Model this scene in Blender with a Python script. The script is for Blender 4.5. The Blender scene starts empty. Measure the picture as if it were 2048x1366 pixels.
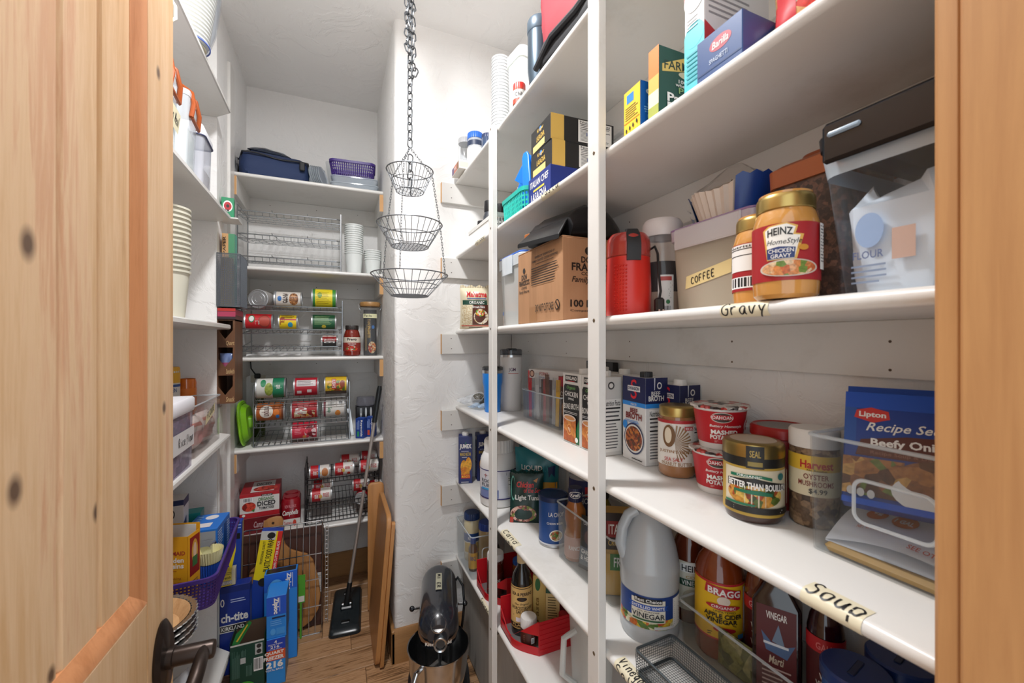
import bpy, bmesh, math, random
from math import sin, cos, pi, radians, sqrt, atan2
from mathutils import Vector, Matrix, Euler

random.seed(7)
scene = bpy.context.scene
COL = scene.collection

# ------------------------------------------------------------------ camera, light, exposure
CZ = 1.37                      # eye height
TH = radians(23.09)            # camera yaw away from the room's depth axis
FPX = 828.0                    # focal length in pixels of the 2048 frame
cam_d = bpy.data.cameras.new('camera')
cam = bpy.data.objects.new('camera', cam_d)
COL.objects.link(cam)
cam.location = (0, 0, CZ)
cam.rotation_euler = (pi/2, 0, -TH)
cam_d.sensor_width = 36.0
cam_d.lens = FPX/2048*36.0
cam_d.clip_start = 0.02
cam_d.dof.use_dof = True
cam_d.dof.focus_distance = 1.8
cam_d.dof.aperture_fstop = 7.5
scene.camera = cam

world = bpy.data.worlds.new('daylit_house')
scene.world = world
world.use_nodes = True
wb = world.node_tree.nodes['Background']
wb.inputs[0].default_value = (0.84, 0.93, 1.0, 1)
wb.inputs[1].default_value = 1.5

LAMP_X, LAMP_Y, LAMP_Z = 0.0, 0.98, 2.705
def lamp(name, kind, loc, energy, size, color):
    l = bpy.data.lights.new(name, kind)
    l.energy = energy
    l.color = color
    if kind == 'AREA':
        l.shape = 'DISK'; l.size = size
    else:
        l.shadow_soft_size = size
    o = bpy.data.objects.new(name, l)
    o.location = loc
    COL.objects.link(o)
    return o
lamp('ceiling_lamp_light', 'AREA', (LAMP_X, LAMP_Y, LAMP_Z), 22.5, 0.16, (0.99, 0.99, 1.0))

vs = scene.view_settings
vs.view_transform = 'Standard'
vs.look = 'None'
vs.gamma = 1.0
vs.use_curve_mapping = False
vs.exposure = 0.36
try:
    scene.cycles.transparent_max_bounces = 14
    scene.cycles.max_bounces = 9
    scene.cycles.diffuse_bounces = 6
    scene.cycles.glossy_bounces = 3
    scene.cycles.caustics_reflective = False
    scene.cycles.caustics_refractive = False
except Exception:
    pass

# ------------------------------------------------------------------ from picture measurements to the room
CS, SN = cos(TH), sin(TH)
def _ray(px, py=683.0):
    a = (px-1024)/FPX
    return a*CS+SN, CS-a*SN, (683-py)/FPX
def at_z(px, py, z):
    x, y, b = _ray(px, py); t = (z-CZ)/b
    return x*t, y*t
def at_x(px, X):
    x, y, b = _ray(px); t = X/x
    return X, y*t
def at_y(px, Y):
    x, y, b = _ray(px); t = Y/y
    return x*t, Y

# ------------------------------------------------------------------ materials
def lin(c):
    c = c/255.0
    return c/12.92 if c <= 0.04045 else ((c+0.055)/1.055)**2.4
def rgb(h):
    h = h.lstrip('#')
    if len(h) == 3: h = ''.join(c*2 for c in h)
    return (lin(int(h[0:2], 16)), lin(int(h[2:4], 16)), lin(int(h[4:6], 16)), 1)
_M = {}
def _new(name):
    m = bpy.data.materials.new(name); m.use_nodes = True
    nt = m.node_tree
    return m, nt, nt.nodes['Principled BSDF']
def mat(h, rough=0.45, metal=0.0, coat=0.0, spec=0.5):
    """plain paint / plastic / paper / metal with a faint grain"""
    if not isinstance(h, str): return h
    key = (h, rough, metal, coat, spec)
    if key in _M: return _M[key]
    m, nt, b = _new('paint_'+h.lstrip('#'))
    b.inputs['Base Color'].default_value = rgb(h)
    b.inputs['Roughness'].default_value = rough
    b.inputs['Metallic'].default_value = metal
    b.inputs['Coat Weight'].default_value = coat
    b.inputs['Specular IOR Level'].default_value = spec
    _M[key] = m
    return m
def clear(h, amount=0.18, rough=0.08, key=None):
    """thin clear or frosted plastic: mostly see-through, some sheen"""
    k = ('clear', h, amount, rough)
    if k in _M: return _M[k]
    m, nt, b = _new('clear_'+h.lstrip('#'))
    b.inputs['Base Color'].default_value = rgb(h)
    b.inputs['Roughness'].default_value = rough
    b.inputs['Specular IOR Level'].default_value = 0.8
    tr = nt.nodes.new('ShaderNodeBsdfTransparent')
    c = rgb(h); tr.inputs[0].default_value = (0.7+0.3*c[0], 0.7+0.3*c[1], 0.7+0.3*c[2], 1)
    mx = nt.nodes.new('ShaderNodeMixShader')
    if amount < 0.33:            # glassy: sheen by fresnel, only a trace of haze
        fr = nt.nodes.new('ShaderNodeLayerWeight'); fr.inputs[0].default_value = 0.5
        pw_ = nt.nodes.new('ShaderNodeMath'); pw_.operation = 'POWER'; pw_.inputs[1].default_value = 4.0
        ad = nt.nodes.new('ShaderNodeMath'); ad.operation = 'MULTIPLY_ADD'; ad.inputs[1].default_value = 0.5; ad.inputs[2].default_value = 0.02+amount*0.16
        nt.links.new(fr.outputs['Facing'], pw_.inputs[0]); nt.links.new(pw_.outputs[0], ad.inputs[0]); nt.links.new(ad.outputs[0], mx.inputs[0])
        gl = nt.nodes.new('ShaderNodeBsdfGlossy'); gl.inputs['Roughness'].default_value = rough
        m2 = nt.nodes.new('ShaderNodeMixShader'); m2.inputs[0].default_value = 0.45
        nt.links.new(b.outputs[0], m2.inputs[2]); nt.links.new(gl.outputs[0], m2.inputs[1])
        top = m2.outputs[0]
    else:
        mx.inputs[0].default_value = amount; top = b.outputs[0]
    nt.links.new(tr.outputs[0], mx.inputs[1]); nt.links.new(top, mx.inputs[2])
    nt.links.new(mx.outputs[0], nt.nodes['Material Output'].inputs[0])
    _M[k] = m
    return m
def coords(nt, scale=(1, 1, 1), kind='Object'):
    tc = nt.nodes.new('ShaderNodeTexCoord'); mp = nt.nodes.new('ShaderNodeMapping')
    mp.inputs['Scale'].default_value = scale
    nt.links.new(tc.outputs[kind], mp.inputs[0])
    return mp.outputs[0]
def ramp(nt, fac, stops, const=False):
    r = nt.nodes.new('ShaderNodeValToRGB')
    if const: r.color_ramp.interpolation = 'CONSTANT'
    e = r.color_ramp.elements
    while len(e) < len(stops): e.new(0.5)
    for i, (p, c) in enumerate(stops):
        e[i].position = p; e[i].color = rgb(c) if isinstance(c, str) else c
    nt.links.new(fac, r.inputs[0])
    return r.outputs[0]
def noise(nt, vec, scale, detail=4, rough=0.5, dist=0.0):
    n = nt.nodes.new('ShaderNodeTexNoise')
    n.inputs['Scale'].default_value = scale; n.inputs['Detail'].default_value = detail
    n.inputs['Roughness'].default_value = rough; n.inputs['Distortion'].default_value = dist
    if vec: nt.links.new(vec, n.inputs['Vector'])
    return n.outputs[0]
def bump(nt, b, h, strength, dist):
    bp = nt.nodes.new('ShaderNodeBump')
    bp.inputs['Strength'].default_value = strength; bp.inputs['Distance'].default_value = dist
    nt.links.new(h, bp.inputs['Height']); nt.links.new(bp.outputs[0], b.inputs['Normal'])
def pic(cols, scale=90.0, rough=0.4):
    """printed food photograph: blotches of the given colours"""
    k = ('pic', tuple(cols), scale)
    if k in _M: return _M[k]
    m, nt, b = _new('printed_food_picture')
    v = nt.nodes.new('ShaderNodeTexVoronoi'); v.inputs['Scale'].default_value = scale
    nt.links.new(coords(nt), v.inputs['Vector'])
    sep = nt.nodes.new('ShaderNodeSeparateColor'); nt.links.new(v.outputs['Color'], sep.inputs[0])
    n = len(cols)
    c = ramp(nt, sep.outputs[0], [((i+0.0)/n, cols[i]) for i in range(n)], True)
    nz = noise(nt, coords(nt), scale*2.2, 3)
    mixn = nt.nodes.new('ShaderNodeMixRGB'); mixn.blend_type = 'MULTIPLY'; mixn.inputs[0].default_value = 0.55
    g = ramp(nt, nz, [(0.3, '#808080'), (0.6, '#ffffff')])
    nt.links.new(c, mixn.inputs[1]); nt.links.new(g, mixn.inputs[2])
    nt.links.new(mixn.outputs[0], b.inputs['Base Color'])
    b.inputs['Roughness'].default_value = rough
    _M[k] = m
    return m
def plaster(name, h, sc=9.0, st=0.35):
    m, nt, b = _new(name)
    b.inputs['Base Color'].default_value = rgb(h); b.inputs['Roughness'].default_value = 0.75
    v = coords(nt)
    n1 = noise(nt, v, sc, 5, 0.6, 1.2)
    r = ramp(nt, n1, [(0.47, '#000000'), (0.56, '#ffffff')])
    n2 = noise(nt, v, 70, 3)
    mx = nt.nodes.new('ShaderNodeMixRGB'); mx.inputs[0].default_value = 0.16
    nt.links.new(r, mx.inputs[1]); nt.links.new(n2, mx.inputs[2])
    bump(nt, b, mx.outputs[0], st, 0.004)
    return m
def white_paint(name, h='#dcdad6', rough=0.3):
    m, nt, b = _new(name)
    v = coords(nt)
    n1 = noise(nt, v, 5, 6, 0.7)
    c = ramp(nt, n1, [(0.25, '#cfccc6'), (0.45, h), (1.0, h)])
    nt.links.new(c, b.inputs['Base Color'])
    b.inputs['Roughness'].default_value = rough
    n2 = noise(nt, coords(nt, (60, 8, 60)), 3, 3)
    bump(nt, b, n2, 0.06, 0.002)
    return m
def wood(name, stops, axis='z', ring=14.0, rough=0.45, knots=(), grain=1.0, objrand=0.0):
    """boards with long grain along one axis; knots = [(x,y,z,size)] in object space"""
    m, nt, b = _new(name)
    s = {'x': (0.6, 9, 9), 'y': (9, 0.6, 9), 'z': (9, 9, 0.5)}[axis]
    v = coords(nt, s)
    if objrand:
        oi = nt.nodes.new('ShaderNodeObjectInfo')
        vm = nt.nodes.new('ShaderNodeVectorMath'); vm.operation = 'MULTIPLY_ADD'
        cb = nt.nodes.new('ShaderNodeCombineXYZ')
        for i in range(3): nt.links.new(oi.outputs['Random'], cb.inputs[i])
        nt.links.new(cb.outputs[0], vm.inputs[0]); vm.inputs[1].default_value = (37, 23, 51)
        nt.links.new(v, vm.inputs[2]); v = vm.outputs[0]
    n1 = noise(nt, v, ring*0.1, 4, 0.55, 1.4)
    n2 = noise(nt, v, ring, 6, 0.7, 0.6)
    mx = nt.nodes.new('ShaderNodeMixRGB'); mx.inputs[0].default_value = 0.45*grain
    nt.links.new(n1, mx.inputs[1]); nt.links.new(n2, mx.inputs[2])
    c = ramp(nt, mx.outputs[0], stops)
    for (kx, ky, kz, ks) in knots:
        tc = coords(nt, (1, 1, 0.62))
        d = nt.nodes.new('ShaderNodeVectorMath'); d.operation = 'DISTANCE'
        nt.links.new(tc, d.inputs[0]); d.inputs[1].default_value = (kx, ky, kz*0.62)
        mr = nt.nodes.new('ShaderNodeMapRange'); mr.inputs[1].default_value = ks*0.35; mr.inputs[2].default_value = ks
        mr.inputs[3].default_value = 0.9; mr.inputs[4].default_value = 0.0
        nt.links.new(d.outputs['Value'], mr.inputs[0])
        mk = nt.nodes.new('ShaderNodeMixRGB'); mk.inputs[2].default_value = rgb('#4a3022')
        nt.links.new(mr.outputs[0], mk.inputs[0]); nt.links.new(c, mk.inputs[1]); c = mk.outputs[0]
    if objrand:
        oi2 = nt.nodes.new('ShaderNodeObjectInfo')
        g = ramp(nt, oi2.outputs['Random'], [(0, (1-objrand,)*3+(1,)), (1, (1, 1, 1, 1))])
        mm = nt.nodes.new('ShaderNodeMixRGB'); mm.blend_type = 'MULTIPLY'; mm.inputs[0].default_value = 1
        nt.links.new(c, mm.inputs[1]); nt.links.new(g, mm.inputs[2]); c = mm.outputs[0]
    nt.links.new(c, b.inputs['Base Color'])
    b.inputs['Roughness'].default_value = rough
    bump(nt, b, n2, 0.08, 0.002)
    return m

CHROME = mat('#c4c6c8', 0.22, 1.0)
STEEL = mat('#c9cacb', 0.28, 1.0)
TIN = mat('#c3c5c7', 0.42, 0.8)
BLACKWIRE = mat('#17171a', 0.35)
GOLDLID = mat('#b59a5c', 0.32, 0.9)
CLEAR = clear('#e9eef2', 0.16)
CLEARBLUE = clear('#c9dcea', 0.3)
FROST = clear('#e6e9ea', 0.5, 0.35)
INK = '#1b1b1d'

# ------------------------------------------------------------------ mesh building
class MB:
    def __init__(s):
        s.v = []; s.f = []; s.m = []; s.mats = []
    def mi(s, m):
        m = mat(m)
        if m not in s.mats: s.mats.append(m)
        return s.mats.index(m)
    def add(s, vs, fs, m, T=None):
        o = len(s.v); k = s.mi(m)
        if T is not None: vs = [T @ Vector(p) for p in vs]
        s.v += [tuple(p) for p in vs]
        for f in fs:
            s.f.append([i+o for i in f]); s.m.append(k)
        return s
    def box(s, x0, y0, z0, x1, y1, z1, m, bev=0.0, T=None, seg=1):
        if bev <= 0:
            vs = [(x0, y0, z0), (x1, y0, z0), (x1, y1, z0), (x0, y1, z0), (x0, y0, z1), (x1, y0, z1), (x1, y1, z1), (x0, y1, z1)]
            fs = [(3, 2, 1, 0), (4, 5, 6, 7), (0, 1, 5, 4), (1, 2, 6, 5), (2, 3, 7, 6), (3, 0, 4, 7)]
            return s.add(vs, fs, m, T)
        bm = bmesh.new(); bmesh.ops.create_cube(bm, size=1)
        for v in bm.verts:
            v.co = Vector(((v.co.x+.5)*(x1-x0)+x0, (v.co.y+.5)*(y1-y0)+y0, (v.co.z+.5)*(z1-z0)+z0))
        bmesh.ops.bevel(bm, geom=list(bm.edges), offset=bev, segments=seg, affect='EDGES', profile=0.5)
        bm.verts.index_update()
        s.add([v.co.copy() for v in bm.verts], [[v.index for v in f.verts] for f in bm.faces], m, T)
        bm.free(); return s
    def lathe(s, prof, m, n=32, T=None, a0=0.0, a1=2*pi, sx=1.0, sy=1.0):
        full = abs(a1-a0-2*pi) < 1e-6
        cnt = n if full else n+1
        vs = []; fs = []
        for (r, z) in prof:
            for i in range(cnt):
                a = a0+(a1-a0)*i/n
                vs.append((r*sin(a)*sx, -r*cos(a)*sy, z))
        for j in range(len(prof)-1):
            for i in range(n):
                i2 = (i+1) % cnt
                q = (j*cnt+i, j*cnt+i2, (j+1)*cnt+i2, (j+1)*cnt+i)
                if prof[j][0] < 1e-7: q = (j*cnt, (j+1)*cnt+i2, (j+1)*cnt+i)
                elif prof[j+1][0] < 1e-7: q = (j*cnt+i, j*cnt+i2, (j+1)*cnt)
                fs.append(q)
        return s.add(vs, fs, m, T)
    def tube(s, pts, r, m, n=6, closed=False, T=None):
        pts = [Vector(p) for p in pts]; N = len(pts); vs = []; fs = []
        up = None
        for i, p in enumerate(pts):
            if closed: t = pts[(i+1) % N]-pts[i-1]
            else: t = pts[min(i+1, N-1)]-pts[max(i-1, 0)]
            t = t.normalized() if t.length > 1e-9 else Vector((0, 0, 1))
            if up is None:
                up = Vector((0, 0, 1)) if abs(t.z) < 0.9 else Vector((1, 0, 0))
            a = up-t*up.dot(t)
            if a.length < 1e-6: a = t.orthogonal()
            a.normalize(); up = a; b = t.cross(a)
            rr = r[i] if isinstance(r, (list, tuple)) else r
            for k in range(n):
                g = 2*pi*k/n
                vs.append(p+a*(rr*cos(g))+b*(rr*sin(g)))
        M = N if closed else N-1
        for i in range(M):
            for k in range(n):
                fs.append((i*n+k, i*n+(k+1) % n, ((i+1) % N)*n+(k+1) % n, ((i+1) % N)*n+k))
        if not closed:
            fs.append(list(range(n))[::-1]); fs.append([(N-1)*n+k for k in range(n)])
        return s.add(vs, fs, m, T)
    def prism(s, poly, z0, z1, m, T=None):
        n = len(poly)
        vs = [(x, y, z0) for x, y in poly]+[(x, y, z1) for x, y in poly]
        fs = [list(range(n))[::-1], list(range(n, 2*n))]+[(i, (i+1) % n, n+(i+1) % n, n+i) for i in range(n)]
        return s.add(vs, fs, m, T)
    def loft(s, rings, m, caps=(True, True), T=None):
        n = len(rings[0]); vs = [p for r in rings for p in r]; fs = []
        for j in range(len(rings)-1):
            for i in range(n):
                fs.append((j*n+i, j*n+(i+1) % n, (j+1)*n+(i+1) % n, (j+1)*n+i))
        if caps[0]: fs.append(list(range(n))[::-1])
        if caps[1]: fs.append([(len(rings)-1)*n+i for i in range(n)])
        return s.add(vs, fs, m, T)
    def sphere(s, c, r, m, n=16, sc=(1, 1, 1), T=None):
        prof = [(r*sin(pi*i/(n//2)) if 0 < i < n//2 else 0.0, -r*cos(pi*i/(n//2))) for i in range(n//2+1)]
        TT = Matrix.Translation(c) @ Matrix.Diagonal((sc[0], sc[1], sc[2], 1))
        return s.lathe(prof, m, n, T=(T @ TT) if T is not None else TT)
    def mesh(s, name, smooth=35):
        me = bpy.data.meshes.new(name)
        me.from_pydata(s.v, [], s.f)
        for m in s.mats: me.materials.append(m)
        me.polygons.foreach_set('material_index', s.m)
        if smooth:
            me.polygons.foreach_set('use_smooth', [True]*len(s.f))
            try: me.set_sharp_from_angle(angle=radians(smooth))
            except Exception: pass
        me.update()
        return me
    def build(s, name, parent=None, smooth=35, label=None):
        o = bpy.data.objects.new(name, s.mesh(name, smooth))
        COL.objects.link(o)
        if parent is not None: o.parent = parent
        if label: o['label'] = label
        return o

def rrect(w, d, r, n=5, cx=0.0, cy=0.0):
    pts = []
    for (sx, sy, a) in ((1, -1, -pi/2), (1, 1, 0), (-1, 1, pi/2), (-1, -1, pi)):
        for i in range(n+1):
            g = a+pi/2*i/n
            pts.append((cx+sx*(w/2-r)+r*cos(g), cy+sy*(d/2-r)+r*sin(g)))
    return pts
def ring(poly, z): return [(x, y, z) for x, y in poly]

_seen_labels = {}
def thing(name, label, cat, loc=(0, 0, 0), rot=0.0, group=None):
    o = bpy.data.objects.new(name, None); COL.objects.link(o)
    o.empty_display_size = 0.05
    o.location = loc
    if name not in ('shelving_unit', 'hanging_basket', 'ceiling_lamp'): o.location.z += .0005     # a hair of clearance so that nothing is set into its support
    o.rotation_euler = (0, 0, radians(rot)) if not isinstance(rot, (tuple, list)) else [radians(a) for a in rot]
    o['label'] = label; o['category'] = cat
    if group: o['group'] = group
    return o
def struct(name, mb, label, cat, smooth=35):
    o = mb.build(name, None, smooth)
    o['kind'] = 'structure'; o['label'] = label; o['category'] = cat
    return o
def dup(root, loc, rot=None, label=None):
    r = root.copy(); COL.objects.link(r); r.location = loc
    if rot is not None: r.rotation_euler = (0, 0, radians(rot)) if not isinstance(rot, (tuple, list)) else [radians(a) for a in rot]
    if label: r['label'] = label
    for ch in list(root.children):
        c = ch.copy(); COL.objects.link(c); c.parent = r
        for g in list(ch.children):
            d = g.copy(); COL.objects.link(d); d.parent = c
    return r

# ------------------------------------------------------------------ lettering and print
_T = {}
def text_mesh(s, bold=0.0, shear=0.0):
    k = (s, bold, shear)
    if k in _T: return _T[k]
    cu = bpy.data.curves.new('t', 'FONT'); cu.body = s; cu.size = 1.0
    cu.resolution_u = 2; cu.offset = bold; cu.shear = shear; cu.fill_mode = 'FRONT'
    o = bpy.data.objects.new('t', cu)
    me = o.to_mesh()
    vs = [(v.co.x, v.co.y) for v in me.vertices]; fs = [tuple(p.vertices) for p in me.polygons]
    o.to_mesh_clear()
    bpy.data.objects.remove(o); bpy.data.curves.remove(cu)
    if not vs: vs = [(0, 0), (1, 1)]; fs = []
    x0 = min(v[0] for v in vs); x1 = max(v[0] for v in vs); y0 = min(v[1] for v in vs); y1 = max(v[1] for v in vs)
    vs = [((x-x0)/max(x1-x0, 1e-6), (y-y0)/max(y1-y0, 1e-6)) for x, y in vs]
    _T[k] = (vs, fs)
    return _T[k]
def face_map(w, d, h, face):
    if face == 'f': return lambda u, v, o: ((u-.5)*w, -d/2-o, v*h)
    if face == 'b': return lambda u, v, o: ((.5-u)*w, d/2+o, v*h)
    if face == 'r': return lambda u, v, o: (w/2+o, (u-.5)*d, v*h)
    if face == 'l': return lambda u, v, o: (-w/2-o, (.5-u)*d, v*h)
    return lambda u, v, o: ((u-.5)*w, (v-.5)*d, h+o)
def cyl_map(r, z0, z1, a=1.9, r1=None):
    """label of angular half width a around the front, from z0 to z1 (radius r at z0, r1 at z1)"""
    r1 = r if r1 is None else r1
    def f(u, v, o):
        g = (u-.5)*2*a; rr = r+(r1-r)*v+o
        return rr*sin(g), -rr*cos(g), z0+(z1-z0)*v
    f.a = a
    return f
def _clip(poly, x, keep_right):
    out = []
    for i, p in enumerate(poly):
        q = poly[(i+1) % len(poly)]
        a = (p[0]-x) if keep_right else (x-p[0]); b = (q[0]-x) if keep_right else (x-q[0])
        if a >= 0: out.append(p)
        if (a > 0 and b < 0) or (a < 0 and b > 0):
            t = a/(a-b); out.append((p[0]+(q[0]-p[0])*t, p[1]+(q[1]-p[1])*t))
    return out
def strips(poly, nu):
    """cut a flat outline into narrow upright strips so that it can bend round a jar"""
    x0 = min(p[0] for p in poly); x1 = max(p[0] for p in poly)
    if nu <= 1 or (x1-x0)*nu < 1.2: return [poly]
    n = int((x1-x0)*nu)+1; out = []
    for i in range(n):
        s = _clip(_clip(poly, x0+(x1-x0)*i/n, True), x0+(x1-x0)*(i+1)/n, False)
        if len(s) >= 3: out.append(s)
    return out
def decals(mb, M, items, off=0.00025, step=0.0002, nu=1, nv=1):
    o = off
    for it in items:
        k = it[0]
        if k == 'r':
            _, x0, y0, x1, y1, c = it[:6]
            a = max(1, int(round(nu*abs(x1-x0)))+ (1 if nu > 1 else 0)); b = max(1, int(round(nv*abs(y1-y0)))+(1 if nv > 1 else 0))
            vs = [M(x0+(x1-x0)*i/a, y0+(y1-y0)*j/b, o) for j in range(b+1) for i in range(a+1)]
            fs = [(j*(a+1)+i, j*(a+1)+i+1, (j+1)*(a+1)+i+1, (j+1)*(a+1)+i) for j in range(b) for i in range(a)]
            mb.add(vs, fs, c)
        elif k == 'e':
            _, x0, y0, x1, y1, c = it[:6]
            n = 14; vs = []; fs = []
            for i in range(n+1):
                g = pi*i/n; u = (x0+x1)/2-cos(g)*(x1-x0)/2; hh = sin(g)*(y1-y0)/2
                vs += [M(u, (y0+y1)/2-hh, o), M(u, (y0+y1)/2+hh, o)]
            for i in range(n): fs.append((2*i, 2*i+2, 2*i+3, 2*i+1))
            mb.add(vs, fs, c)
        elif k == 'p':
            for pl in strips(list(it[1]), nu):
                mb.add([M(x, y, o) for x, y in pl], [list(range(len(pl)))], it[2])
        elif k == 't':
            _, s, x0, y0, x1, y1, c = it[:7]
            op = it[7] if len(it) > 7 else {}
            tv, tf = text_mesh(s, op.get('b', 0.012), op.get('s', 0.0))
            rot = op.get('rot', 0); arc = op.get('arc', 0.0); sl = op.get('sl', 0.0)
            P = []
            for (a, b) in tv:
                b2 = b+arc*(1-(2*a-1)**2)+sl*a
                if rot == 90: p = (1-b2, a)
                elif rot == -90: p = (b2, 1-a)
                elif rot == 180: p = (1-a, 1-b2)
                else: p = (a, b2)
                P.append((x0+(x1-x0)*p[0], y0+(y1-y0)*p[1]))
            if nu <= 1:
                mb.add([M(a, b, o+0.0001) for a, b in P], tf, c)
            else:
                V = []; Fc = []
                for f_ in tf:
                    for pl in strips([P[k_] for k_ in f_], nu):
                        Fc.append(list(range(len(V), len(V)+len(pl)))); V += [M(a, b, o+0.0001) for a, b in pl]
                if V: mb.add(V, Fc, c)
        elif k == 'l':
            _, x0, y0, x1, y1, n, c = it[:7]
            rnd = random.Random(n*7+int(x0*100))
            vert = len(it) > 7
            for i in range(n):
                if vert:
                    u = x0+(x1-x0)*(i+.25)/n; w = (x1-x0)/n*.36
                    e = y0+(y1-y0)*rnd.uniform(.7, 1)
                    vs = [M(u, y0, o), M(u+w, y0, o), M(u+w, e, o), M(u, e, o)]
                else:
                    v = y0+(y1-y0)*(i+.25)/n; w = (y1-y0)/n*.36
                    e = x0+(x1-x0)*rnd.uniform(.7, 1)
                    vs = [M(x0, v, o), M(e, v, o), M(e, v+w, o), M(x0, v+w, o)]
                mb.add(vs, [(0, 1, 2, 3)], c)
        elif k == 'n':
            _, x0, y0, x1, y1 = it[:5]; w = x1-x0; h = y1-y0
            decals(mb, M, [('r', x0, y0, x1, y1, '#e9e7e3')], o, step, nu, nv)
            decals(mb, M, [('t', 'Nutrition Facts', x0+w*.05, y1-h*.13, x1-w*.05, y1-h*.03, INK),
                           ('r', x0+w*.05, y1-h*.19, x1-w*.05, y1-h*.16, INK), ('l', x0+w*.06, y1-h*.36, x1-w*.06, y1-h*.2, 2, '#48484c'),
                           ('r', x0+w*.05, y1-h*.42, x1-w*.05, y1-h*.39, INK), ('l', x0+w*.06, y0+h*.05, x1-w*.06, y1-h*.44, 9, '#5c5c60')], o+step, 0, nu, nv)
        elif k == 'bar':
            _, x0, y0, x1, y1 = it[:5]; n = 18
            decals(mb, M, [('r', x0, y0, x1, y1, '#eeeeee')], o, step, nu, nv)
            rnd = random.Random(5)
            x = x0+(x1-x0)*.06
            while x < x1-(x1-x0)*.08:
                w = (x1-x0)*rnd.choice((.015, .03, .045))
                mb.add([M(x, y0+(y1-y0)*.12, o+step), M(x+w, y0+(y1-y0)*.12, o+step), M(x+w, y1-(y1-y0)*.08, o+step), M(x, y1-(y1-y0)*.08, o+step)], [(0, 1, 2, 3)], INK)
                x += w+(x1-x0)*rnd.choice((.02, .035))
        o += step
    return mb

# ------------------------------------------------------------------ generic goods
def carton(name, label, cat, loc, size, rot, color, dec={}, cap=None, group=None, rough=0.4, bev=0.0012, colors=None):
    w, d, h = size
    t = thing(name, label, cat, loc, rot, group)
    mb = MB().box(-w/2, -d/2, 0, w/2, d/2, h, mat(color, rough), bev)
    mb.build('box_body', t)
    if dec:
        pb = MB()
        for fc, items in dec.items(): decals(pb, face_map(w, d, h, fc), items)
        pb.build('print', t, smooth=0)
    if cap:
        cx, cy, cr, ch, cc = cap
        screw_cap(cr, ch, cc, Matrix.Translation((cx, cy, h))).build('cap', t)
    return t
def screw_cap(r, h, c, T=None, n=28, ribs=True):
    mb = MB(); vs = []
    prof = [(r, 0), (r, h*.86), (r*.93, h), (0, h)]
    if not ribs: return mb.lathe(prof, mat(c, .4) if isinstance(c, str) else c, n, T)
    n2 = n*2
    rings = []
    for (f, z) in ((1, 0), (1, h*.84), (.94, h)):
        rings.append([(r*f*(1 if i % 2 else .965)*sin(2*pi*i/n2), -r*f*(1 if i % 2 else .965)*cos(2*pi*i/n2), z) for i in range(n2)])
    return mb.loft(rings, mat(c, .4) if isinstance(c, str) else c, (True, True), T)
def can(name, label, loc, rot, r, h, color, dec=(), group=None, a=pi*0.999, cat='can'):
    t = thing(name, label, cat, loc, rot, group)
    MB().lathe([(0, .003), (r*.3, .003), (r*.33, .0015), (r*.36, .003), (r*.6, .003), (r*.64, .0015), (r*.68, .003), (r*.9, .003), (r*.93, 0), (r, .001), (r, .004), (r*.975, .006), (r*.975, h-.006), (r, h-.004), (r, h-.001), (r*.93, h), (r*.9, h-.003), (r*.6, h-.003), (r*.58, h-.002), (0, h-.003)], TIN, 36).build('can_body', t)
    pb = MB(); M = cyl_map(r*.976, .007, h-.007, a)
    decals(pb, M, [('r', 0, 0, 1, 1, color)], nu=40)
    decals(pb, M, list(dec), off=.0005, nu=40)
    pb.build('paper_label', t)
    return t
def jar(name, label, cat, loc, rot, prof, body, lid, lidh, lab=None, group=None, liddec=None, ribs=True):
    """prof: outer (r,z) profile of the glass; lid: (radius, colour); lab: (r,z0,z1,a,colour,decals)"""
    t = thing(name, label, cat, loc, rot, group)
    MB().lathe(prof, mat(body, .12, coat=.5) if isinstance(body, str) else body, 36).build('jar_body', t)
    if lid:
        zt = prof[-1][1]
        for q in reversed(prof):
            if q[0] > 1e-6: zt = q[1]; break
        screw_cap(lid[0], lidh, lid[1], Matrix.Translation((0, 0, zt-lidh*.55)), ribs=ribs).build('lid', t)
    if lab:
        labs = lab if isinstance(lab, list) else [lab]
        pb = MB()
        for (r, z0, z1, a, c, ds) in labs:
            M = cyl_map(r, z0, z1, a)
            if c: decals(pb, M, [('r', 0, 0, 1, 1, c)], off=.0006, nu=30)
            decals(pb, M, list(ds), off=.0010, nu=30)
        pb.build('paper_label', t)
    return t
def bag_map(w, h, th, seed=0, pinch=0.75):
    rnd = random.Random(seed); ph = [rnd.uniform(0, 6) for _ in range(6)]
    def f(u, v, o, side=-1):
        x = (u-.5)*w*(1-.05*sin(pi*v))
        prof = max(0.0, (1-abs(2*u-1)**3))**.6 * max(0.0, min(1.0, (1-abs(2*v-1)**4)))**pinch
        wob = .06*sin(9*u+ph[0]+5*v)+.05*sin(13*v+ph[1])+.04*sin(17*u-9*v+ph[2])
        y = side*(th/2*prof*(1+wob*1.6)+o)
        z = v*h
        return x, y, z
    return f
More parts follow.
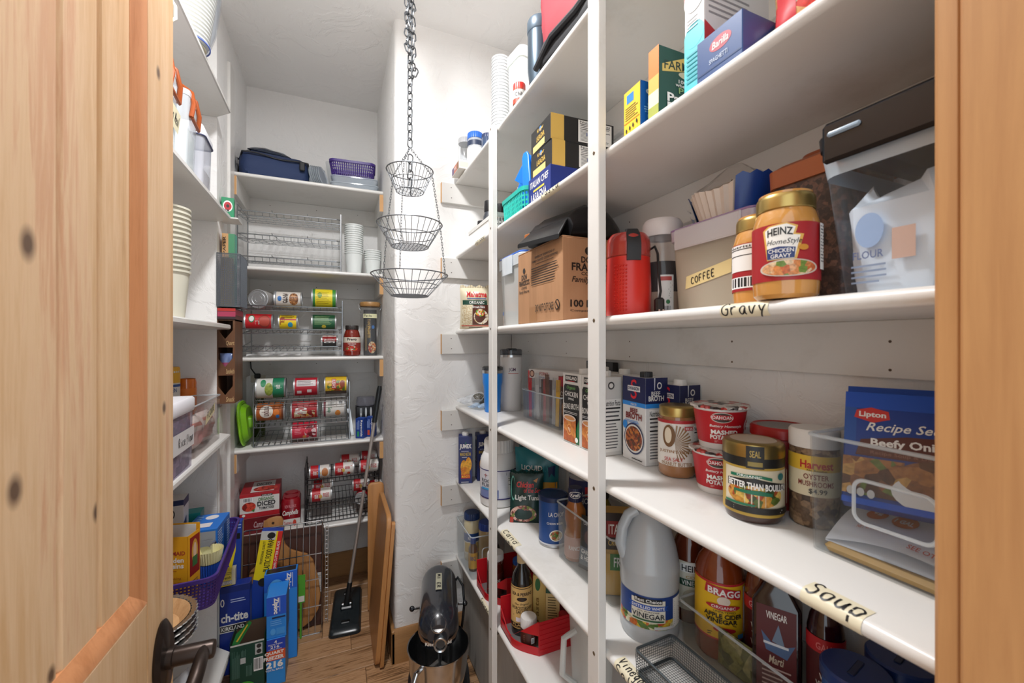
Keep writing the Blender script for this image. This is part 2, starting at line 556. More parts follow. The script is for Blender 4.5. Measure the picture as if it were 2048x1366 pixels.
def bag(name, label, cat, loc, rot, w, h, th, color, dec=(), seed=0, group=None, rough=.35, crimp=None, mats2=None, n=18):
    t = thing(name, label, cat, loc, rot, group)
    f = bag_map(w, h, th, seed); mb = MB(); vs = []; fs = []
    m = mat(color, rough) if isinstance(color, str) else color
    for side in (-1, 1):
        o = len(vs)
        vs += [f(i/n, j/n, 0.0004, side) for j in range(n+1) for i in range(n+1)]
        for j in range(n):
            for i in range(n):
                q = (o+j*(n+1)+i, o+j*(n+1)+i+1, o+(j+1)*(n+1)+i+1, o+(j+1)*(n+1)+i)
                fs.append(q if side < 0 else q[::-1])
    mb.add(vs, fs, m); mb.build('bag_body', t)
    if crimp:
        k = 24
        cb = MB(); vs = []; fs = []
        for j, zz in enumerate((h*.985, h*1.02, h*1.05)):
            for i in range(k+1): vs.append(((i/k-.5)*w*.97, .0025*(1 if i % 2 else -1), zz+.004*sin(i*.9)))
        for j in range(2):
            for i in range(k): fs.append((j*(k+1)+i, j*(k+1)+i+1, (j+1)*(k+1)+i+1, (j+1)*(k+1)+i))
        cb.add(vs, fs, mat(crimp, rough) if isinstance(crimp, str) else crimp).build('crimped_seam', t)
    if dec:
        pb = MB(); decals(pb, lambda u, v, o: f(u, v, o+.0006), list(dec), nu=14, nv=14, step=.0004); pb.build('print', t)
    return t
def bin_mesh(w, d, h, t, m, taper=0.0, r=0.012, base=True):
    """open-topped bin with rounded corners, wall thickness t"""
    mb = MB(); n = 4
    def P(k, z, inset): return ring(rrect(w*k-2*inset, d*k-2*inset, max(r-inset, .002), n), z)
    k0 = 1-taper
    mb.loft([P(k0, 0, 0), P(1, h, 0), P(1, h, t), P(k0, t, t)], m, (True, True))
    return mb
def clear_bin(name, label, loc, rot, w, d, h, m=None, taper=.03, group=None, cat='bin', rim=True, handle=False):
    m = m or CLEAR
    t = thing(name, label, cat, loc, rot, group)
    bin_mesh(w, d, h, .0022, m, taper).build('bin_body', t)
    if rim:
        mb = MB(); mb.tube(ring(rrect(w, d, .012, 4), h), .0026, clear('#dfe6ea', .40, .1), 6, True); mb.build('rim', t)
    if handle:
        mb = MB(); pts = [(x, -d/2-.003, h*.55+z) for x, z in rrect(w*.4, h*.34, .012, 5)]
        mb.tube(pts, .0024, clear('#dfe6ea', .5, .1), 6, True); mb.build('handle', t)
    return t
def lattice_basket(name, label, loc, rot, w, d, h, color, nh=4, gap=.012, taper=.1, group=None, solid_rim=.012, z_base=0.0, cat='basket'):
    t = thing(name, label, cat, loc, rot, group)
    m = mat(color, .4)
    def P(z, grow=0.0):
        k = 1-taper*(1-z/h)
        return rrect(w*k+grow, d*k+grow, min(.03, w*.2), 5)
    # wall bars
    mb = MB()
    hh = h-solid_rim
    for j in range(nh+1):
        z = .006+(hh-.006)*j/nh
        a = P(z); th = .0022
        mb.loft([ring(P(z-.0028, 0), z-.0028), ring(P(z+.0028, 0), z+.0028), ring(P(z+.0028, -.003), z+.0028), ring(P(z-.0028, -.003), z-.0028), ring(P(z-.0028, 0), z-.0028)], m, (False, False))
    top = P(hh); bot = P(0.0)
    # uprights at even spacing along the outline
    def walk(poly, step):
        out = []; L = 0; N = len(poly)
        seg = [(Vector((*poly[i], 0)), Vector((*poly[(i+1) % N], 0))) for i in range(N)]
        tot = sum((b-a).length for a, b in seg); cnt = int(tot/step); s_ = 0; i = 0; acc = 0
        for q in range(cnt):
            tgt = tot*q/cnt
            while acc+(seg[i][1]-seg[i][0]).length < tgt: acc += (seg[i][1]-seg[i][0]).length; i += 1
            ln = (seg[i][1]-seg[i][0]).length
            out.append((i, (tgt-acc)/ln if ln else 0))
        return out
    for (i, f) in walk(top, gap):
        j = (i+1) % len(top)
        a = (top[i][0]+(top[j][0]-top[i][0])*f, top[i][1]+(top[j][1]-top[i][1])*f)
        b = (bot[i][0]+(bot[j][0]-bot[i][0])*f, bot[i][1]+(bot[j][1]-bot[i][1])*f)
        mb.tube([(b[0]*.995, b[1]*.995, .0015), (a[0]*.995, a[1]*.995, hh)], gap*.24, m, 4)
    mb.build('lattice_wall', t, smooth=0)
    rb = MB()
    rb.loft([ring(P(hh), hh), ring(P(h, .006), hh), ring(P(h, .008), h), ring(P(h, -.006), h), ring(P(h, -.006), hh), ring(P(hh), hh)], m, (False, False))
    rb.build('rim', t)
    fb = MB(); fb.prism(P(0), 0, .003, m); fb.build('base', t)
    return t
def wire_rect(mb, x0, y0, x1, y1, z, r, m, rad=.012):
    mb.tube(ring(rrect(x1-x0, y1-y0, rad, 4, (x0+x1)/2, (y0+y1)/2), z), r, m, 6, True)

# ================================================================== the room
X_R, X_L, Y_BACK, Y_ALC, X_ALC0, X_ALC1, Z_C = .785, -.67, 1.825, 2.627, -.444, .233, 2.755
Y_END = 2.02                       # end wall of the left niche
WALL = plaster('wall_plaster', '#ebeae8', 8.0, .36)
CEIL = plaster('ceiling_plaster', '#f1f0ee', 5.0, .5)
PAINT = white_paint('shelf_paint')
PINE = wood('pine_boards', [(.26, '#a3764a'), (.40, '#cba274'), (.54, '#dbb891'), (.62, '#cd9d78'), (.72, '#d2aa80'), (.85, '#b07c50')], 'z', 11, .4,
            knots=[(.408, .010, 1.455, .013), (.392, .010, 1.225, .012), (.518, .010, 1.157, .009), (.675, 0, 1.258, .008), (.655, 0, 1.77, .008), (.60, .008, 1.60, .006), (.44, .010, 1.02, .008)])
PINE_TRIM = wood('pine_trim', [(.25, '#8f6038'), (.5, '#b58453'), (.8, '#9c6a40')], 'z', 9, .45)
FLOORWOOD = wood('floor_planks', [(.36, '#4d3424'), (.42, '#84603f'), (.48, '#b18760'), (.56, '#bf9670'), (.61, '#9a6f4b'), (.68, '#5f432e')], 'x', 12, .38, objrand=.25, grain=1.5)
BASEWOOD = wood('baseboard_wood', [(.25, '#6f4c2b'), (.5, '#a87b4c'), (.8, '#8d6238')], 'x', 8, .5)
RAWWOOD = mat('#c99a64', .6)

fl = struct('floor', MB().box(-.73, -1.2, -.06, .85, 2.69, -.012, mat('#4c3524', .7)), 'warm brown wood plank floor of the pantry', 'floor')
pw = .127
y = -1.2; row = 0; rnd = random.Random(3)
while y < 2.68:
    x = -.73-rnd.uniform(0, .6)
    while x < .84:
        ln = rnd.uniform(.75, 1.15)
        x0, x1 = max(x, -.73), min(x+ln, .85)
        if x1-x0 > .02:
            MB().box(x0+.0007, y+.0007, -.012, x1-.0007, min(y+pw, 2.69)-.0007, 0, FLOORWOOD, .0012).build('plank', fl)
        x += ln
    y += pw; row += 1

struct('ceiling', MB().box(-.73, .03, Z_C, .85, 2.69, Z_C+.06, CEIL), 'flat off-white plastered ceiling', 'ceiling')
struct('wall_right', MB().box(X_R, .03, 0, .85, Y_BACK+.02, Z_C, WALL), 'white plastered wall behind the long shelves', 'wall')
r = .02
corner = [(.85, Y_BACK), (.85, 2.69), (X_ALC1, 2.69)]+[(X_ALC1+r-r*cos(pi/2*i/6), Y_BACK+r-r*sin(pi/2*i/6)) for i in range(7)]
struct('wall_back', MB().prism(corner, 0, Z_C, WALL), 'white plastered wall with a rounded corner behind the hanging baskets', 'wall')
struct('wall_alcove', MB().box(-.5, Y_ALC, 0, X_ALC1+.02, 2.69, Z_C, WALL), 'white back wall of the shelved alcove', 'wall')
struct('wall_stub', MB().box(-.73, Y_END, 0, X_ALC0, 2.69, Z_C, WALL), 'white wall end between left shelves and alcove', 'wall')
struct('wall_left', MB().box(-.73, .03, 0, X_L, Y_END+.01, Z_C, WALL), 'white plastered wall behind the left shelves', 'wall')
struct('wall_front', MB().box(-.73, .03, 0, -.325, .16, Z_C, WALL).box(.455, .03, 0, .85, .16, Z_C, WALL).box(-.325, .03, 2.07, .455, .16, Z_C, WALL),
       'white wall with the doorway the picture is taken from', 'wall')
mb = MB().box(.43, .02, 0, .455, .154, 2.07, PINE_TRIM, .002).box(.4355, .154, 0, .50, .171, 2.10, PINE_TRIM, .003)
struct('trim_1', mb, 'knotty pine door jamb and casing at the right edge', 'door frame')
mb = MB().box(-.325, .02, 0, -.3, .15, 2.07, PINE_TRIM, .002).box(-.325, .02, 2.045, .455, .15, 2.07, PINE_TRIM, .002)
struct('trim_2', mb, 'pine door jamb on the hinge side of the doorway', 'door frame')
mb = MB().loft([[(x, Y_BACK-.016, 0), (x, Y_BACK, 0), (x, Y_BACK, .142), (x, Y_BACK-.009, .142), (x, Y_BACK-.016, .13)] for x in (X_ALC1-.012, X_R)], BASEWOOD)
mb.box(X_ALC1-.015, Y_BACK-.016, 0, X_ALC1, Y_ALC, .14, BASEWOOD, .003)
mb.box(X_ALC0, Y_ALC-.015, 0, X_ALC1, Y_ALC, .14, BASEWOOD, .003)
struct('baseboard_back', mb, 'natural wood baseboard along the white back wall', 'baseboard')

# ------------------------------------------------------------------ the door
PB = .285
dirv = (sin(radians(2.74)), cos(radians(2.74)))
hx = -PB*dirv[1]+.1216*dirv[0]; hy = PB*dirv[0]+.1216*dirv[1]
door = bpy.data.objects.new('door_1', None); COL.objects.link(door)
door.location = (hx, hy, .008); door.rotation_euler = (0, 0, atan2(dirv[1], dirv[0]))
door['kind'] = 'structure'; door['label'] = 'open knotty pine door with grooved panel at the left edge'; door['category'] = 'door'
def door_part(name, x0, x1, z0, z1, y0=0.0, y1=.035, bev=.002):
    return MB().box(x0, y0, z0, x1, y1, z1, PINE, bev).build(name, door)
door_part('stile', .62, .71, 0, 2.03); door_part('stile', 0, .10, 0, 2.03)
door_part('rail', .10, .62, .80, .986); door_part('rail', .10, .62, 1.90, 2.03); door_part('rail', .10, .62, 0, .2)
PINE2 = wood('pine_moulding', [(.3, '#a8693c'), (.5, '#c98a5c'), (.8, '#b5744a')], 'z', 12, .4)  # darker, redder pine: the moulding's shading is put into this colour
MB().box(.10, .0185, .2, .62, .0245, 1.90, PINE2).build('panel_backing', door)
for z0, z1 in ((.2, .8), (.986, 1.90)):
    xs = [.10, .19, .275, .364, .4525, .524, .62]
    for a, b in zip(xs, xs[1:]):
        MB().box(a+.0012, .010, z0+.0005, b-.0012, .0184, z1-.0005, PINE, .0045).build('plank', door)
    # moulding round the panel
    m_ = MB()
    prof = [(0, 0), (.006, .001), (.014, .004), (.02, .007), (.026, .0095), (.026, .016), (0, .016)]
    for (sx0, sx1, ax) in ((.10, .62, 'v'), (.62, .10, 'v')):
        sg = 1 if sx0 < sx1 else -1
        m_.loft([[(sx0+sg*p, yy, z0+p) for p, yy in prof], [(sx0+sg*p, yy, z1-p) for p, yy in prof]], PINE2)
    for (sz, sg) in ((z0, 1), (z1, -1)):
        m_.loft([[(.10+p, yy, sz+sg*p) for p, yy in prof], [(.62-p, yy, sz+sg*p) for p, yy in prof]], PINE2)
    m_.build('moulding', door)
BRONZE = mat('#3a302b', .33, .75)
lev = MB()
Tr = Matrix.Translation((.664, 0, .872)) @ Matrix.Rotation(pi/2, 4, 'X')
lev.lathe([(0, 0), (.030, 0), (.031, .003), (.026, .0085), (0, .010)], BRONZE, 36, T=Tr, sx=1.0, sy=1.95)
rose = lev.build('rose_plate', door, label='dark bronze oval rose plate')
lb = MB()
lb.lathe([(.0155, .006), (.0155, .017), (.0135, .018), (.0135, .066), (.0125, .069), (0, .070)], BRONZE, 24, T=Tr)
c = []
for i in range(9):
    t = i/8
    c.append((.664-.002-.118*t, -.056-.010*sin(pi*t)*.6, .872-.004*t+.006*sin(2*pi*t)))
rings = []
for i, p in enumerate(c):
    t = i/8; w = .0105+.003*sin(pi*t); h_ = .0115-.002*t
    rings.append([(p[0], p[1]+w*.75*cos(2*pi*k/14), p[2]+h_*sin(2*pi*k/14)) for k in range(14)])
lb.loft(rings, BRONZE)
lb.build('lever_handle', door, label='dark bronze door lever')
for z in (.25, 1.78):
    MB().box(-.004, -.004, z, .008, .012, z+.09, BRONZE, .002).build('hinge', door)

# ------------------------------------------------------------------ ceiling lamp (just above the picture)
t = thing('ceiling_lamp', 'round flush ceiling lamp in the middle of the ceiling', 'lamp', (LAMP_X, LAMP_Y, Z_C), 0)
MB().lathe([(0, -.001), (.09, -.001), (.09, -.014), (0, -.014)], mat('#e8e6e0', .4), 40).build('lamp_base', t)
MB().lathe([(.088, -.014), (.086, -.03), (.06, -.042), (0, -.046)], mat('#f4f1ea', .3), 40).build('diffuser', t)

# ------------------------------------------------------------------ shelving along the right wall
ZT, ZA, ZG, ZS, ZV, ZW = 2.095, 1.761, 1.422, 1.082, .748, .410
TK = .019
def nosed(x_front, x_back, z1, sgn):
    """cross-section (x,z) of a shelf board with a rounded front edge; sgn = +1 when the shelf extends to +x"""
    r_ = TK/2; z0 = z1-TK
    pts = [(x_back, z0), (x_back, z1)]
    for i in range(7):
        a = pi/2+pi*i/6
        pts.append((x_front+sgn*(r_+cos(a)*r_*1.0), z0+r_+sin(a)*r_))
    return pts
ru = thing('shelving_unit', 'long white shelving on the right wall with two screwed posts', 'shelves', (.5, .165, 0))
def loc_build(mb, name, parent, off, smooth=35):
    o = mb.build(name, parent, smooth); o.location = off
    return o
inv = (-.5, -.165, 0)
def tape_label(mb, M, txt, w, h, strokes=None, col=INK, tape='#e3d8ae'):
    pass
right_shelf = {}
for k, z in (('T', ZT), ('A', ZA), ('G', ZG), ('S', ZS), ('V', ZV), ('W', ZW)):
    cs = nosed(.5, .784, z, 1)
    mb = MB().loft([[(x, yy, zz) for x, zz in cs] for yy in (.166, 1.8245)], PAINT)
    right_shelf[k] = loc_build(mb, 'shelf', ru, inv)
    dots = MB()
    wall_cleat = MB().box(.768, .166, z-TK-.089, .785, 1.806, z-TK, PAINT, .0015)
    for yy in (.35, .62, .95, 1.3, 1.62):
        for zz in (-.045, -.088):
            wall_cleat.lathe([(0, 0), (.0022, 0)], mat('#5b4a3c', .8), 8, T=Matrix.Translation((.7676, yy, z-TK+zz+.012)) @ Matrix.Rotation(-pi/2, 4, 'Y'))
    loc_build(wall_cleat, 'cleat_board', ru, inv)
    bc = MB().box(.4325, 1.806, z-TK-.089, .768, 1.825, z-TK, PAINT, .0015)
    bc.box(.4315, 1.807, z-TK-.0885, .4330, 1.8245, z-TK-.0005, RAWWOOD)
    for xx in (.475, .4765):
        bc.lathe([(0, 0), (.0022, 0)], mat('#4b4038', .8), 8, T=Matrix.Translation((xx, 1.8055, z-TK-.02-.045*(xx > .476))) @ Matrix.Rotation(pi/2, 4, 'X'))
    loc_build(bc, 'cleat_board', ru, inv)
for y0, y1 in ((.690, .729), (1.297, 1.333)):
    p_ = loc_build(MB().box(.4812, y0, 0, .4998, y1, ZT+.002, PAINT, .0015), 'post', ru, inv)
    for z in (ZT, ZA, ZG, ZS, ZV, ZW):
        sc_ = MB().lathe([(0, .0006), (.0032, .0008), (.0042, 0)], mat('#7a6a55', .4, .6), 12,
                         T=Matrix.Translation((.4811, y0+.016, z-TK/2)) @ Matrix.Rotation(-pi/2, 4, 'Y'))
        sc_.build('screw', p_)

# ------------------------------------------------------------------ shelving in the left niche
LZ = [2.30, 1.875, 1.437, 1.0, .572, .13]
lu = thing('shelving_unit', 'white shelving with clipped corners in the left niche behind the door', 'shelves', (-.386, .2, 0))
linv = (.386, -.2, 0)
XF = -.386
def cham_prism(poly_fn, z0, z1, m, c=.004):
    return MB().loft([ring(poly_fn(c), z0), ring(poly_fn(0), z0+c), ring(poly_fn(0), z1-c), ring(poly_fn(c), z1)], m)
left_shelf = []
for i, z in enumerate(LZ):
    f = lambda c: [(X_L+.001, .165), (XF-c, .165), (XF-c, 1.966-c*.4), (X_ALC0+.004-c, Y_END-.003-c*.2), (X_L+.001, Y_END-.002)]
    left_shelf.append(loc_build(cham_prism(f, z-TK, z, PAINT), 'shelf', lu, linv))
    loc_build(MB().box(X_L, .17, z-TK-.07, X_L+.018, Y_END-.004, z-TK, PAINT, .0015), 'cleat_board', lu, linv)

# ------------------------------------------------------------------ shelving in the alcove
AZ = [2.165, 1.727, 1.294, .86, .445]
YF = 2.28
au = thing('shelving_unit', 'white alcove shelving with raw wood cleat ends', 'shelves', (-.105, YF, 0))
ainv = (.105, -YF, 0)
for z in AZ:
    cs = []
    r_ = TK/2
    for i in range(7):
        a = -pi/2-pi*i/6
        cs.append((YF+r_+cos(a)*r_, z-r_+sin(a)*r_))
    cs += [(Y_ALC-.001, z), (Y_ALC-.001, z-TK)]
    loc_build(MB().loft([[(x, yy, zz) for yy, zz in cs] for x in (X_ALC0+.001, X_ALC1-.001)], PAINT), 'shelf', au, ainv)
    for xa, xb in ((X_ALC0, X_ALC0+.019), (X_ALC1-.019, X_ALC1)):
        mb = MB().box(xa, YF+.006, z-TK-.089, xb, Y_ALC-.018, z-TK, PAINT, .001)
        mb.box(xa+.0005, YF+.0048, z-TK-.0885, xb-.0005, YF+.0062, z-TK-.0005, RAWWOOD)
        loc_build(mb, 'cleat_board', au, ainv)
    mb = MB().box(X_ALC0, Y_ALC-.018, z-TK-.089, X_ALC1, Y_ALC, z-TK, PAINT, .001)
    for xx in (-.33, -.1, .12):
        mb.lathe([(0, 0), (.0022, 0)], mat('#4b4038', .8), 8, T=Matrix.Translation((xx, Y_ALC-.0184, z-TK-.03)) @ Matrix.Rotation(pi/2, 4, 'X'))
    loc_build(mb, 'cleat_board', au, ainv)
loc_build(MB().box(X_ALC0, 2.195, 0, X_ALC0+.012, 2.276, 2.62, PAINT, .001), 'upright_board', au, ainv)
loc_build(MB().box(X_ALC0, 2.035, 0, X_ALC0+.006, 2.085, 1.10, PAINT, .001), 'upright_board', au, ainv)

# outlet with a black cord
t = thing('wall_outlet', 'cream power outlet on the alcove wall with plugged black cord', 'outlet', (-.3886, Y_ALC, 1.204))
MB().box(-.035, -.006, -.057, .035, 0, .057, mat('#d8d2c2', .4), .003).build('cover_plate', t)
for z in (-.02, .02):
    mb = MB().lathe([(.017, 0), (.017, .003), (.015, .004), (0, .004)], mat('#e3decf', .4), 24, T=Matrix.Translation((0, -.006, z)) @ Matrix.Rotation(pi/2, 4, 'X'))
    mb.box(-.008, -.0103, z-.004, -.006, -.0099, z+.006, INK).box(.006, -.0103, z-.004, .008, -.0099, z+.006, INK)
    mb.build('socket', t)
mb = MB().box(-.014, -.034, -.034, .014, -.008, -.008, mat('#1c1c1e', .4), .004)
mb.build('plug', t)
MB().tube([(-.012, -.02, -.01), (-.03, -.022, .02), (-.033, -.022, .06), (-.03, -.021, .072)], .003, mat('#1c1c1e', .4), 8).build('cord', t)

# masking tape names on the shelf edges: hand-drawn strokes
HAND = {
 'G': [[(.9, .85), (.6, 1), (.25, .85), (.08, .5), (.2, .12), (.55, 0), (.85, .15), (.88, .45), (.55, .45)]],
 'r': [[(.15, .62), (.2, .0)], [(.2, .4), (.4, .6), (.7, .6)]],
 'a': [[(.75, .55), (.4, .62), (.15, .35), (.3, .05), (.6, .1), (.78, .5), (.8, .1), (.95, 0)]],
 'v': [[(.1, .6), (.4, .02), (.8, .62)]],
 'y': [[(.1, .6), (.4, .2)], [(.8, .62), (.45, .1), (.1, -.4)]],
 'S': [[(.85, .9), (.5, 1.02), (.2, .85), (.3, .6), (.7, .42), (.8, .15), (.45, -.02), (.1, .1)]],
 'o': [[(.5, .6), (.18, .45), (.2, .1), (.5, 0), (.8, .15), (.8, .48), (.5, .6)]],
 'u': [[(.12, .6), (.15, .15), (.4, 0), (.7, .15), (.8, .6)], [(.8, .6), (.82, 0)]],
 'p': [[(.15, .6), (.15, -.4)], [(.15, .55), (.5, .65), (.85, .4), (.6, .05), (.2, .1)]],
 'P': [[(.15, 0), (.2, 1), (.65, 1), (.8, .75), (.6, .5), (.2, .5)]],
 's': [[(.75, .55), (.4, .62), (.25, .42), (.65, .25), (.6, .03), (.15, .05)]],
 't': [[(.4, .95), (.4, .1), (.7, 0)], [(.1, .62), (.75, .65)]],
 'C': [[(.85, .85), (.5, 1), (.18, .75), (.15, .25), (.45, 0), (.85, .12)]],
 'O': [[(.5, 1), (.15, .75), (.15, .25), (.5, 0), (.85, .25), (.85, .75), (.5, 1)]],
 'F': [[(.2, 0), (.2, 1), (.85, 1)], [(.2, .55), (.65, .55)]],
 'E': [[(.85, 1), (.2, 1), (.2, 0), (.85, 0)], [(.2, .52), (.7, .52)]],
 'L': [[(.2, 1), (.2, 0), (.8, .02)]], 'U': [[(.15, 1), (.18, .2), (.5, 0), (.8, .2), (.85, 1)]],
 'R': [[(.15, 0), (.2, 1), (.7, .95), (.75, .6), (.25, .5), (.85, 0)]],
 'c': [[(.8, .5), (.45, .62), (.15, .35), (.35, .02), (.8, .1)]],
 'e': [[(.15, .32), (.8, .36), (.6, .62), (.25, .5), (.18, .15), (.5, 0), (.85, .12)]],
 'n': [[(.15, .6), (.18, 0)], [(.18, .4), (.5, .62), (.75, .5), (.8, 0)]],
 'd': [[(.75, .5), (.4, .6), (.15, .3), (.4, 0), (.75, .15)], [(.8, 1), (.8, 0)]],
 'V': [[(.1, 1), (.45, 0), (.9, 1)]], 'i': [[(.5, .6), (.5, 0)], [(.5, .8), (.52, .85)]],
 'g': [[(.75, .55), (.35, .6), (.2, .2), (.6, .1), (.78, .5), (.7, -.35), (.25, -.35)]],
 'l': [[(.45, 1), (.45, 0)]], 'M': [[(.1, 0), (.2, 1), (.5, .3), (.8, 1), (.9, 0)]], 'f': [[(.8, .95), (.45, .9), (.4, -.2)], [(.15, .55), (.75, .55)]],
 'w': [[(.05, .6), (.28, 0), (.5, .5), (.72, 0), (.95, .6)]], 'I': [[(.5, 1), (.5, 0)]],
}
def handwrite(mb, M, txt, x0, y0, x1, y1, w, col=INK, o=.0006):
    """pen strokes laid on a surface map; w = pen width in label fractions of height"""
    n = len(txt); cw = (x1-x0)/n
    for i, ch in enumerate(txt):
        for st in HAND.get(ch, []):
            pts = [(x0+cw*(i+.06+.88*a), y0+(y1-y0)*b) for a, b in st]
            # smooth
            fine = []
            for j in range(len(pts)-1):
                p0 = pts[max(j-1, 0)]; p1 = pts[j]; p2 = pts[j+1]; p3 = pts[min(j+2, len(pts)-1)]
                for q in range(4):
                    t_ = q/4
                    fine.append(tuple(.5*(2*p1[k]+(p2[k]-p0[k])*t_+(2*p0[k]-5*p1[k]+4*p2[k]-p3[k])*t_*t_+(3*p1[k]-p0[k]-3*p2[k]+p3[k])*t_**3) for k in (0, 1)))
            fine.append(pts[-1])
            P = [Vector(M(a, b, o)) for a, b in fine]
            vs = []; fs = []
            for j, p in enumerate(P):
                t_ = (P[min(j+1, len(P)-1)]-P[max(j-1, 0)])
                nrm = (Vector(M(fine[j][0], fine[j][1], o+.01))-p).normalized()
                s_ = t_.cross(nrm)
                s_ = s_.normalized()*w if s_.length > 1e-9 else Vector((0, 0, w))
                vs += [p+s_, p-s_]
            for j in range(len(P)-1): fs.append((2*j, 2*j+1, 2*j+3, 2*j+2))
            mb.add(vs, fs, col)
def edge_map(ya, yb, z1, over=.012, shelf_x=.5):
    """runs along a right-hand shelf edge from far y=ya (text start) to near y=yb; v=0 bottom of the nose .. 1 on top"""
    r_ = TK/2+.0004
    arc = pi*r_*.5*2*.82; tot = arc+over
    def f(u, v, o):
        yy = ya+(yb-ya)*u; s_ = v*tot
        if s_ < arc:
            a = -pi*.41+ s_/r_
            a = min(a, pi/2)
            return shelf_x+TK/2-cos(a)*(r_+o), yy, z1-TK/2+sin(a)*(r_+o)
        return shelf_x+TK/2+(s_-arc), yy, z1+.0004+o
    return f
def shelf_tape(key, z, ya, yb, txt, over=.010, pen=.0011, two=None, base=.36):
    M = edge_map(ya, yb, z, over); mb = MB()
    decals(mb, M, [('r', 0, 0, 1, 1, '#ddd4b8')], off=.0002, nv=14)
    if two:
        handwrite(mb, M, txt, .05, .58, .9, .92, pen); handwrite(mb, M, two, .05, .16, .95, .5, pen)
    else:
        handwrite(mb, M, txt, .02, base, .99, min(1.0, base+.62), pen)
    mb.build('tape_label', right_shelf[key], label='masking tape with handwritten name')
shelf_tape('G', ZG, at_x(1440, .5)[1], at_x(1536, .5)[1], 'Gravy', .004, .0010, base=.22)
shelf_tape('S', ZS, at_x(1600, .5)[1], at_x(1722, .5)[1], 'Soup', .018, .0012, base=.5)
shelf_tape('A', ZA, at_x(1082, .5)[1], at_x(1118, .5)[1], 'Pasta', .002, .0011)
shelf_tape('A', ZA, at_x(950, .5)[1], at_x(969, .5)[1], 'Spices', .0, .0013)
shelf_tape('V', ZV, at_x(1001, .5)[1], at_x(1030, .5)[1], 'Cand', .014, .0013, 'Nuts')
shelf_tape('W', ZW, at_x(961, .5)[1], at_x(977, .5)[1], 'Sauces', .0, .0013)
shelf_tape('V', ZV, at_x(1228, .5)[1], at_x(1290, .5)[1], 'Vinegar', .016, .0011, 'Salad')

# ================================================================== goods on the right-hand shelves
W_ = '#e9e7e3'
def facing(x, y): return math.degrees(atan2(x, -y)) if False else -math.degrees(atan2(x, y))
def nested(name, label, group, x, y, z, n, r_top, r_bot, h, pitch, m, cat='cup', lip=.003):
    """a stack of nested cups, each one a thing of its own"""
    first = None
    for i in range(n):
        if first is None:
            first = MB().lathe([(0, .002), (r_bot, .002), (r_bot, 0), (r_bot+.001, 0), (r_top, h-.006), (r_top+lip, h-.006), (r_top+lip, h), (r_top+.0004, h-.0055), (r_top-.0005, h-.006), (r_bot+.0004, .0028), (0, .0028)], m, 28).build(name)
            o = first
        else:
            o = first.copy(); COL.objects.link(o)
        o.location = (x, y, z+i*pitch)
        o['label'] = label; o['category'] = cat; o['group'] = group
# ---- top shelf
CUPW = clear('#f1f3f4', .8, .3)
nested('plastic_cup', 'clear plastic cup in the tall nested stack on the top shelf', 'nested clear cups on the top shelf', .60, 1.524, ZT+.0003, 24, .033, .024, .10, .0125, CUPW)
t = jar('glass_jar', 'empty clear glass jar with silver screw lid behind the blue-lidded jar', 'jar', (.532, 1.78, ZT), 0, [(0, .001), (.03, .001), (.032, .01), (.032, .13), (.028, .15), (.028, .165)], CLEAR, (.031, '#a8a9ab'), .024)
leaf = pic(['#3f7d35', '#5d9a48', '#2f6328', '#86b870'], 160)
t = jar('spice_jar', 'round jar of parsley with bright blue lid on the top shelf', 'jar', (.557, 1.712, ZT), facing(.557, 1.712), [(0, .001), (.032, .001), (.034, .008), (.034, .138), (.03, .152), (.03, .16)], clear('#dfe3e6', .5, .15), (.0345, '#2165c4'), .026,
        lab=[(.0345, .012, .105, 1.5, '#ecebe8', [('e', .58, .35, .78, .7, leaf), ('l', .3, .6, .55, .9, 4, '#77787a'), ('t', '60396', .3, .04, .6, .2, '#3a3a3c')]),
             (.0342, .113, .134, 1.6, '#27344f', [])])
carton('flat_box', 'small printed box lying at the far end of the top shelf', 'box', (.497, 1.735, ZT), (.045, .115, .036), 0, '#d9d4cb',
       {'l': [('r', .05, .1, .3, .9, '#5c4a78'), ('r', .32, .1, .7, .9, '#c4674a'), ('r', .72, .1, .95, .9, '#8a5a34'), ('t', 'MIX', .38, .3, .66, .7, W_)], 'f': [('l', .1, .1, .9, .9, 4, '#555')] if False else [('r', .1, .2, .9, .8, '#c9c3b8')]})
jar('spice_jar', 'small jar with navy lid half hidden by the far post', 'jar', (.575, 1.60, ZT), 0, [(0, 0), (.026, 0), (.027, .1), (.024, .11)], '#3a4a66', (.026, '#1d2d55'), .022)
t = thing('storage_tub', 'tall translucent white tub with a lid beside the nested cups', 'container', (.62, 1.345, ZT), 8)
WT = mat('#e3ebe6', .35)
MB().loft([ring(rrect(.078, .085, .015), 0), ring(rrect(.088, .095, .018), .268)], WT).build('tub_body', t)
MB().loft([ring(rrect(.096, .102, .02), .258), ring(rrect(.098, .104, .02), .29), ring(rrect(.088, .094, .02), .298)], mat('#eef3ef', .35)).build('lid', t)
jar('spice_bottle', 'little spice bottle with red cap on the top shelf', 'bottle', (.528, 1.18, ZT), -30, [(0, 0), (.019, 0), (.019, .06), (.016, .066)], '#8c5a3a', (.0195, '#c8281f'), .022,
    lab=(.0193, .01, .052, 2, '#d6d2cc', [('r', 0, .0, 1, .35, '#c5412f'), ('t', 'Chili', .35, .5, .65, .8, INK)]))
t = thing('travel_tumbler', 'dark grey steel travel tumbler next to the red bag', 'tumbler', (.562, 1.105, ZT))
GREY = mat('#4c5a66', .3, .6)
MB().lathe([(0, 0), (.031, 0), (.033, .004), (.033, .05), (.037, .08), (.037, .185), (.036, .19)], GREY, 36).build('tumbler_body', t)
MB().lathe([(.0365, .19), (.0385, .193), (.0385, .222), (.036, .228), (0, .228)], mat('#53616d', .35, .3), 36).build('lid', t)
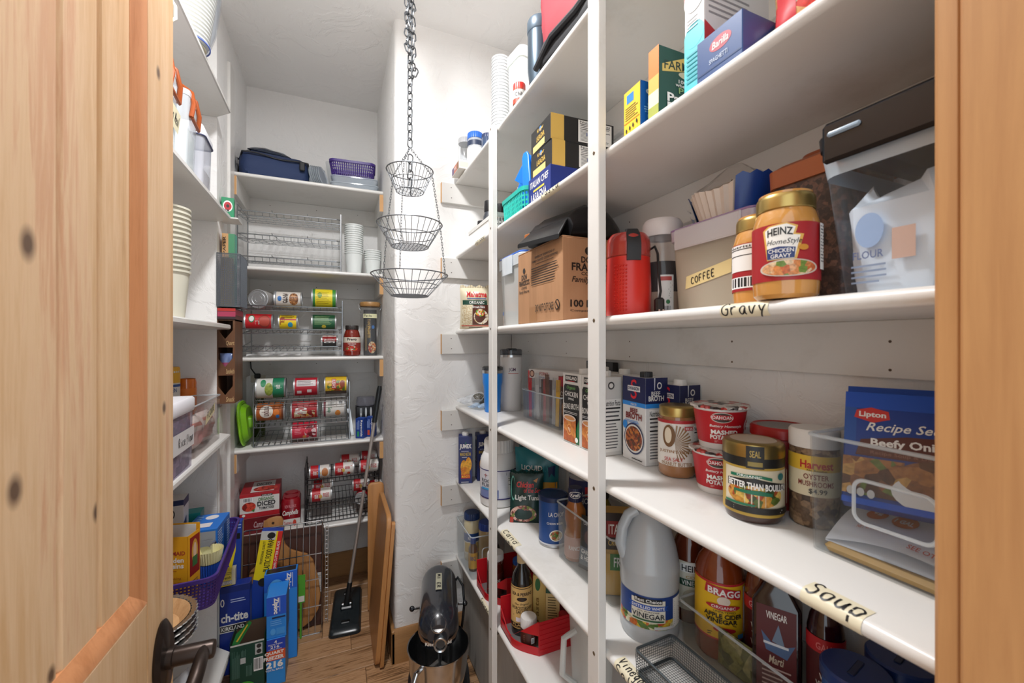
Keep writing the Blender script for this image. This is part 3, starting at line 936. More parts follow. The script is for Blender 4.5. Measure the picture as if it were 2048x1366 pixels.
# red and black lunch bag
t = thing('cooler_bag', 'red fabric cooler bag with black base and grey piping on the top shelf', 'bag', (.625, .875, ZT+.005), 4)
REDF = mat('#8a2530', .7); BLKF = mat('#16161a', .75)
def puffy(w, d, z0, z1, bulge=.06, n=9, seed=1, rr=.05):
    rnd = random.Random(seed); R = []
    for j in range(n):
        v = j/(n-1); k = 1+bulge*sin(pi*v); z = z0+(z1-z0)*v
        p = rrect(w*k, d*k, rr, 6)
        R.append([(x*(1+.02*sin(7*i*.6+j*1.3)), y*(1+.025*sin(5*i*.5+j*2+seed)), z+.003*sin(i*1.1+j)) for i, (x, y) in enumerate(p)])
    return R
MB().loft(puffy(.225, .275, .04, .31, .05, 9, 2), REDF).build('bag_body', t)
MB().loft(puffy(.23, .30, 0, .05, .04, 5, 4), BLKF).build('base_panel', t)
MB().tube([(-.105+.01*sin(i), -.135+.27*i/14, .11+.17*sin(pi*i/14)) for i in range(15)], .004, mat('#8d949a', .4), 8).build('piping', t)
MB().tube([(-.109, -.09, .30), (-.113, -.07, .2), (-.112, -.075, .12), (-.115, -.06, .09)], .0055, mat('#5d1a2c', .7), 8).build('zipper', t)
MB().tube([(-.114, .145, .01), (-.124, .05, .035), (-.123, -.05, .03), (-.116, -.14, .05)], .008, BLKF, 8).build('strap', t)

# ---- second shelf: spices, pasta
lattice_basket('slotted_basket', 'white slotted plastic basket of spices left of the far post', (.555, 1.505, ZA), 0, .09, .31, .06, '#e7e6e2', 1, .011, .04)
DKG = mat('#2c2e31', .3)
for (x, y, hh, r_, nm, lb) in ((.548, 1.60, .085, .022, 'spice grinder with black cap at the left end of the white basket', '#5b5e60'),
                               (.545, 1.50, .13, .025, 'tallest spice grinder with dark label in the white basket', '#3b3f46'),
                               (.56, 1.425, .10, .022, 'spice grinder with black cap beside the far post', '#6a5a4a')):
    t = thing('spice_grinder', nm, 'spice jar', (x, y, ZA+.0035), facing(x, y))
    MB().lathe([(0, 0), (r_, 0), (r_, hh*.62), (r_*.72, hh*.78), (r_*.72, hh*.8)], mat(lb, .25), 24).build('jar_body', t)
    MB().lathe([(r_*.8, hh*.79), (r_*.85, hh*.84), (r_*.78, hh*1.1), (r_*.6, hh*1.12), (0, hh*1.12)], mat('#1b1b1d', .35), 24).build('cap', t)
    pb = MB(); decals(pb, cyl_map(r_, hh*.1, hh*.55, 1.2), [('r', 0, 0, 1, 1, '#43464b'), ('t', 'Black', .2, .6, .8, .85, W_), ('t', 'Pepper', .2, .3, .8, .55, W_)], nu=12); pb.build('paper_label', t)
bkt = lattice_basket('slotted_basket', 'turquoise slotted plastic basket holding bags of pasta', (.578, 1.204, ZA), 0, .13, .185, .072, '#1fb0a2', 4, .011, .05)
PASTA = pic(['#d9b06a', '#e6c88a', '#c4924c', '#efe0bc'], 120)
bag('pasta_bag', 'clear bag of dry pasta slumped at the far end of the turquoise basket', 'bag', (.585, 1.25, ZA+.005), (0, 0, -60), .075, .125, .05, clear('#e8e6e0', .5, .15), (('e', .2, .05, .8, .5, PASTA), ('r', .6, .2, .85, .6, '#2b4a3c')), 3)
bag('tortilla_bag', 'orange-tinted plastic bag standing behind the blue scoops', 'bag', (.603, 1.148, ZA+.005), (0, 0, -62), .06, .215, .035, pic(['#d8a05c', '#c98543', '#e6bd84', '#b87738'], 200, .25), (), 5, crimp=clear('#e8e8e8', .5, .2))
t = thing('plastic_scoop', 'bright blue plastic scoop with upright handle in the turquoise basket', 'scoop', (.553, 1.165, ZA+.03), (-4, -8, -70))
BLUEP = mat('#1673cf', .35)
MB().loft([ring(rrect(.05, .012, .005), 0), ring(rrect(.036, .012, .005), .05), ring(rrect(.032, .010, .005), .165), ring(rrect(.018, .008, .004), .18)], BLUEP).build('handle', t)
MB().loft([ring(rrect(.052, .03, .01), -.015), ring(rrect(.062, .038, .012), .045)], BLUEP).build('bowl', t)
t = thing('plastic_scoop', 'lower blue plastic scoop lying tilted in the turquoise basket', 'scoop', (.558, 1.222, ZA+.118), (10, 35, -60))
MB().loft([ring(rrect(.07, .012, .005), 0), ring(rrect(.06, .012, .005), .035), ring(rrect(.04, .010, .005), .09)], BLUEP).build('blade', t)
MB().loft([ring(rrect(.02, .012, .004), -.04), ring(rrect(.022, .012, .004), .002)], BLUEP).build('handle', t)
carton('lasagna_box', 'navy blue box reading Italian Chef under the black boxes', 'box', (.63, 1.04, ZA), (.135, .21, .082), -90, '#1d2f7a',
       {'f': [('t', 'ITALIAN CHEF', .1, .62, .92, .85, W_), ('r', .25, .45, .75, .52, '#d9c04a'), ('t', 'LASAGNA', .15, .12, .85, .4, W_)]})
for i in (0, 1):
    dec = {'f': [('t', 'LASAGNA', .3, .4, .7, .62, '#d9b456'), ('e', .44, .72, .56, .92, '#3c7fc4'), ('t', 'Kroger', .34, .7, .66, .88, '#d9b456'), ('r', .12, .06, .72, .32, '#dcc27c')],
           'r': [('r', 0, 0, .2, 1, '#d2ab55'), ('n', .42, .08, .96, .94), ('t', '180', .55, .35, .68, .48, '#274c8f')]}
    carton('lasagna_box', 'black and gold lasagna box '+('at the top of the pasta stack' if i else 'in the middle of the pasta stack'), 'box', (.632, 1.04, ZA+.0826+i*.0702), (.13, .2, .07), -90-2*i, '#1d1c1c', dec)
# near bay
t = clear_bin('small_bin', 'small clear box with black lid right of the near post on the pasta shelf', (.63, .70, ZA), 0, .09, .1, .045)
MB().box(-.047, -.052, .045, .047, .052, .052, mat('#17171a', .4), .002).build('lid', t)
pb = MB(); decals(pb, face_map(.09, .1, .045, 'l'), [('r', .1, .1, .9, .8, '#dfe6dc'), ('t', 'MINTS', .2, .3, .8, .6, '#2f7d54')], off=.003); pb.build('paper_label', t)
carton('cereal_box', 'small yellow box with blue side panel on the pasta shelf', 'box', (.573, .636, ZA), (.05, .105, .094), -92, '#efc63a',
       {'f': [('r', .2, .72, .62, .9, '#2f83cf'), ('l', .12, .38, .88, .66, 6, '#6b5a2a'), ('r', .05, .33, .95, .345, '#c9722c'), ('e', .15, .13, .23, .22, INK), ('e', .36, .15, .44, .24, INK), ('e', .56, .17, .64, .26, INK), ('e', .78, .2, .86, .29, INK)],
        'r': [('r', 0, 0, 1, 1, '#1b63b4'), ('t', '0g', .12, .72, .4, .86, W_), ('t', 'Vanilla', .08, .05, .3, .6, '#7db7e8', {'rot': 90})]})
carton('pasta_box', 'dark green box of parmesan fettuccine on the pasta shelf', 'box', (.601, .5845, ZA), (.15, .026, .135), 0, '#164a40',
       {'f': [('p', [(.05, .66), (.05, .76), (.5, .97), (.95, .97), (.95, .86)], '#d6b964'), ('t', 'FARMHOUSE', .08, .7, .98, .82, '#1d3b33', {'sl': .9}),
              ('e', .3, .62, .85, .74, '#c9c4a8'), ('t', '100% Durum', .3, .56, .8, .61, W_), ('t', 'wheat semolina', .25, .51, .8, .555, W_), ('t', 'PASTA', .3, .42, .78, .50, '#8fb474'),
              ('t', 'Parmesan', .12, .28, .95, .40, W_, {'b': .03}), ('t', 'Fettuccine', .12, .15, .95, .27, W_, {'b': .03}), ('t', 'Made with', .14, .01, .5, .06, W_)],
        'l': [('r', 0, .55, 1, 1, '#e07f35'), ('r', 0, .4, 1, .62, '#f0b357'), ('r', 0, .22, 1, .42, '#efe4c0'), ('r', 0, 0, 1, .23, '#a9b053')]})
carton('rice_mix_box', 'tall white, coral and turquoise box cut off by the picture top', 'box', (.605, .497, ZA), (.15, .040, .225), 0, '#d7d8d8',
       {'l': [('r', 0, 0, 1, .45, '#4dc1cc'), ('e', -.0, .36, 1.0, .54, '#4dc1cc'), ('r', 0, .72, 1, 1, '#dd5f52'), ('e', 0, .62, 1, .8, '#e8e6e4'), ('t', 'MADE', .2, .86, .8, .93, W_), ('l', .12, .5, .8, .6, 4, '#a9b5b8'), ('l', .12, .12, .8, .34, 7, '#3fa3b0')],
        'f': [('l', .06, .55, .8, .96, 10, '#8f8f92'), ('p', [(0, .5), (0, .33), (.5, .33)], '#b8303a'), ('p', [(0, .33), (0, .0), (.6, .0), (.5, .33)], '#17707a')]})
carton('spaghetti_box', 'navy blue spaghetti box lying with its red oval mark facing out', 'box', (.63, .4365, ZA), (.078, .235, .066), -90, '#2a4a80',
       {'f': [('e', .3, .5, .78, .82, '#b04453'), ('t', 'Barilla', .36, .58, .72, .74, W_, {'s': .2}), ('t', 'SPAGHETTI', .3, .3, .7, .4, '#b9c4d6'), ('r', .03, .18, .97, .2, '#1c3562')]})
BREAD = pic(['#c9372c', '#b98a58', '#e2d6c6', '#8f4a2c', '#d9a36a'], 45, .2)
bag('snack_bag', 'crinkled red and brown snack bag at the near end of the pasta shelf', 'bag', (.585, .325, ZA), (0, 0, -85), .15, .16, .07, BREAD, (('r', .08, .05, .3, .5, '#c3222a'),), 8, crimp='#c3222a')

# ---- third shelf (eye level)
RICE = pic(['#d9c9a6', '#c9b48c', '#e6dcc0'], 260)
RPIC = pic(['#e4dccb', '#d8cdb5', '#efe8d8', '#c9a05a'], 220)
VEG = pic(['#5d9a3c', '#d9b02c', '#c24b2c', '#e0d6b8'], 140)
bag('rice_bag', 'bag of organic brown rice at the far end of the eye-level shelf', 'bag', (.545, 1.68, ZG), facing(.54, 1.69), .128, .175, .05, '#d8cdb0',
    (('r', .08, .58, .92, .69, '#1f4a3c'), ('t', 'Mahatma', .22, .76, .9, .90, '#c4222a', {'b': .035}), ('r', .24, .715, .88, .735, '#2c4a8c'), ('t', 'ORGANIC', .3, .6, .82, .67, W_), ('r', .42, .1, .95, .58, '#552c22'), ('t', 'Brown Rice', .42, .5, .84, .56, W_),
     ('r', .06, .08, .40, .56, RICE), ('e', .46, .12, .96, .46, RPIC), ('e', .52, .3, .84, .48, VEG), ('r', .05, .07, .95, .085, '#c4222a'), ('l', .3, .02, .8, .06, 1, INK)), 11, crimp='#d9cfb4')
carton('cracker_box', 'orange box half hidden behind the far post on the eye-level shelf', 'box', (.655, 1.47, ZG), (.06, .14, .165), 0, '#d0762c', {'f': [('r', .4, .1, .9, .4, '#e3c98a'), ('t', 'OATS', .1, .1, .35, .9, '#5a2a14', {'rot': 90})]})
jar('food_jar', 'squat clear jar with blue lid low behind the far post', 'jar', (.592, 1.395, ZG), 0, [(0, 0), (.028, 0), (.03, .045), (.029, .05)], clear('#e2d6cf', .55, .2), (.031, '#3d6fb0'), .014)
t = thing('storage_container', 'tall frosted container with blue-edged clip lid beside the coffee case', 'container', (.605, 1.265, ZG), 0)
MB().loft([ring(rrect(.13, .17, .02), 0), ring(rrect(.15, .19, .02), .20)], clear('#d9dcda', .62, .3)).build('container_body', t)
MB().loft([ring(rrect(.158, .198, .022), .192), ring(rrect(.160, .2, .022), .224), ring(rrect(.148, .188, .02), .23)], clear('#e4ebf0', .7, .25)).build('lid', t)
MB().tube(ring(rrect(.150, .19, .02), .231), .003, mat('#3c6fd0', .4), 6, True).build('blue_seal', t)
MB().loft([ring(rrect(.004, .08, .002, 2, -.083, 0), .168), ring(rrect(.006, .085, .002, 2, -.083, 0), .226)], clear('#e4ebf0', .7, .25)).build('clip', t)
CARD = wood('cardboard', [(.3, '#9c7350'), (.5, '#b18560'), (.8, '#a67a55')], 'z', 20, .8, grain=.5)
DK = '#2a211b'
def cardbox(name, label, loc, size, rot, dec):
    w, d, h = size
    t = thing(name, label, 'cardboard box', loc, rot)
    MB().box(-w/2, -d/2, 0, w/2, d/2, h, CARD, .0018).build('box_body', t)
    for s in (-1, 1):
        MB().box(-w/2+.001, s*d/2-(d*.49 if s > 0 else 0), h, w/2-.001, s*d/2+(0 if s > 0 else d*.49), h+.003, CARD, .0008).build('top_flap', t)
    for fc, it in dec.items():
        pb = MB(); decals(pb, face_map(w, d, h, fc), it); pb.build('print', t, smooth=0)
    return t
cardbox('coffee_case', 'brown cardboard coffee case reading Don Francisco\'s on the eye-level shelf', (.618, 1.0175, ZG), (.268, .214, .206), -90,
 {'f': [('r', .3, .02, .48, .22, '#a2764f'), ('t', 'DON', .1, .62, .24, .7, DK, {'b': .03}), ('t', "FRANCISCO'S", .04, .54, .3, .62, DK, {'b': .03}), ('t', 'COFFEE', .1, .49, .24, .525, DK), ('t', 'Family Reserve', .04, .42, .3, .475, DK, {'s': .3}), ('e', .14, .71, .2, .79, DK),
        ('t', 'INSPIRED BY GENERATIONS OF', .44, .86, .86, .89, DK), ('t', 'FAMILY CRAFTED COFFEE EXPERTISE', .38, .81, .92, .84, DK), ('r', .46, .78, .84, .786, DK),
        ('l', .36, .5, .94, .75, 8, DK), ('t', 'DO NOT CUT CASE', .46, .14, .84, .24, DK), ('e', .87, .13, .96, .26, DK), ('e', .88, .145, .95, .245, '#a97c58'), ('p', [(.885, .23), (.9, .24), (.945, .16), (.93, .15)], DK)],
  'r': [('e', .3, .8, .4, .9, DK), ('t', "DON", .25, .7, .45, .78, DK, {'b': .03}), ('t', "FRANCISCO'S", .12, .6, .9, .7, DK, {'b': .03}), ('t', 'COFFEE', .25, .55, .5, .59, DK), ('t', 'Family Reserve', .12, .44, .7, .53, DK, {'s': .3}),
        ('t', '100 REGULAR', .1, .16, .9, .25, DK, {'b': .03}), ('t', 'Compatible with', .1, .1, .6, .13, DK)]})
t = thing('coffee_bag', 'glossy black foil coffee bag lying on the cardboard case', 'bag', (.60, .99, ZG+.2095), -80)
BF = mat('#141416', .28)
R = []
for j in range(9):
    v = j/8; ww = .22*(1-.12*abs(2*v-1)**2); hh = .012+.082*sin(pi*(.08+.84*v))**.6
    R.append([(x*(1+.02*sin(i*1.7+j)), -.08+.17*v, max(0, hh/2+z*(1+.06*sin(i*2.3+j*1.9)))) for i, (x, z) in enumerate(rrect(ww, hh, hh*.42, 4))])
MB().loft(R, BF).build('bag_body', t)
R = [[(x, -.07-.016*j, .05-.017*j+z+.004*sin(x*90+j)) for x, z in rrect(.15+.01*j, .012, .004, 3)] for j in range(4)]
fb = MB().loft(R, BF).build('folded_top', t)
MB().box(-.11, -.082, .03, -.085, -.07, .045, mat('#a25f2c', .5), .002).build('seal_sticker', t)
# red coffee grinder
t = thing('coffee_grinder', 'red electric coffee grinder with black latch and cord', 'coffee grinder', (.572, .712, ZG), facing(.572, .712)+14)
RED = mat('#c1251d', .35)
MB().lathe([(0, 0), (.044, 0), (.046, .004), (.0465, .06), (.0445, .115), (.0445, .122)], RED, 40).build('grinder_body', t)
MB().lathe([(.0435, .123), (.045, .125), (.045, .150), (.043, .163), (.036, .172), (.02, .176), (0, .177)], clear('#c04038', .62, .1), 40).build('clear_lid', t)
MB().loft([[(x, -.0462-.003*sin(pi*k/6) - (0 if k < 4 else -.004*(k-3)), z) for x, z in ((-.014+.004*(k > 5), .112+.011*k), (.014-.004*(k > 5), .112+.011*k))]+[(x, -.040+(.004*(k-3) if k > 3 else 0), .112+.011*k) for x in (.014, -.014)] for k in range(7)], mat('#1a1a1c', .4)).build('latch', t)
mb = MB()
for i in range(5):
    for j in range(13):
        a = -.85+i*.13; z = .012+j*.0075
        mb.sphere((.0462*sin(a), -.0462*cos(a), z), .0022, RED, 6)
mb.build('grip_dimples', t)
MB().tube([(.042, .005, .14), (.052, -.012, .146), (.056, -.018, .13), (.054, -.03, .09), (.057, -.034, .05), (.052, -.04, .032)], .0026, mat('#1a1a1c', .4), 8).build('cord', t)
MB().box(.043, -.049, .006, .061, -.032, .036, mat('#1a1a1c', .4), .004).box(.047, -.052, .001, .050, -.049, .012, STEEL).box(.055, -.052, .001, .058, -.049, .012, STEEL).build('plug', t)
# canister with white lid
t = thing('coffee_canister', 'clear canister of dark coffee with a white lid behind the grinder', 'canister', (.668, .715, ZG), facing(.66, .71))
MB().lathe([(0, 0), (.037, 0), (.039, .004), (.039, .178), (.038, .18)], clear('#e4e4e4', .25, .08), 36).build('canister_body', t)
MB().lathe([(0, .003), (.036, .003), (.036, .055), (0, .055)], mat('#c3ab97', .8), 28).build('contents', t)
MB().lathe([(0, .056), (.036, .056), (.036, .12), (0, .122)], mat('#3a3231', .8), 28).build('contents', t)
MB().lathe([(.041, .176), (.0425, .18), (.0425, .205), (.037, .214), (0, .214)], mat('#d9cfcb', .4), 36).build('lid', t)
pb = MB(); decals(pb, cyl_map(.0392, .012, .09, .6), [('r', .3, 0, 1, 1, W_), ('l', .38, .35, .95, .8, 8, '#555'), ('e', .4, .2, .58, .32, '#3d7d4c'), ('e', .65, .2, .83, .32, '#3d7d4c'), ('bar', .4, .02, .9, .16), ('r', .4, .84, .9, .95, '#c0504a')], nu=10); pb.build('paper_label', t)
# clear coffee box with tape
t = thing('storage_container', 'clear lidded container with COFFEE masking tape', 'container', (.697, .556, ZG), -90)
MB().loft([ring(rrect(.165, .128, .012), 0), ring(rrect(.18, .143, .014), .15)], clear('#c9bda8', .58, .2)).build('container_body', t)
MB().loft([ring(rrect(.186, .149, .014), .146), ring(rrect(.188, .151, .014), .166), ring(rrect(.18, .143, .014), .171)], clear('#cfc0cb', .75, .3)).build('lid', t)
MB().tube(ring(rrect(.186, .149, .014), .168), .0024, mat('#8f6d97', .4), 6, True).build('lid_seal', t)
MB().box(-.075, -.0785, .128, .072, -.0748, .168, clear('#ddd6d6', .6, .2), .002).build('clip', t)
pb = MB(); Mc = lambda u, v, o: ((u-.5)*.18*.97, -.064-.0075*v-o-.0008, v*.15)
decals(pb, Mc, [('p', [(.18, .33), (.2, .49), (.78, .61), (.77, .45)], '#d9c48c')])
Mt = lambda u, v, o: Mc(u, v+.2*(u-.45), o)
handwrite(pb, Mt, 'COFFEE', .26, .42, .58, .5, .0009, o=.0009)
pb.build('tape_label', t)
# coffee filters in a bag
t = thing('coffee_filters', 'pack of white coffee filters in a plastic bag with blue ends', 'coffee filters', (.697, .565, ZG+.1715), -90)
FW = mat('#d8c9bb', .8); mb = MB(); R = []
for j in range(5):
    v = j/4; rr = .048+.020*v
    R.append([((rr*(1+.05*(1 if k % 2 else -1)))*cos(2*pi*k/56)*1.15, (rr*(1+.05*(1 if k % 2 else -1)))*sin(2*pi*k/56)*.8, .001+.062*v+.006*sin(k*.4)*v) for k in range(56)])
mb.loft(R, FW); mb.build('filter_stack', t)
def end_wrap(sx, c, nm):
    R = []
    for j in range(6):
        v = j/5; a0 = pi*.7 if sx < 0 else -pi*.3
        R.append([((.051+.020*v)*cos(a0+pi*.46*k/10)*1.22, (.051+.020*v)*sin(a0+pi*.46*k/10)*.9, .002+.068*v+.003*sin(3*k+j)) for k in range(11)])
    vs = [p for r_ in R for p in r_]; fs = [(j*11+k, j*11+k+1, (j+1)*11+k+1, (j+1)*11+k) for j in range(5) for k in range(10)]
    return MB().add(vs, fs, c)
end_wrap(-1, mat('#1f4ea0', .3), '').build('blue_wrap', t)
end_wrap(1, mat('#1a3f8c', .3), '').build('blue_wrap', t)
pb = MB(); Mw = lambda u, v, o: ((.058+.016*v+o)*cos(pi*1.02+pi*.25*u)*1.22, (.058+.016*v+o)*sin(pi*1.02+pi*.25*u)*.9, .008+.05*v)
decals(pb, Mw, [('r', .1, .05, .8, .42, W_), ('t', '200', .15, .12, .75, .36, '#1b2a55'), ('t', '8-12 CUP', .1, .7, .8, .8, W_)], off=.002, nu=6); pb.build('print', t)
R = []
for j in range(6):
    v = j/5; rr = (.07*(1-v)+.012*v)
    R.append([((rr*(1+.12*sin(5*k*.5+j)))*cos(2*pi*k/20)*1.1+.01*v, rr*.8*(1+.1*sin(3*k+j))*sin(2*pi*k/20), .064+.045*v) for k in range(20)])
MB().loft(R, clear('#e6e3e0', .22, .15), (False, True)).build('bag_top', t)
# gravy jars
def gravy(label, x, y, rz, z=ZG, back=False):
    food = pic(['#d98a4c', '#c9652e', '#e8c9a0', '#6f8c3a', '#e0a878'], 130)
    if back: ds = [('r', 0, 0, 1, .35, '#9c1f24'), ('n', .1, .42, .9, .98), ('bar', .15, .06, .85, .3)]
    else:
        ds = [('p', [(.3, .36), (.26, .9), (.31, .97), (.46, 1.0), (.55, .93), (.53, .8), (.6, .78), (.54, .36)], '#dcae55'), ('p', [(.315, .37), (.28, .89), (.325, .95), (.46, .975), (.53, .91), (.51, .78), (.57, .765), (.52, .37)], '#f0ede6'),
              ('t', 'HEINZ', .305, .77, .51, .9, INK, {'b': .025, 'arc': .2}), ('t', 'HomeStyle', .3, .6, .58, .72, INK, {'s': .3, 'b': 0}), ('p', [(.305, .38), (.3, .56), (.4, .59), (.53, .56), (.52, .38)], '#24386e'),
              ('t', 'CHICKEN', .315, .48, .515, .55, W_), ('t', 'GRAVY', .335, .39, .495, .46, W_), ('e', .24, .06, .72, .36, '#c9bcae'), ('e', .26, .08, .7, .34, food), ('e', .55, .5, .63, .6, '#c98a2c'), ('r', .76, .18, .85, .98, '#e9e6e2'), ('l', .77, .3, .84, .96, 12, INK)]
    t = jar('gravy_jar', label, 'jar', (x, y, z), rz, [(0, .001), (.031, .001), (.0355, .006), (.0365, .018), (.0365, .094), (.033, .108), (.0295, .114), (.0295, .134)], '#c88f4a', None, 0,
            lab=(.0367, .022, .092, 1.75, '#a31f25', ds))
    MB().lathe([(.0315, .112), (.0325, .113), (.0325, .126), (.0318, .129), (.0305, .131), (0, .1315)], GOLDLID, 36).build('lid', t)
gravy('jar of chicken gravy with red label in front of the shelf', .532, .352, facing(.53, .352)+10)
gravy('gravy jar turned to its nutrition label behind the front gravy jar', .590, .428, facing(.59, .43)-10, back=True)
# container with rust-coloured lid behind
t = thing('storage_container', 'container with rust-orange clip lid behind the gravy jars', 'container', (.70, .392, ZG), 0)
MB().loft([ring(rrect(.11, .10, .012), 0), ring(rrect(.12, .11, .012), .195)], pic(['#3a2a26', '#6b4a3c', '#4c3630'], 150)).build('container_body', t)
MB().loft([ring(rrect(.128, .118, .014), .188), ring(rrect(.13, .12, .014), .215), ring(rrect(.11, .10, .014), .222)], mat('#a5572a', .4)).build('lid', t)
MB().loft([ring(rrect(.08, .07, .02), .22), ring(rrect(.07, .06, .02), .235)], mat('#8f4722', .4)).build('lid_handle', t)
# big flour bin
t = thing('flour_bin', 'big clear flour bin with black latching lid cut off by the door jamb', 'container', (.648, .247, ZG), -90)
MB().loft([ring(rrect(.10, .21, .02), 0), ring(rrect(.128, .245, .022), .165)], clear('#d5e4f0', .2, .08)).build('bin_body', t)
MB().loft([ring(rrect(.124, .241, .022), .138), ring(rrect(.131, .248, .023), .163)], clear('#cfdde8', .6, .2), (False, False)).build('collar', t)
MB().loft([ring(rrect(.135, .252, .024), .172), ring(rrect(.137, .254, .024), .186), ring(rrect(.126, .243, .022), .192)], mat('#15161a', .25)).build('lid', t)
MB().box(-.052, -.134, .150, .05, -.127, .196, mat('#15161a', .2), .004).box(-.045, -.137, .178, -.012, -.133, .184, mat('#8fa3b4', .2), .002).build('latch', t)
t = thing('flour_bag', 'white paper flour bag standing inside the clear bin', 'bag', (.648, .2475, ZG+.0006), -90)
R = []
for j in range(7):
    v = j/6; R.append([(x*(1+.02*sin(i_*1.3+j*2)), y*(1+.02*sin(i_*1.9+j)), .001+.118*v+(.010*sin(i_*.9) if j == 6 else 0)) for i_, (x, y) in enumerate(rrect(.088+.012*v-(.03 if j == 6 else 0), .185+.015*v-(.04 if j == 6 else 0), .02, 6))])
MB().loft(R, mat('#dfe6ee', .7)).build('bag_body', t)
pb = MB(); decals(pb, lambda u, v, o: (-.045+.09*u, -.0985-o, .002+.11*v), [('e', .12, .45, .42, .8, '#9fb6d8'), ('r', .5, .3, .72, .6, '#d3ad9a'), ('l', .08, .08, .45, .3, 4, '#8d9bb3'), ('t', 'FLOUR', .1, .34, .42, .42, '#5b6d96')], off=.003); pb.build('print', t)

# ---- fourth shelf (soup)
t = thing('travel_tumbler', 'bright blue tumbler with clear lid on the soup shelf', 'tumbler', (*at_z(985, 823, ZS), ZS))
MB().lathe([(0, 0), (.031, 0), (.033, .004), (.037, .105), (.0405, .118), (.0415, .158)], mat('#1f7fd8', .35), 40).build('tumbler_body', t)
MB().lathe([(.0416, .158), (.0416, .17), (.040, .172)], STEEL, 40).build('steel_band', t)
MB().lathe([(.0425, .170), (.0425, .182), (.036, .186), (0, .183)], clear('#3a3f45', .6, .1), 40).build('lid', t)
t = thing('travel_tumbler', 'tall white insulated tumbler with purple JGM lettering', 'tumbler', (*at_z(1022, 819, ZS), ZS), facing(.67, 1.59)+6)
WP = mat('#d9d6d4', .4)
MB().lathe([(0, 0), (.041, 0), (.043, .004), (.043, .115), (.0455, .122), (.0465, .222)], WP, 40).build('tumbler_body', t)
MB().lathe([(.0466, .222), (.0466, .231), (.0455, .232)], STEEL, 40).build('steel_band', t)
mb = MB().lathe([(.0465, .230), (.0468, .252), (.043, .255), (0, .248)], clear('#5a6068', .55, .1), 40)
mb.box(-.018, -.03, .247, .022, .03, .258, mat('#17171a', .3), .003).build('lid', t)
pb = MB(); decals(pb, cyl_map(.0464, .15, .18, .8), [('t', 'JGM', .3, .35, .7, .95, '#4a2348'), ('r', .28, .12, .88, .2, '#b0483c')], nu=10); pb.build('print', t)
t = thing('water_bottle', 'dark-capped bottle peeking between the two tumblers', 'bottle', (.69, 1.70, ZS))
MB().lathe([(0, 0), (.033, 0), (.034, .17), (.02, .19)], mat('#8d8f90', .3, .5), 28).build('bottle_body', t)
screw_cap(.022, .05, '#1b1b1d', Matrix.Translation((0, 0, .185))).build('cap', t)
PEPPER = pic(['#5a564e', '#6f6a60', '#3d3a34', '#8a857a'], 300)
t = thing('spice_bag', 'tied clear plastic bag of grey peppery spice at the shelf end', 'bag', (.578, 1.765, ZS))
mb = MB(); mb.sphere((.012, 0, .028), .03, PEPPER, 18, (1.1, .9, .93)); mb.build('contents', t)
R = [[((.036*(1-.8*v)+.012*sin(pi*v)*sin(k*1.3+j))*cos(2*pi*k/18)-.08*v, (.032*(1-.5*v)+.006*sin(k*2.1+j))*sin(2*pi*k/18), .03+(.03-.02*v)*sin(2*pi*k/18+1)*(1-.4*v)) for k in range(18)] for j, v in enumerate([0, .2, .4, .6, .8, 1])]
MB().loft(R, clear('#eef1f4', .35, .12)).build('plastic_wrap', t)
t = thing('zip_bag', 'flat blue-tinted zip bag lying beside the blue tumbler', 'bag', (.575, 1.685, ZS), 20)
R = [[(-.045+.09*i/8, -.04+.08*j/8, .0115+.006*sin(i*.9+j*.5)+.004*sin(j*1.7)) for i in range(9)] for j in range(9)]
MB().add([p for r_ in R for p in r_], [(j*9+i, j*9+i+1, (j+1)*9+i+1, (j+1)*9+i) for j in range(8) for i in range(8)], clear('#b9cfe6', .6, .15)).build('bag_film', t)
MB().box(-.01, -.042, .002, .045, -.03, .006, mat('#2b2f36', .5), .001).build('zip_strip', t)
# cutlery bin
cb = clear_bin('cutlery_bin', 'clear acrylic bin of wrapped plastic cutlery on the soup shelf', (.72, 1.31, ZS), 0, .118, .295, .105)
CW = mat('#cfccca', .35)
def fork_part(mb, m, L=.15):
    mb.box(-.0075, -.0015, 0, .0075, .0015, L*.62, m, .0008)
    mb.box(-.009, -.001, L*.6, .009, .001, L*.74, m, .0008)
    for k in (-.0075, -.0025, .0025, .0075): mb.box(k-.0012, -.001, L*.72, k+.0012, .001, L, m)
names = ['red plastic fork at the far end of the clear cutlery bin', 'silver-wrapped cutlery packet second in the clear bin', 'silver-wrapped cutlery packet third in the clear bin', 'red-handled cutlery packet in the clear bin',
         'brown-striped cutlery packet in the clear bin', 'grey-wrapped cutlery packet near the cookie pouch', 'yellow plastic stick at the near end of the clear bin']
for i, (yy, c, lean) in enumerate(((1.42, '#c9242c', 4), (1.385, '#b4b2b0', -5), (1.355, '#c4c2c0', 8), (1.315, '#bf2a2a', -4), (1.28, '#6e4a3a', 5), (1.25, '#bdbab8', -6), (1.215, '#d9a92c', -8))):
    t = thing('cutlery_packet', names[i], 'cutlery', (.682+.006*(i % 2), yy, ZS+.0030), (lean*.3, 0, -70))
    mb = MB(); fork_part(mb, mat(c, .35), (.175, .165, .17, .15, .17, .16, .155)[i])
    mb.build('fork', t)
    Rr = [[((x)*(1+.1*sin(k*.6)), y, -.002+.155*k/6) for x, y in rrect(.03, .009, .003, 2)] for k in range(7)]
    MB().loft(Rr, clear('#e6e6ea', .24, .1)).build('sleeve', t)
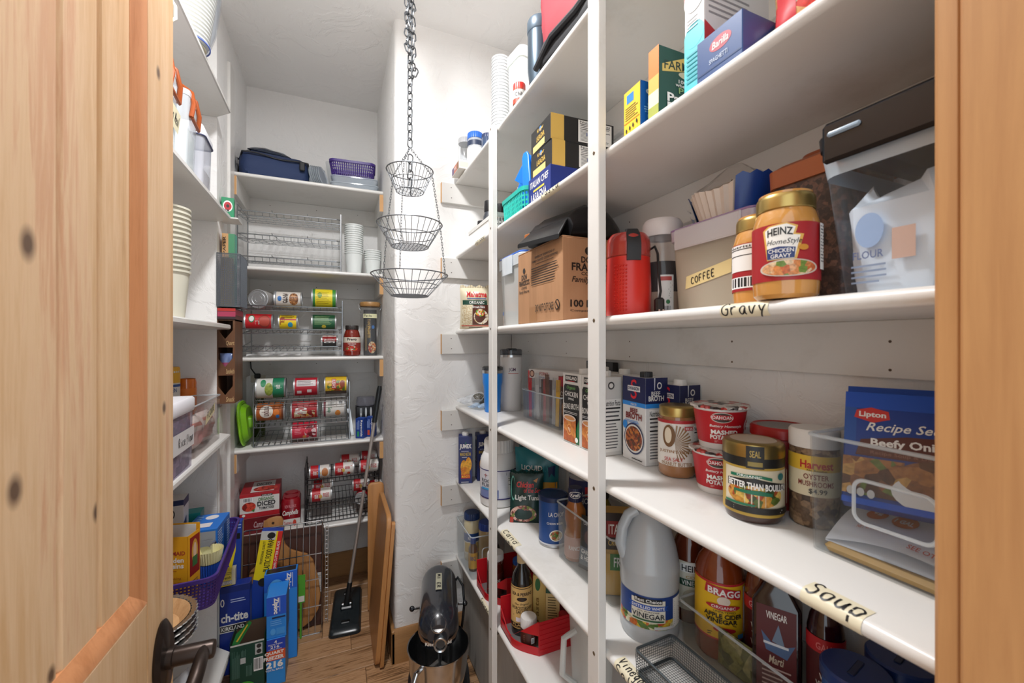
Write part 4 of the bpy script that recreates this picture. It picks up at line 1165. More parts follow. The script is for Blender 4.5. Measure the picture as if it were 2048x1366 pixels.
carton('cookie_box', 'white and red cutlery box lying on top of the clear bin contents', 'box', (.735, 1.33, ZS+.15), (.21, .075, .034), -78, '#d9d3cf',
       {'f': [('e', .03, .1, .17, .9, '#5a3028'), ('e', .055, .22, .145, .78, '#c9a08a'), ('t', 'FORKS', .32, .4, .55, .75, '#a33428'), ('t', 'heavy duty', .3, .12, .6, .3, '#2c4a8c'), ('p', [(.8, 0), (1, 0), (1, .9), (.9, .5)], '#b5232c')]})
carton('cutlery_box', 'tall brown box standing in the clear cutlery bin under the white box', 'box', (.752, 1.335, ZS+.0024), (.19, .04, .1470), -90, '#6f4a3a')
bag('cookie_pouch', 'brown cookie pouch with red top in the clear bin', 'bag', (.722, 1.212, ZS+.0035), (0, 0, -72), .085, .165, .03, '#5b3826',
    (('r', .02, .8, .98, .99, '#b3202a'), ('t', "M", .55, .8, .9, .95, W_), ('t', 'COOKIES', .25, .6, .9, .7, '#d8cbb8'), ('e', .3, .15, .8, .5, pic(['#c9874a', '#a5622c', '#e0b07a'], 90))), 15)
carton('coffee_box', 'black box standing at the wall behind the broth cartons', 'box', (.763, 1.078, ZS), (.02, .14, .225), 0, '#1c1b1c', {'l': [('t', 'COFFEE', .3, .8, .8, .9, '#b9b2a4')]})
# bone broth cartons
SOUPC = pic(['#c9702a', '#b8591c', '#d98a3c'], 40)
def bone(label, x, y, rz=-90):
    return carton('broth_carton', label, 'carton', (x, y, ZS), (.094, .062, .198), rz, '#d9d7d3',
      {'f': [('p', [(.06, .02), (.06, .80), (.12, .84), (.88, .84), (.94, .80), (.94, .02)], '#1b1b1b'), ('p', [(.5, .02), (.94, .02), (.94, .38)], '#1f6b3f'), ('r', .15, .88, .85, .97, '#1b1b1b'), ('t', 'KIRKLAND', .19, .905, .81, .955, W_, {'b': .03}), ('r', .3, .882, .7, .893, '#b3242c'),
             ('t', 'Organic', .25, .76, .75, .82, '#6fae5c', {'s': .3}), ('t', 'CHICKEN', .14, .67, .88, .74, W_), ('t', 'SIPPING', .34, .62, .66, .65, W_), ('t', 'BONE BROTH', .1, .48, .92, .56, W_, {'sl': .3}), ('l', .1, .42, .9, .46, 2, '#cfcfcf'),
             ('r', .08, .03, .78, .36, SOUPC), ('e', .08, .32, .78, .41, '#d8c9c0'), ('e', .14, .335, .72, .39, '#c98a52'), ('e', .28, .12, .58, .28, '#e0a050'), ('e', .31, .135, .55, .265, '#bf6522'), ('t', '9g', .36, .17, .5, .23, '#f0d8b8'), ('e', .76, .05, .92, .12, '#e6ece6')],
       'r': [('e', .3, .84, .62, .94, '#4a4a4a'), ('e', .36, .86, .56, .92, W_), ('n', .05, .05, .95, .72)]}, cap=(.018, .0, .015, .014, '#dedcd8'))
bone('first chicken bone broth carton beside the cutlery bin', .641, 1.005)
bone('second bone broth carton half hidden by the near post', .641, .908)
for lab_, x, y in (('plain white carton behind the first bone broth carton', .715, 1.0), ('plain white carton behind the second bone broth carton', .715, .905)):
    carton('broth_carton', lab_, 'carton', (x, y, ZS), (.062, .094, .2), 0, '#d5d2ce', {'f': [('n', .08, .06, .92, .7)]}, cap=(0, .0, .015, .014, '#dedcd8'))
POT = pic(['#8c3d1c', '#6b2a12', '#b5602c', '#c9772e', '#5a3a20'], 170)
def swanson(label, x, y, rz, h, capc, sz=(.088, .062)):
    return carton('broth_carton', label, 'carton', (x, y, ZS), (sz[0], sz[1], h), rz, '#dcdad8',
      {'f': [('r', 0, .70, 1, 1, '#1d2350'), ('r', 0, .655, 1, .705, '#2e86d6'), ('t', 'S', .38, .74, .64, .97, '#d3202c', {'b': .0}), ('r', .24, .83, .78, .895, '#e8e6e6'), ('t', 'SWANSON', .27, .842, .75, .885, '#1d2350', {'b': .03}),
             ('t', 'UNSALTED', .38, .665, .64, .69, W_), ('t', 'BEEF', .36, .575, .68, .63, '#7a2320', {'b': .03}), ('t', 'BROTH', .17, .50, .86, .575, '#7a2320', {'b': .04}), ('l', .15, .455, .85, .49, 2, '#2e86d6'),
             ('e', .04, .37, .24, .47, '#2e86d6'), ('e', .11, .09, .95, .46, '#283058'), ('e', .14, .11, .92, .44, '#d8d4ce'), ('e', .17, .13, .89, .42, POT), ('l', .45, .03, .9, .06, 1, INK)],
       'r': [('r', 0, .70, 1, 1, '#1d2350'), ('r', 0, .655, 1, .705, '#2e86d6'), ('t', 'BEEF', .25, .795, .65, .845, W_), ('t', 'BROTH', .12, .735, .82, .795, W_, {'b': .03}), ('e', .5, .87, .72, .95, W_), ('e', .54, .885, .68, .935, '#1d2350'), ('p', [(.36, 1), (.42, 1), (.40, .86), (.37, .86)], '#c9ccd6'), ('n', .12, .04, .98, .64)],
       'l': [('r', 0, .70, 1, 1, '#1d2350')]}, cap=(.022, -.012, .0145, .013, capc))
swanson('carton of beef broth with black cap and stew pot picture', .688, .796, -93, .203, '#202226')
swanson('navy broth carton with white cap behind the peanut butter', .747, .752, -90, .187, '#dedcd8', (.08, .062))
# peanut butter
t = jar('nut_butter_jar', 'jar of peanut butter with gold lid and sunray label', 'jar', (*at_z(1354, 948, ZS), ZS), facing(.668, .67)+6,
        [(0, .001), (.033, .001), (.0375, .006), (.0385, .014), (.0385, .118), (.0345, .128), (.0335, .145)], '#9a6a42', None, 0,
        lab=(.0387, .026, .122, 1.75, '#e3ded6', [('r', 0, .93, 1, 1, '#a8282c')]+[('p', [(.44, .5), (.44+.24*cos(a), .5+.40*sin(a)), (.44+.24*cos(a+.09), .5+.40*sin(a+.09))], '#8a6a42') for a in [x*.2-1.4 for x in range(15)]]+
             [('e', .27, .42, .45, .9, '#6f4f30'), ('e', .3, .5, .4, .85, '#d8cbb4'), ('r', .57, .80, .72, .88, '#a8282c'), ('t', 'SEA SALT', .58, .815, .71, .865, W_), ('t', "JUSTIN'S NUTS", .22, .28, .68, .36, '#8a6232', {'b': .02}), ('t', 'SEA SALT', .3, .12, .55, .20, '#b02a2e'), ('t', 'PEANUT BUTTER', .26, .02, .68, .1, '#8a6232'), ('n', .7, .03, .98, .9)]))
MB().lathe([(.036, .128), (.037, .13), (.037, .147), (.0355, .149), (.034, .150), (0, .1495)], GOLDLID, 36).build('lid', t)
jar('nut_butter_jar', 'dark jar partly hidden between peanut butter and potato cups', 'jar', (.753, .669, ZS), 0, [(0, 0), (.032, 0), (.033, .12), (.03, .13)], '#2f221c', (.033, '#7d6a45'), .02)
# mashed potato cups
LIDPIC = pic(['#d9d3cc', '#b33a32', '#3a2c28', '#c9c2bb', '#e3ded8'], 70)
def potato(label, x, y, z, rz):
    t = thing('potato_cup', label, 'food cup', (x, y, z), rz)
    MB().lathe([(0, .002), (.034, .002), (.035, 0), (.0365, .003), (.047, .076), (.0495, .078), (.0495, .081), (0, .081)], mat('#dedad6', .4), 40).build('cup_body', t)
    pb = MB(); M = cyl_map(.0383, .012, .073, 2.2, .0469)
    decals(pb, M, [('r', 0, 0, 1, 1, '#b3131f')], nu=40)
    decals(pb, M, [('e', .35, .66, .55, .98, '#cfc9be'), ('e', .36, .68, .54, .96, '#3a352f'), ('r', .355, .76, .545, .9, '#b3131f'), ('t', 'IDAHOAN', .36, .77, .54, .88, W_), ('t', 'Buttery Homestyle', .34, .5, .64, .6, W_, {'s': .2}), ('t', 'MASHED', .35, .3, .6, .44, W_, {'b': .04}), ('t', 'POTATOES', .34, .14, .6, .28, W_, {'b': .04}), ('l', .38, .04, .6, .11, 2, '#e0b0a8'),
                   ('e', .68, .35, .84, .8, W_), ('e', .695, .39, .825, .76, '#b3131f'), ('r', .71, .5, .81, .64, W_)], off=.0006, nu=40)
    pb.build('sleeve_print', t)
    R = [[((.052+(.0012 if k % 2 else -.0012))*sc*cos(2*pi*k/72), (.052+(.0012 if k % 2 else -.0012))*sc*sin(2*pi*k/72), .0815+dz+(.0006 if k % 3 else 0)) for k in range(72)] for sc, dz in ((1, -.004), (1, 0), (.9, .0014))]
    MB().loft(R, LIDPIC).build('foil_lid', t)
px_, py_ = at_z(1438, 985, ZS)
potato('red cup of instant mashed potatoes, lower one of the pair', px_+.012, py_+.012, ZS, facing(px_, py_)+12)
potato('red cup of instant mashed potatoes, stacked on the lower cup', px_+.018, py_+.014, ZS+.0836, facing(px_, py_)+18)
# bouillon
FOOD = pic(['#c98f3a', '#8c3a1c', '#d9b45a', '#5a6b2c', '#a8481f', '#3c4a22'], 85)
BT = (.638, .476)
t = jar('bouillon_jar', 'black and gold jar of bouillon base at the shelf front', 'jar', (BT[0], BT[1], ZS), facing(*BT)+4,
        [(0, .001), (.04, .001), (.042, .005), (.0435, .014), (.0435, .102), (.040, .108)], '#3a2018', None, 0,
        lab=(.0437, .012, .104, 1.7, '#b7963c', [('r', 0, .84, 1, 1, '#1a1917'), ('r', .18, .1, .92, .8, '#cfc4aa'), ('e', .22, .16, .78, .58, FOOD), ('p', [(.22, .60), (.5, .66), (.86, .55), (.86, .44), (.5, .53), (.22, .47)], '#1a1917'), ('t', 'BETTER THAN BOUILLON', .235, .485, .85, .60, W_, {'b': .03, 'sl': -.35}),
             ('p', [(.26, .7), (.55, .72), (.66, .68), (.66, .63), (.55, .67), (.26, .65)], '#1c6b4e'), ('t', 'ORGANIC', .33, .665, .56, .705, W_), ('p', [(.3, .44), (.55, .46), (.66, .42), (.66, .37), (.3, .40)], '#1c6b4e'), ('e', .72, .64, .80, .76, '#1c6b6b'), ('r', .18, .06, .92, .17, '#1a1917'), ('l', .3, .08, .85, .15, 2, W_), ('r', .2, .18, .5, .22, '#1c6b4e'), ('r', .88, .2, .97, .78, '#d8d0ba')]))
MB().lathe([(.044, .103), (.0452, .104), (.0452, .120), (.0435, .124), (.04, .126), (0, .1255)], mat('#a38b52', .28, .9), 44).build('lid', t)
MB().lathe([(0, .1262), (.034, .1262)], mat('#b5a58f', .4), 36).build('lid_print', t)
mb = MB(); decals(mb, cyl_map(.0456, .088, .123, .28), [('r', 0, 0, 1, 1, '#1a1917'), ('r', .1, .1, .9, .3, '#8c7a3a'), ('t', 'SEAL', .2, .5, .8, .8, '#b59a4a')], nu=5); mb.build('seal_strip', t)
t = thing('lidded_tub', 'round red-lidded tub behind the bouillon jar', 'tub', (.738, .496, ZS))
MB().lathe([(0, 0), (.045, 0), (.046, .12), (.044, .122)], mat('#8c1c1c', .4), 36).build('tub_body', t)
MB().lathe([(.047, .118), (.049, .12), (.049, .134), (.045, .138), (.043, .136), (0, .136)], mat('#9c1f1e', .35), 36).build('lid', t)
MB().lathe([(0, .1366), (.038, .1366)], mat('#6f6a66', .4), 36).build('lid_print', t)
# dried mushrooms
MUSH = pic(['#6f5a48', '#8c7258', '#4c3c30', '#a58a6c'], 110)
t = jar('mushroom_jar', 'clear jar of dried oyster mushrooms with white lid', 'jar', (.701, .418, ZS), facing(.69, .42)+8, [(0, .001), (.031, .001), (.033, .006), (.033, .13), (.031, .138)], MUSH, (.034, '#dcd8d2'), .028, ribs=False,
        lab=(.0332, .05, .112, 1.7, '#d9cfb0', [('r', 0, .62, 1, 1, '#d9b23c'), ('t', 'Harvest', .3, .68, .68, .88, '#b3242a', {'b': .03}), ('t', 'No Residue', .38, .62, .6, .67, INK), ('t', 'OYSTER', .34, .42, .62, .55, '#7a2a22'), ('t', 'MUSHROOMS', .28, .25, .68, .38, '#7a2a22'), ('t', '$4.99', .4, .06, .6, .2, INK)]))
# clear bin with soup mix
cb = clear_bin('soup_mix_bin', 'clear handled bin of soup mixes at the near end of the shelf', (.692, .274, ZS), -90, .2, .165, .158, clear('#e4e8ea', .12), .03, handle=True)
MEAT = pic(['#8c5a34', '#a8703c', '#5c3a22', '#c99a54', '#6b7a34'], 75)
t = thing('soup_mix_box', 'blue box of beefy onion soup mix leaning in the clear bin', 'box', (.660, .283, ZS+.068), (-26, 0, -66))
sx, sy, sz = .128, .036, .155
MB().box(-sx/2, -sy/2, 0, sx/2, sy/2, sz, mat('#173a8c', .35), .0015).build('box_body', t)
pb = MB(); M = face_map(sx, sy, sz, 'f')
decals(pb, M, [('r', 0, .85, 1, 1, '#1c4fb4'), ('r', 0, .5, .1, .85, '#24509c'), ('p', [(.08, .76), (.1, .83), (.22, .86), (.36, .83), (.37, .76), (.24, .72)], '#c8322c'), ('t', 'Lipton', .12, .755, .34, .82, W_, {'b': .03}), ('t', 'Recipe Secrets', .18, .62, .95, .72, W_, {'s': .35, 'sl': .2}),
               ('p', [(.1, .42), (.14, .56), (.5, .62), (1, .64), (1, .42)], '#5a2a1c'), ('t', 'Beefy Onion', .22, .49, .82, .58, W_, {'b': .03, 'sl': .15}), ('t', 'Recipe Soup & Dip Mix', .22, .43, .8, .47, '#8a5a48'), ('r', 0, .08, .48, .4, MEAT), ('e', .38, .0, 1.1, .32, '#dfe0e2'), ('e', .42, .14, 1.08, .44, MEAT), ('r', 0, 0, 1, .05, '#1d55c0'),
               ('e', .04, .07, .1, .14, '#c9c9c9'), ('e', .12, .065, .18, .135, '#c9c9c9'), ('e', .2, .06, .26, .13, '#c9c9c9')])
decals(pb, face_map(sx, sy, sz, 't'), [('r', .1, .2, .4, .8, '#c8322c'), ('r', .6, .15, 1, .85, '#5a2a1c')]); pb.build('print', t)
MB().box(-sx/2, sy/2-.002, sz, sx/2, sy/2, sz+.022, mat('#1c4fb4', .4), .0005).build('open_flap', t)
t = thing('drink_mix_pouch', 'white pouch with orange print lying in the bottom of the clear bin', 'pouch', (.684, .274, ZS+.0035), (0, 0, -88))
f_ = lambda u, v, o: ((u-.5)*.17, -.058+.112*v, .012+.045*v+.006*sin(3*u+4*v)+.012*sin(pi*u)+o)
n = 12
MB().add([f_(i/n, j/n, 0) for j in range(n+1) for i in range(n+1)]+[(f_(i/n, j/n, 0)[0], f_(i/n, j/n, 0)[1], max(.001, f_(i/n, j/n, 0)[2]-.016*sin(pi*i/n)-.002)) for j in range(n+1) for i in range(n+1)],
         [(j*(n+1)+i, j*(n+1)+i+1, (j+1)*(n+1)+i+1, (j+1)*(n+1)+i) for j in range(n) for i in range(n)]+[(q+169 for q in (j*(n+1)+i, (j+1)*(n+1)+i, (j+1)*(n+1)+i+1, j*(n+1)+i+1)) for j in range(n) for i in range(n)], mat('#d6dae2', .45)).build('pouch_body', t)
pb = MB(); decals(pb, f_, [('e', .13, .42, .26, .66, '#c96a2c'), ('t', '9g', .165, .52, .225, .6, W_), ('e', .3, .38, .45, .66, '#c96a2c'), ('t', '1 GAL', .32, .46, .43, .55, W_, {'b': .03}), ('r', .68, .3, .95, .31, '#c9a99a'), ('t', 'U', .72, .36, .82, .66, '#c97a62', {'b': .06}), ('t', 'M', .86, .36, .98, .66, '#c97a62', {'b': .06}), ('t', 'NET WT 9.0 OZ (255g)', .16, .16, .42, .22, '#c97a62'), ('t', 'SEE OTHER SIDE FOR', .5, .04, .95, .11, '#c0503c')], off=.001, nu=6, nv=6, step=.0004); pb.build('print', t)
t = thing('seasoning_packet', 'mustard yellow packet flat at the bottom of the clear bin', 'packet', (.674, .27, ZS+.003), (0, 0, -90))
MB().loft([ring(rrect(.168, .11, .006), 0), ring(rrect(.172, .115, .006), .006), ring(rrect(.165, .105, .006), .011)], mat('#b58c3a', .5)).build('packet_body', t)

# ---- fifth shelf (vinegar, snacks)
MANGO = pic(['#e89a1c', '#f0ae2e', '#d97f16', '#f5c04a'], 45)
def jumex(label, x, y, rz):
    return carton('juice_carton', label, 'carton', (x, y, ZV), (.06, .06, .205), rz, '#1c2a66',
      {'f': [('t', 'JUMEX', .08, .72, .94, .84, W_, {'b': .04}), ('l', .2, .675, .8, .7, 1, '#c9cde0'), ('p', [(.48, .84), (.55, .84), (.53, .9)], '#2f8c4a'), ('t', 'MANGO NECTAR', .12, .59, .9, .66, '#d8b832'), ('l', .25, .55, .75, .575, 1, W_), ('e', .5, .25, .95, .56, MANGO), ('e', .15, .2, .62, .5, MANGO), ('r', .2, .13, .8, .3, MANGO), ('r', .2, .11, .84, .19, '#c22a2c'), ('t', 'MANGOS', .24, .125, .8, .178, '#f0c832'), ('l', .2, .02, .8, .05, 1, W_), ('p', [(.3, .52), (.36, .5), (.5, .44)], '#2f8c4a')],
       'l': [('e', .3, .86, .6, .94, W_), ('t', 'JUMEX', .3, .4, .6, .72, W_, {'rot': 90}), ('l', .2, .06, .8, .36, 8, '#8b93bd')]}, cap=(0, 0, .0145, .013, '#dcdad6'))
jumex('navy carton of mango nectar at the far end of the shelf', .532, 1.776, -17)
jumex('second mango nectar carton half hidden by the far post', .615, 1.782, -8)
can('energy_can', 'tall zebra-patterned drink can beside the mango nectar', (.613, 1.69, ZV), -30, .026, .155, pic(['#20242a', '#d8d8d4', '#2c7a9c', '#c9c9c6'], 120), [('r', .45, .5, .6, .9, '#2c7a9c')])
can('energy_can', 'purple drink can behind the protein tub', (.672, 1.665, ZV), -30, .026, .19, '#5a4c8c')
# protein tub
t = thing('protein_tub', 'big white protein powder tub with purple-blue label', 'tub', (*at_z(998, 1003, ZV), ZV), facing(.57, 1.46)+10)
TW = mat('#dedcda', .4)
MB().lathe([(0, 0), (.066, 0), (.072, .006), (.073, .016), (.073, .150), (.071, .172), (.061, .193), (.055, .200), (.055, .204)], TW, 48).build('tub_body', t)
screw_cap(.0575, .046, '#e2e0de', Matrix.Translation((0, 0, .200))).build('lid', t)
pb = MB(); M = cyl_map(.0734, .032, .142, 2.3)
decals(pb, M, [('r', 0, 0, 1, 1, '#d3d3da')], nu=40)
decals(pb, M, [('r', 0, .96, 1, .99, '#332c6e'), ('r', 0, .01, 1, .05, '#332c6e'), ('r', .2, .06, .46, .34, '#7683b4'), ('r', .3, .72, .306, .86, '#a0413c'), ('r', .28, .8, .325, .82, '#a0413c'), ('t', 'ROOM', .24, .56, .42, .68, '#3a3a44'), ('t', 'FUEL', .24, .42, .4, .53, '#3a3a44'), ('r', .24, .32, .42, .38, '#3f9ad0'),
               ('n', .56, .12, .66, .76), ('l', .68, .12, .76, .8, 14, '#44444c'), ('r', .77, .16, .86, .84, '#c3c5d0'), ('l', .54, .82, .86, .93, 3, '#55555c')], off=.0006, nu=40); pb.build('paper_label', t)
bag('drink_mix_pouch', 'large teal drink mix pouch reading Liquid on the lower shelf', 'pouch', (.672, 1.345, ZV), (0, 0, -38), .165, .235, .06, '#1f7079',
    (('r', .0, .42, .98, .52, '#d9a032'), ('r', .02, .05, .98, .42, '#1c2d55'), ('t', 'LIQUID', .18, .68, .66, .77, W_), ('t', 'I.V.', .68, .68, .86, .77, '#3f95a0'), ('l', .25, .6, .75, .63, 1, '#9fd0d2'), ('t', 'HYDRATION', .1, .44, .6, .5, '#1c2d55', {'b': .03}), ('p', [(.78, .75), (.94, .78), (.93, .6), (.86, .66), (.8, .59)], '#1c2d55'), ('r', .1, .1, .35, .3, '#3f8fc9'), ('r', .02, .0, .98, .09, '#1f8c8c')), 21)
bag('drink_mix_pouch', 'second teal pouch behind the large drink mix pouch', 'pouch', (.700, 1.42, ZV), (0, 0, -32), .12, .24, .04, '#1c6a72', (('e', .3, .6, .6, .78, '#c9963a'), ('r', .05, .86, .95, .98, '#15353d')), 22)
TUNA = pic(['#9c5a52', '#c98a7c', '#6b3a34', '#d9b0a0', '#7a8c3c'], 120)
bag('tuna_pouch', 'dark green pouch of light tuna leaning on the teal pouch', 'pouch', (.603, 1.288, ZV), (-6, 0, -28), .118, .165, .022, '#10312c',
    (('e', .03, .45, .16, .95, '#5a9a8c'), ('t', 'Chicken', .2, .72, .72, .84, '#cf3a3a', {'b': .03, 's': .2}), ('t', 'of the Sea', .42, .62, .92, .72, '#cf3a3a', {'s': .2}), ('t', 'Light Tuna', .16, .44, .9, .57, W_, {'b': .02}), ('e', .02, .02, .8, .36, TUNA), ('p', [(.7, .86), (.84, .92), (.8, .82)], '#c98a52'), ('r', .02, .0, .12, .12, '#b33a2c')), 23, crimp='#10312c')
BLUEC = wood('blue_print', [(.3, '#16356e'), (.6, '#1f4c96'), (.8, '#2a66b5')], 'z', 8, .35)
t = can('noodle_can', 'blue chow mein noodle can with plastic lid', (*at_z(1106, 1083, ZV), ZV), facing(.62, 1.12)+4, .0445, .145, '#1d4788',
    [('t', 'LA CHOY', .44, .66, .62, .76, W_), ('t', 'CHOW MEIN', .42, .48, .6, .53, W_), ('e', .45, .1, .6, .36, W_), ('e', .46, .12, .59, .34, pic(['#c9a05a', '#a8502c', '#5d7a34', '#e0d0a8'], 150)), ('r', 0, 0, 1, .04, '#c9ccd4')])
MB().lathe([(.046, .136), (.0465, .138), (.0465, .149), (.043, .151), (.041, .148), (0, .148)], mat('#17294f', .35), 36).build('plastic_lid', t)
can('noodle_can', 'navy can with red square mark standing at the wall', (.722, 1.120, ZV), facing(.7, 1.12), .045, .2, '#2b2f5e', [('t', 'LA', .42, .78, .5, .9, W_), ('r', .52, .74, .61, .9, '#b8222c'), ('t', 'CHOY', .42, .62, .6, .72, W_)])
# clear bin of dressings
clear_bin('dressing_bin', 'clear bin of dressing bottles behind the near post', (.674, .925, ZV), 0, .165, .27, .158, clear('#dfe3e4', .12))
t = thing('dressing_bottle', 'bottle of brown salad dressing with navy cap in the clear bin', 'bottle', (.633, 1.022, ZV+.003), facing(.63, 1.02))
MB().lathe([(0, 0), (.028, 0), (.031, .005), (.031, .07), (.026, .09), (.031, .115), (.029, .14), (.015, .165), (.014, .17)], mat('#a5622e', .15, coat=.5), 32).build('bottle_body', t)
screw_cap(.020, .038, '#1b1f45', Matrix.Translation((0, 0, .163))).build('cap', t)
pb = MB(); decals(pb, cyl_map(.0312, .01, .068, 1.5), [('r', 0, 0, 1, 1, '#b98a78'), ('t', 'RANCH', .3, .4, .7, .6, W_)], nu=14)
decals(pb, cyl_map(.0203, .172, .196, 1.2), [('e', .1, .1, .9, .9, W_), ('e', .14, .16, .86, .84, '#1b1f45'), ('t', 'Kraft', .22, .3, .78, .7, W_, {'b': .03})], nu=10); pb.build('print', t)
bag('spice_packet', 'black garlic and herb seasoning packet in the clear bin', 'packet', (.624, .948, ZV+.003), (-6, 0, -72), .06, .14, .008, '#2a2622', (('r', .08, .08, .92, .42, '#59606a'), ('t', 'GARLIC', .15, .3, .85, .38, W_), ('t', '& HERB', .15, .18, .85, .27, W_), ('e', .3, .5, .7, .75, '#6b4a3a'), ('t', 'CANOLA', .2, .84, .8, .9, W_)), 31)
jar('oil_bottle', 'olive oil bottle standing at the back of the clear bin', 'bottle', (.705, .985, ZV+.003), 0, [(0, 0), (.028, 0), (.03, .13), (.012, .17), (.012, .19)], '#6f6a1c', (.015, '#1b1b1d'), .03, lab=(.0302, .02, .1, 1.5, '#d8c46a', []))
CRO = {'f': [('r', 0, .55, 1, 1, '#2a1c16'), ('r', .1, .7, .9, .9, '#8c2420'), ('t', 'ITALIAN', .16, .74, .84, .86, W_), ('t', 'CROUTONS', .15, .6, .85, .67, '#d9b456'), ('r', 0, .0, 1, .5, '#c9a04a'), ('r', .2, .3, .8, .5, '#3c7a3a'), ('t', 'FREE!', .3, .34, .7, .46, W_)]}
carton('crouton_box', 'box of Italian croutons standing in the clear bin', 'box', (.652, .843, ZV+.003), (.09, .045, .2), -30, '#b58d3e', CRO)
carton('stuffing_box', 'navy and cream box in the near end of the clear bin', 'box', (.703, .902, ZV+.003), (.05, .085, .15), 0, '#d3bd8a', {'f': [('r', 0, .45, 1, 1, '#1d2a40')], 'l': [('r', 0, .45, 1, 1, '#1d2a40'), ('r', .2, .5, .4, .7, '#a8322c')]})
# vinegar jug
jx, jy = .628, .712
t = thing('vinegar_jug', 'translucent plastic jug of distilled white vinegar with handle', 'jug', (jx, jy, ZV), facing(jx, jy)+6)
JUG = clear('#c3c7ca', .78, .25)
prof = [(0, .004), (.05, .004), (.058, .0), (.061, .008), (.0615, .03), (.060, .034), (.060, .10), (.0615, .106), (.0615, .136), (.0625, .14), (.0625, .146), (.060, .16), (.054, .19), (.044, .222), (.032, .248), (.020, .262), (.0175, .266), (.0175, .282)]
MB().lathe(prof, JUG, 44).build('jug_body', t)
screw_cap(.0205, .02, '#d9d7d3', Matrix.Translation((0, 0, .272))).build('cap', t)
hp = [(-.050, -.012, .16), (-.060, -.014, .185), (-.056, -.014, .22), (-.044, -.013, .247), (-.026, -.011, .258)]
MB().tube(hp, [.014, .0125, .0115, .0115, .012], JUG, 12).build('handle', t)
GARD = pic(['#5a7a34', '#c96a2c', '#d9b83c', '#8fa860', '#b83a2c', '#d9d3b0'], 90)
pb = MB(); M = cyl_map(.0604, .034, .1, 1.35)
decals(pb, M, [('r', 0, 0, 1, 1, '#1c3a78')], nu=30)
decals(pb, M, [('r', 0, .0, 1, .3, GARD), ('r', .78, .02, .98, .92, W_), ('l', .8, .1, .96, .85, 12, INK), ('r', .24, .22, .66, .9, '#d8d2c2'), ('r', .28, .8, .62, .95, '#191a1c'), ('t', 'Best Choice', .29, .83, .61, .93, W_), ('p', [(.2, .6), (.23, .67), (.2, .75), (.7, .75), (.67, .67), (.7, .6)], '#1f4a9c'), ('t', 'DISTILLED WHITE', .25, .63, .65, .72, W_),
               ('t', 'ALL PURPOSE', .32, .53, .58, .57, '#4a4a4a'), ('t', 'VINEGAR', .25, .34, .65, .50, '#20242c', {'b': .015}), ('r', .26, .26, .64, .31, '#2a5a3a'), ('e', .02, .02, .3, .22, GARD), ('r', .52, .04, .78, .13, '#c9c9c9')], off=.0006, nu=30)
pb.build('paper_label', t)
# mesh tray
t = thing('mesh_tray', 'empty grey wire mesh tray on the lower shelf', 'tray', (.568, .475, ZV), 2)
MG = mat('#4c5357', .35, .6); tw, td, th_ = .092, .30, .045
wires = MB(); q = .0048
for i in range(int(tw/q)+1):
    x = -tw/2+tw*i/int(tw/q)
    wires.tube([(x, -td/2, th_), (x, -td/2+.004, .002), (x, td/2-.004, .002), (x, td/2, th_)], .00045, MG, 3)
for i in range(int(td/q)+1):
    y = -td/2+td*i/int(td/q)
    wires.tube([(-tw/2, y, th_), (-tw/2+.004, y, .002), (tw/2-.004, y, .002), (tw/2, y, th_)], .00045, MG, 3)
for k in range(1, 9):
    z = th_*k/9
    wire_rect(wires, -tw/2, -td/2, tw/2, td/2, z, .00045, MG, .004)
o = wires.build('mesh', t, smooth=0); o['kind'] = 'stuff'
mb = MB(); wire_rect(mb, -tw/2, -td/2, tw/2, td/2, th_, .0026, MG, .008); mb.build('rim', t)
mb = MB(); wire_rect(mb, -tw/2+.003, -td/2+.003, tw/2-.003, td/2-.003, .003, .0026, MG, .008); mb.build('base_frame', t)
# long clear bin with vinegar bottles
clear_bin('vinegar_bin', 'long clear bin of vinegar bottles by the wall', (.716, .5225, ZV), 0, .115, .275, .085, clear('#d6d2c8', .14))
def vbottle(label, x, y, rz, r_, hh, body, lab, capc='#1b1b1d', name='vinegar_bottle'):
    return jar(name, label, 'bottle', (x, y, ZV+.003), rz, [(0, 0), (r_*.93, 0), (r_, .006), (r_, hh*.62), (r_*.85, hh*.7), (r_*.45, hh*.8), (r_*.38, hh*.95)], body, (r_*.46, capc), hh*.09, lab=lab)
vbottle('bottle of cider vinegar with cream label behind the jug', .737, .705, facing(.71, .69)+14, .034, .25, '#5a2412', (.0342, .03, .135, 1.6, '#d5cfbe', [('p', [(.2, .78), (.25, .95), (.5, 1), (.75, .95), (.8, .78)], W_), ('t', 'HEINZ', .28, .8, .72, .93, INK, {'b': .02}), ('t', 'CIDER', .36, .66, .64, .72, '#b38a3a'), ('r', .24, .5, .76, .64, '#254a38'), ('t', 'VINEGAR', .28, .52, .72, .62, W_), ('e', .3, .1, .7, .45, '#b5ad98')]))
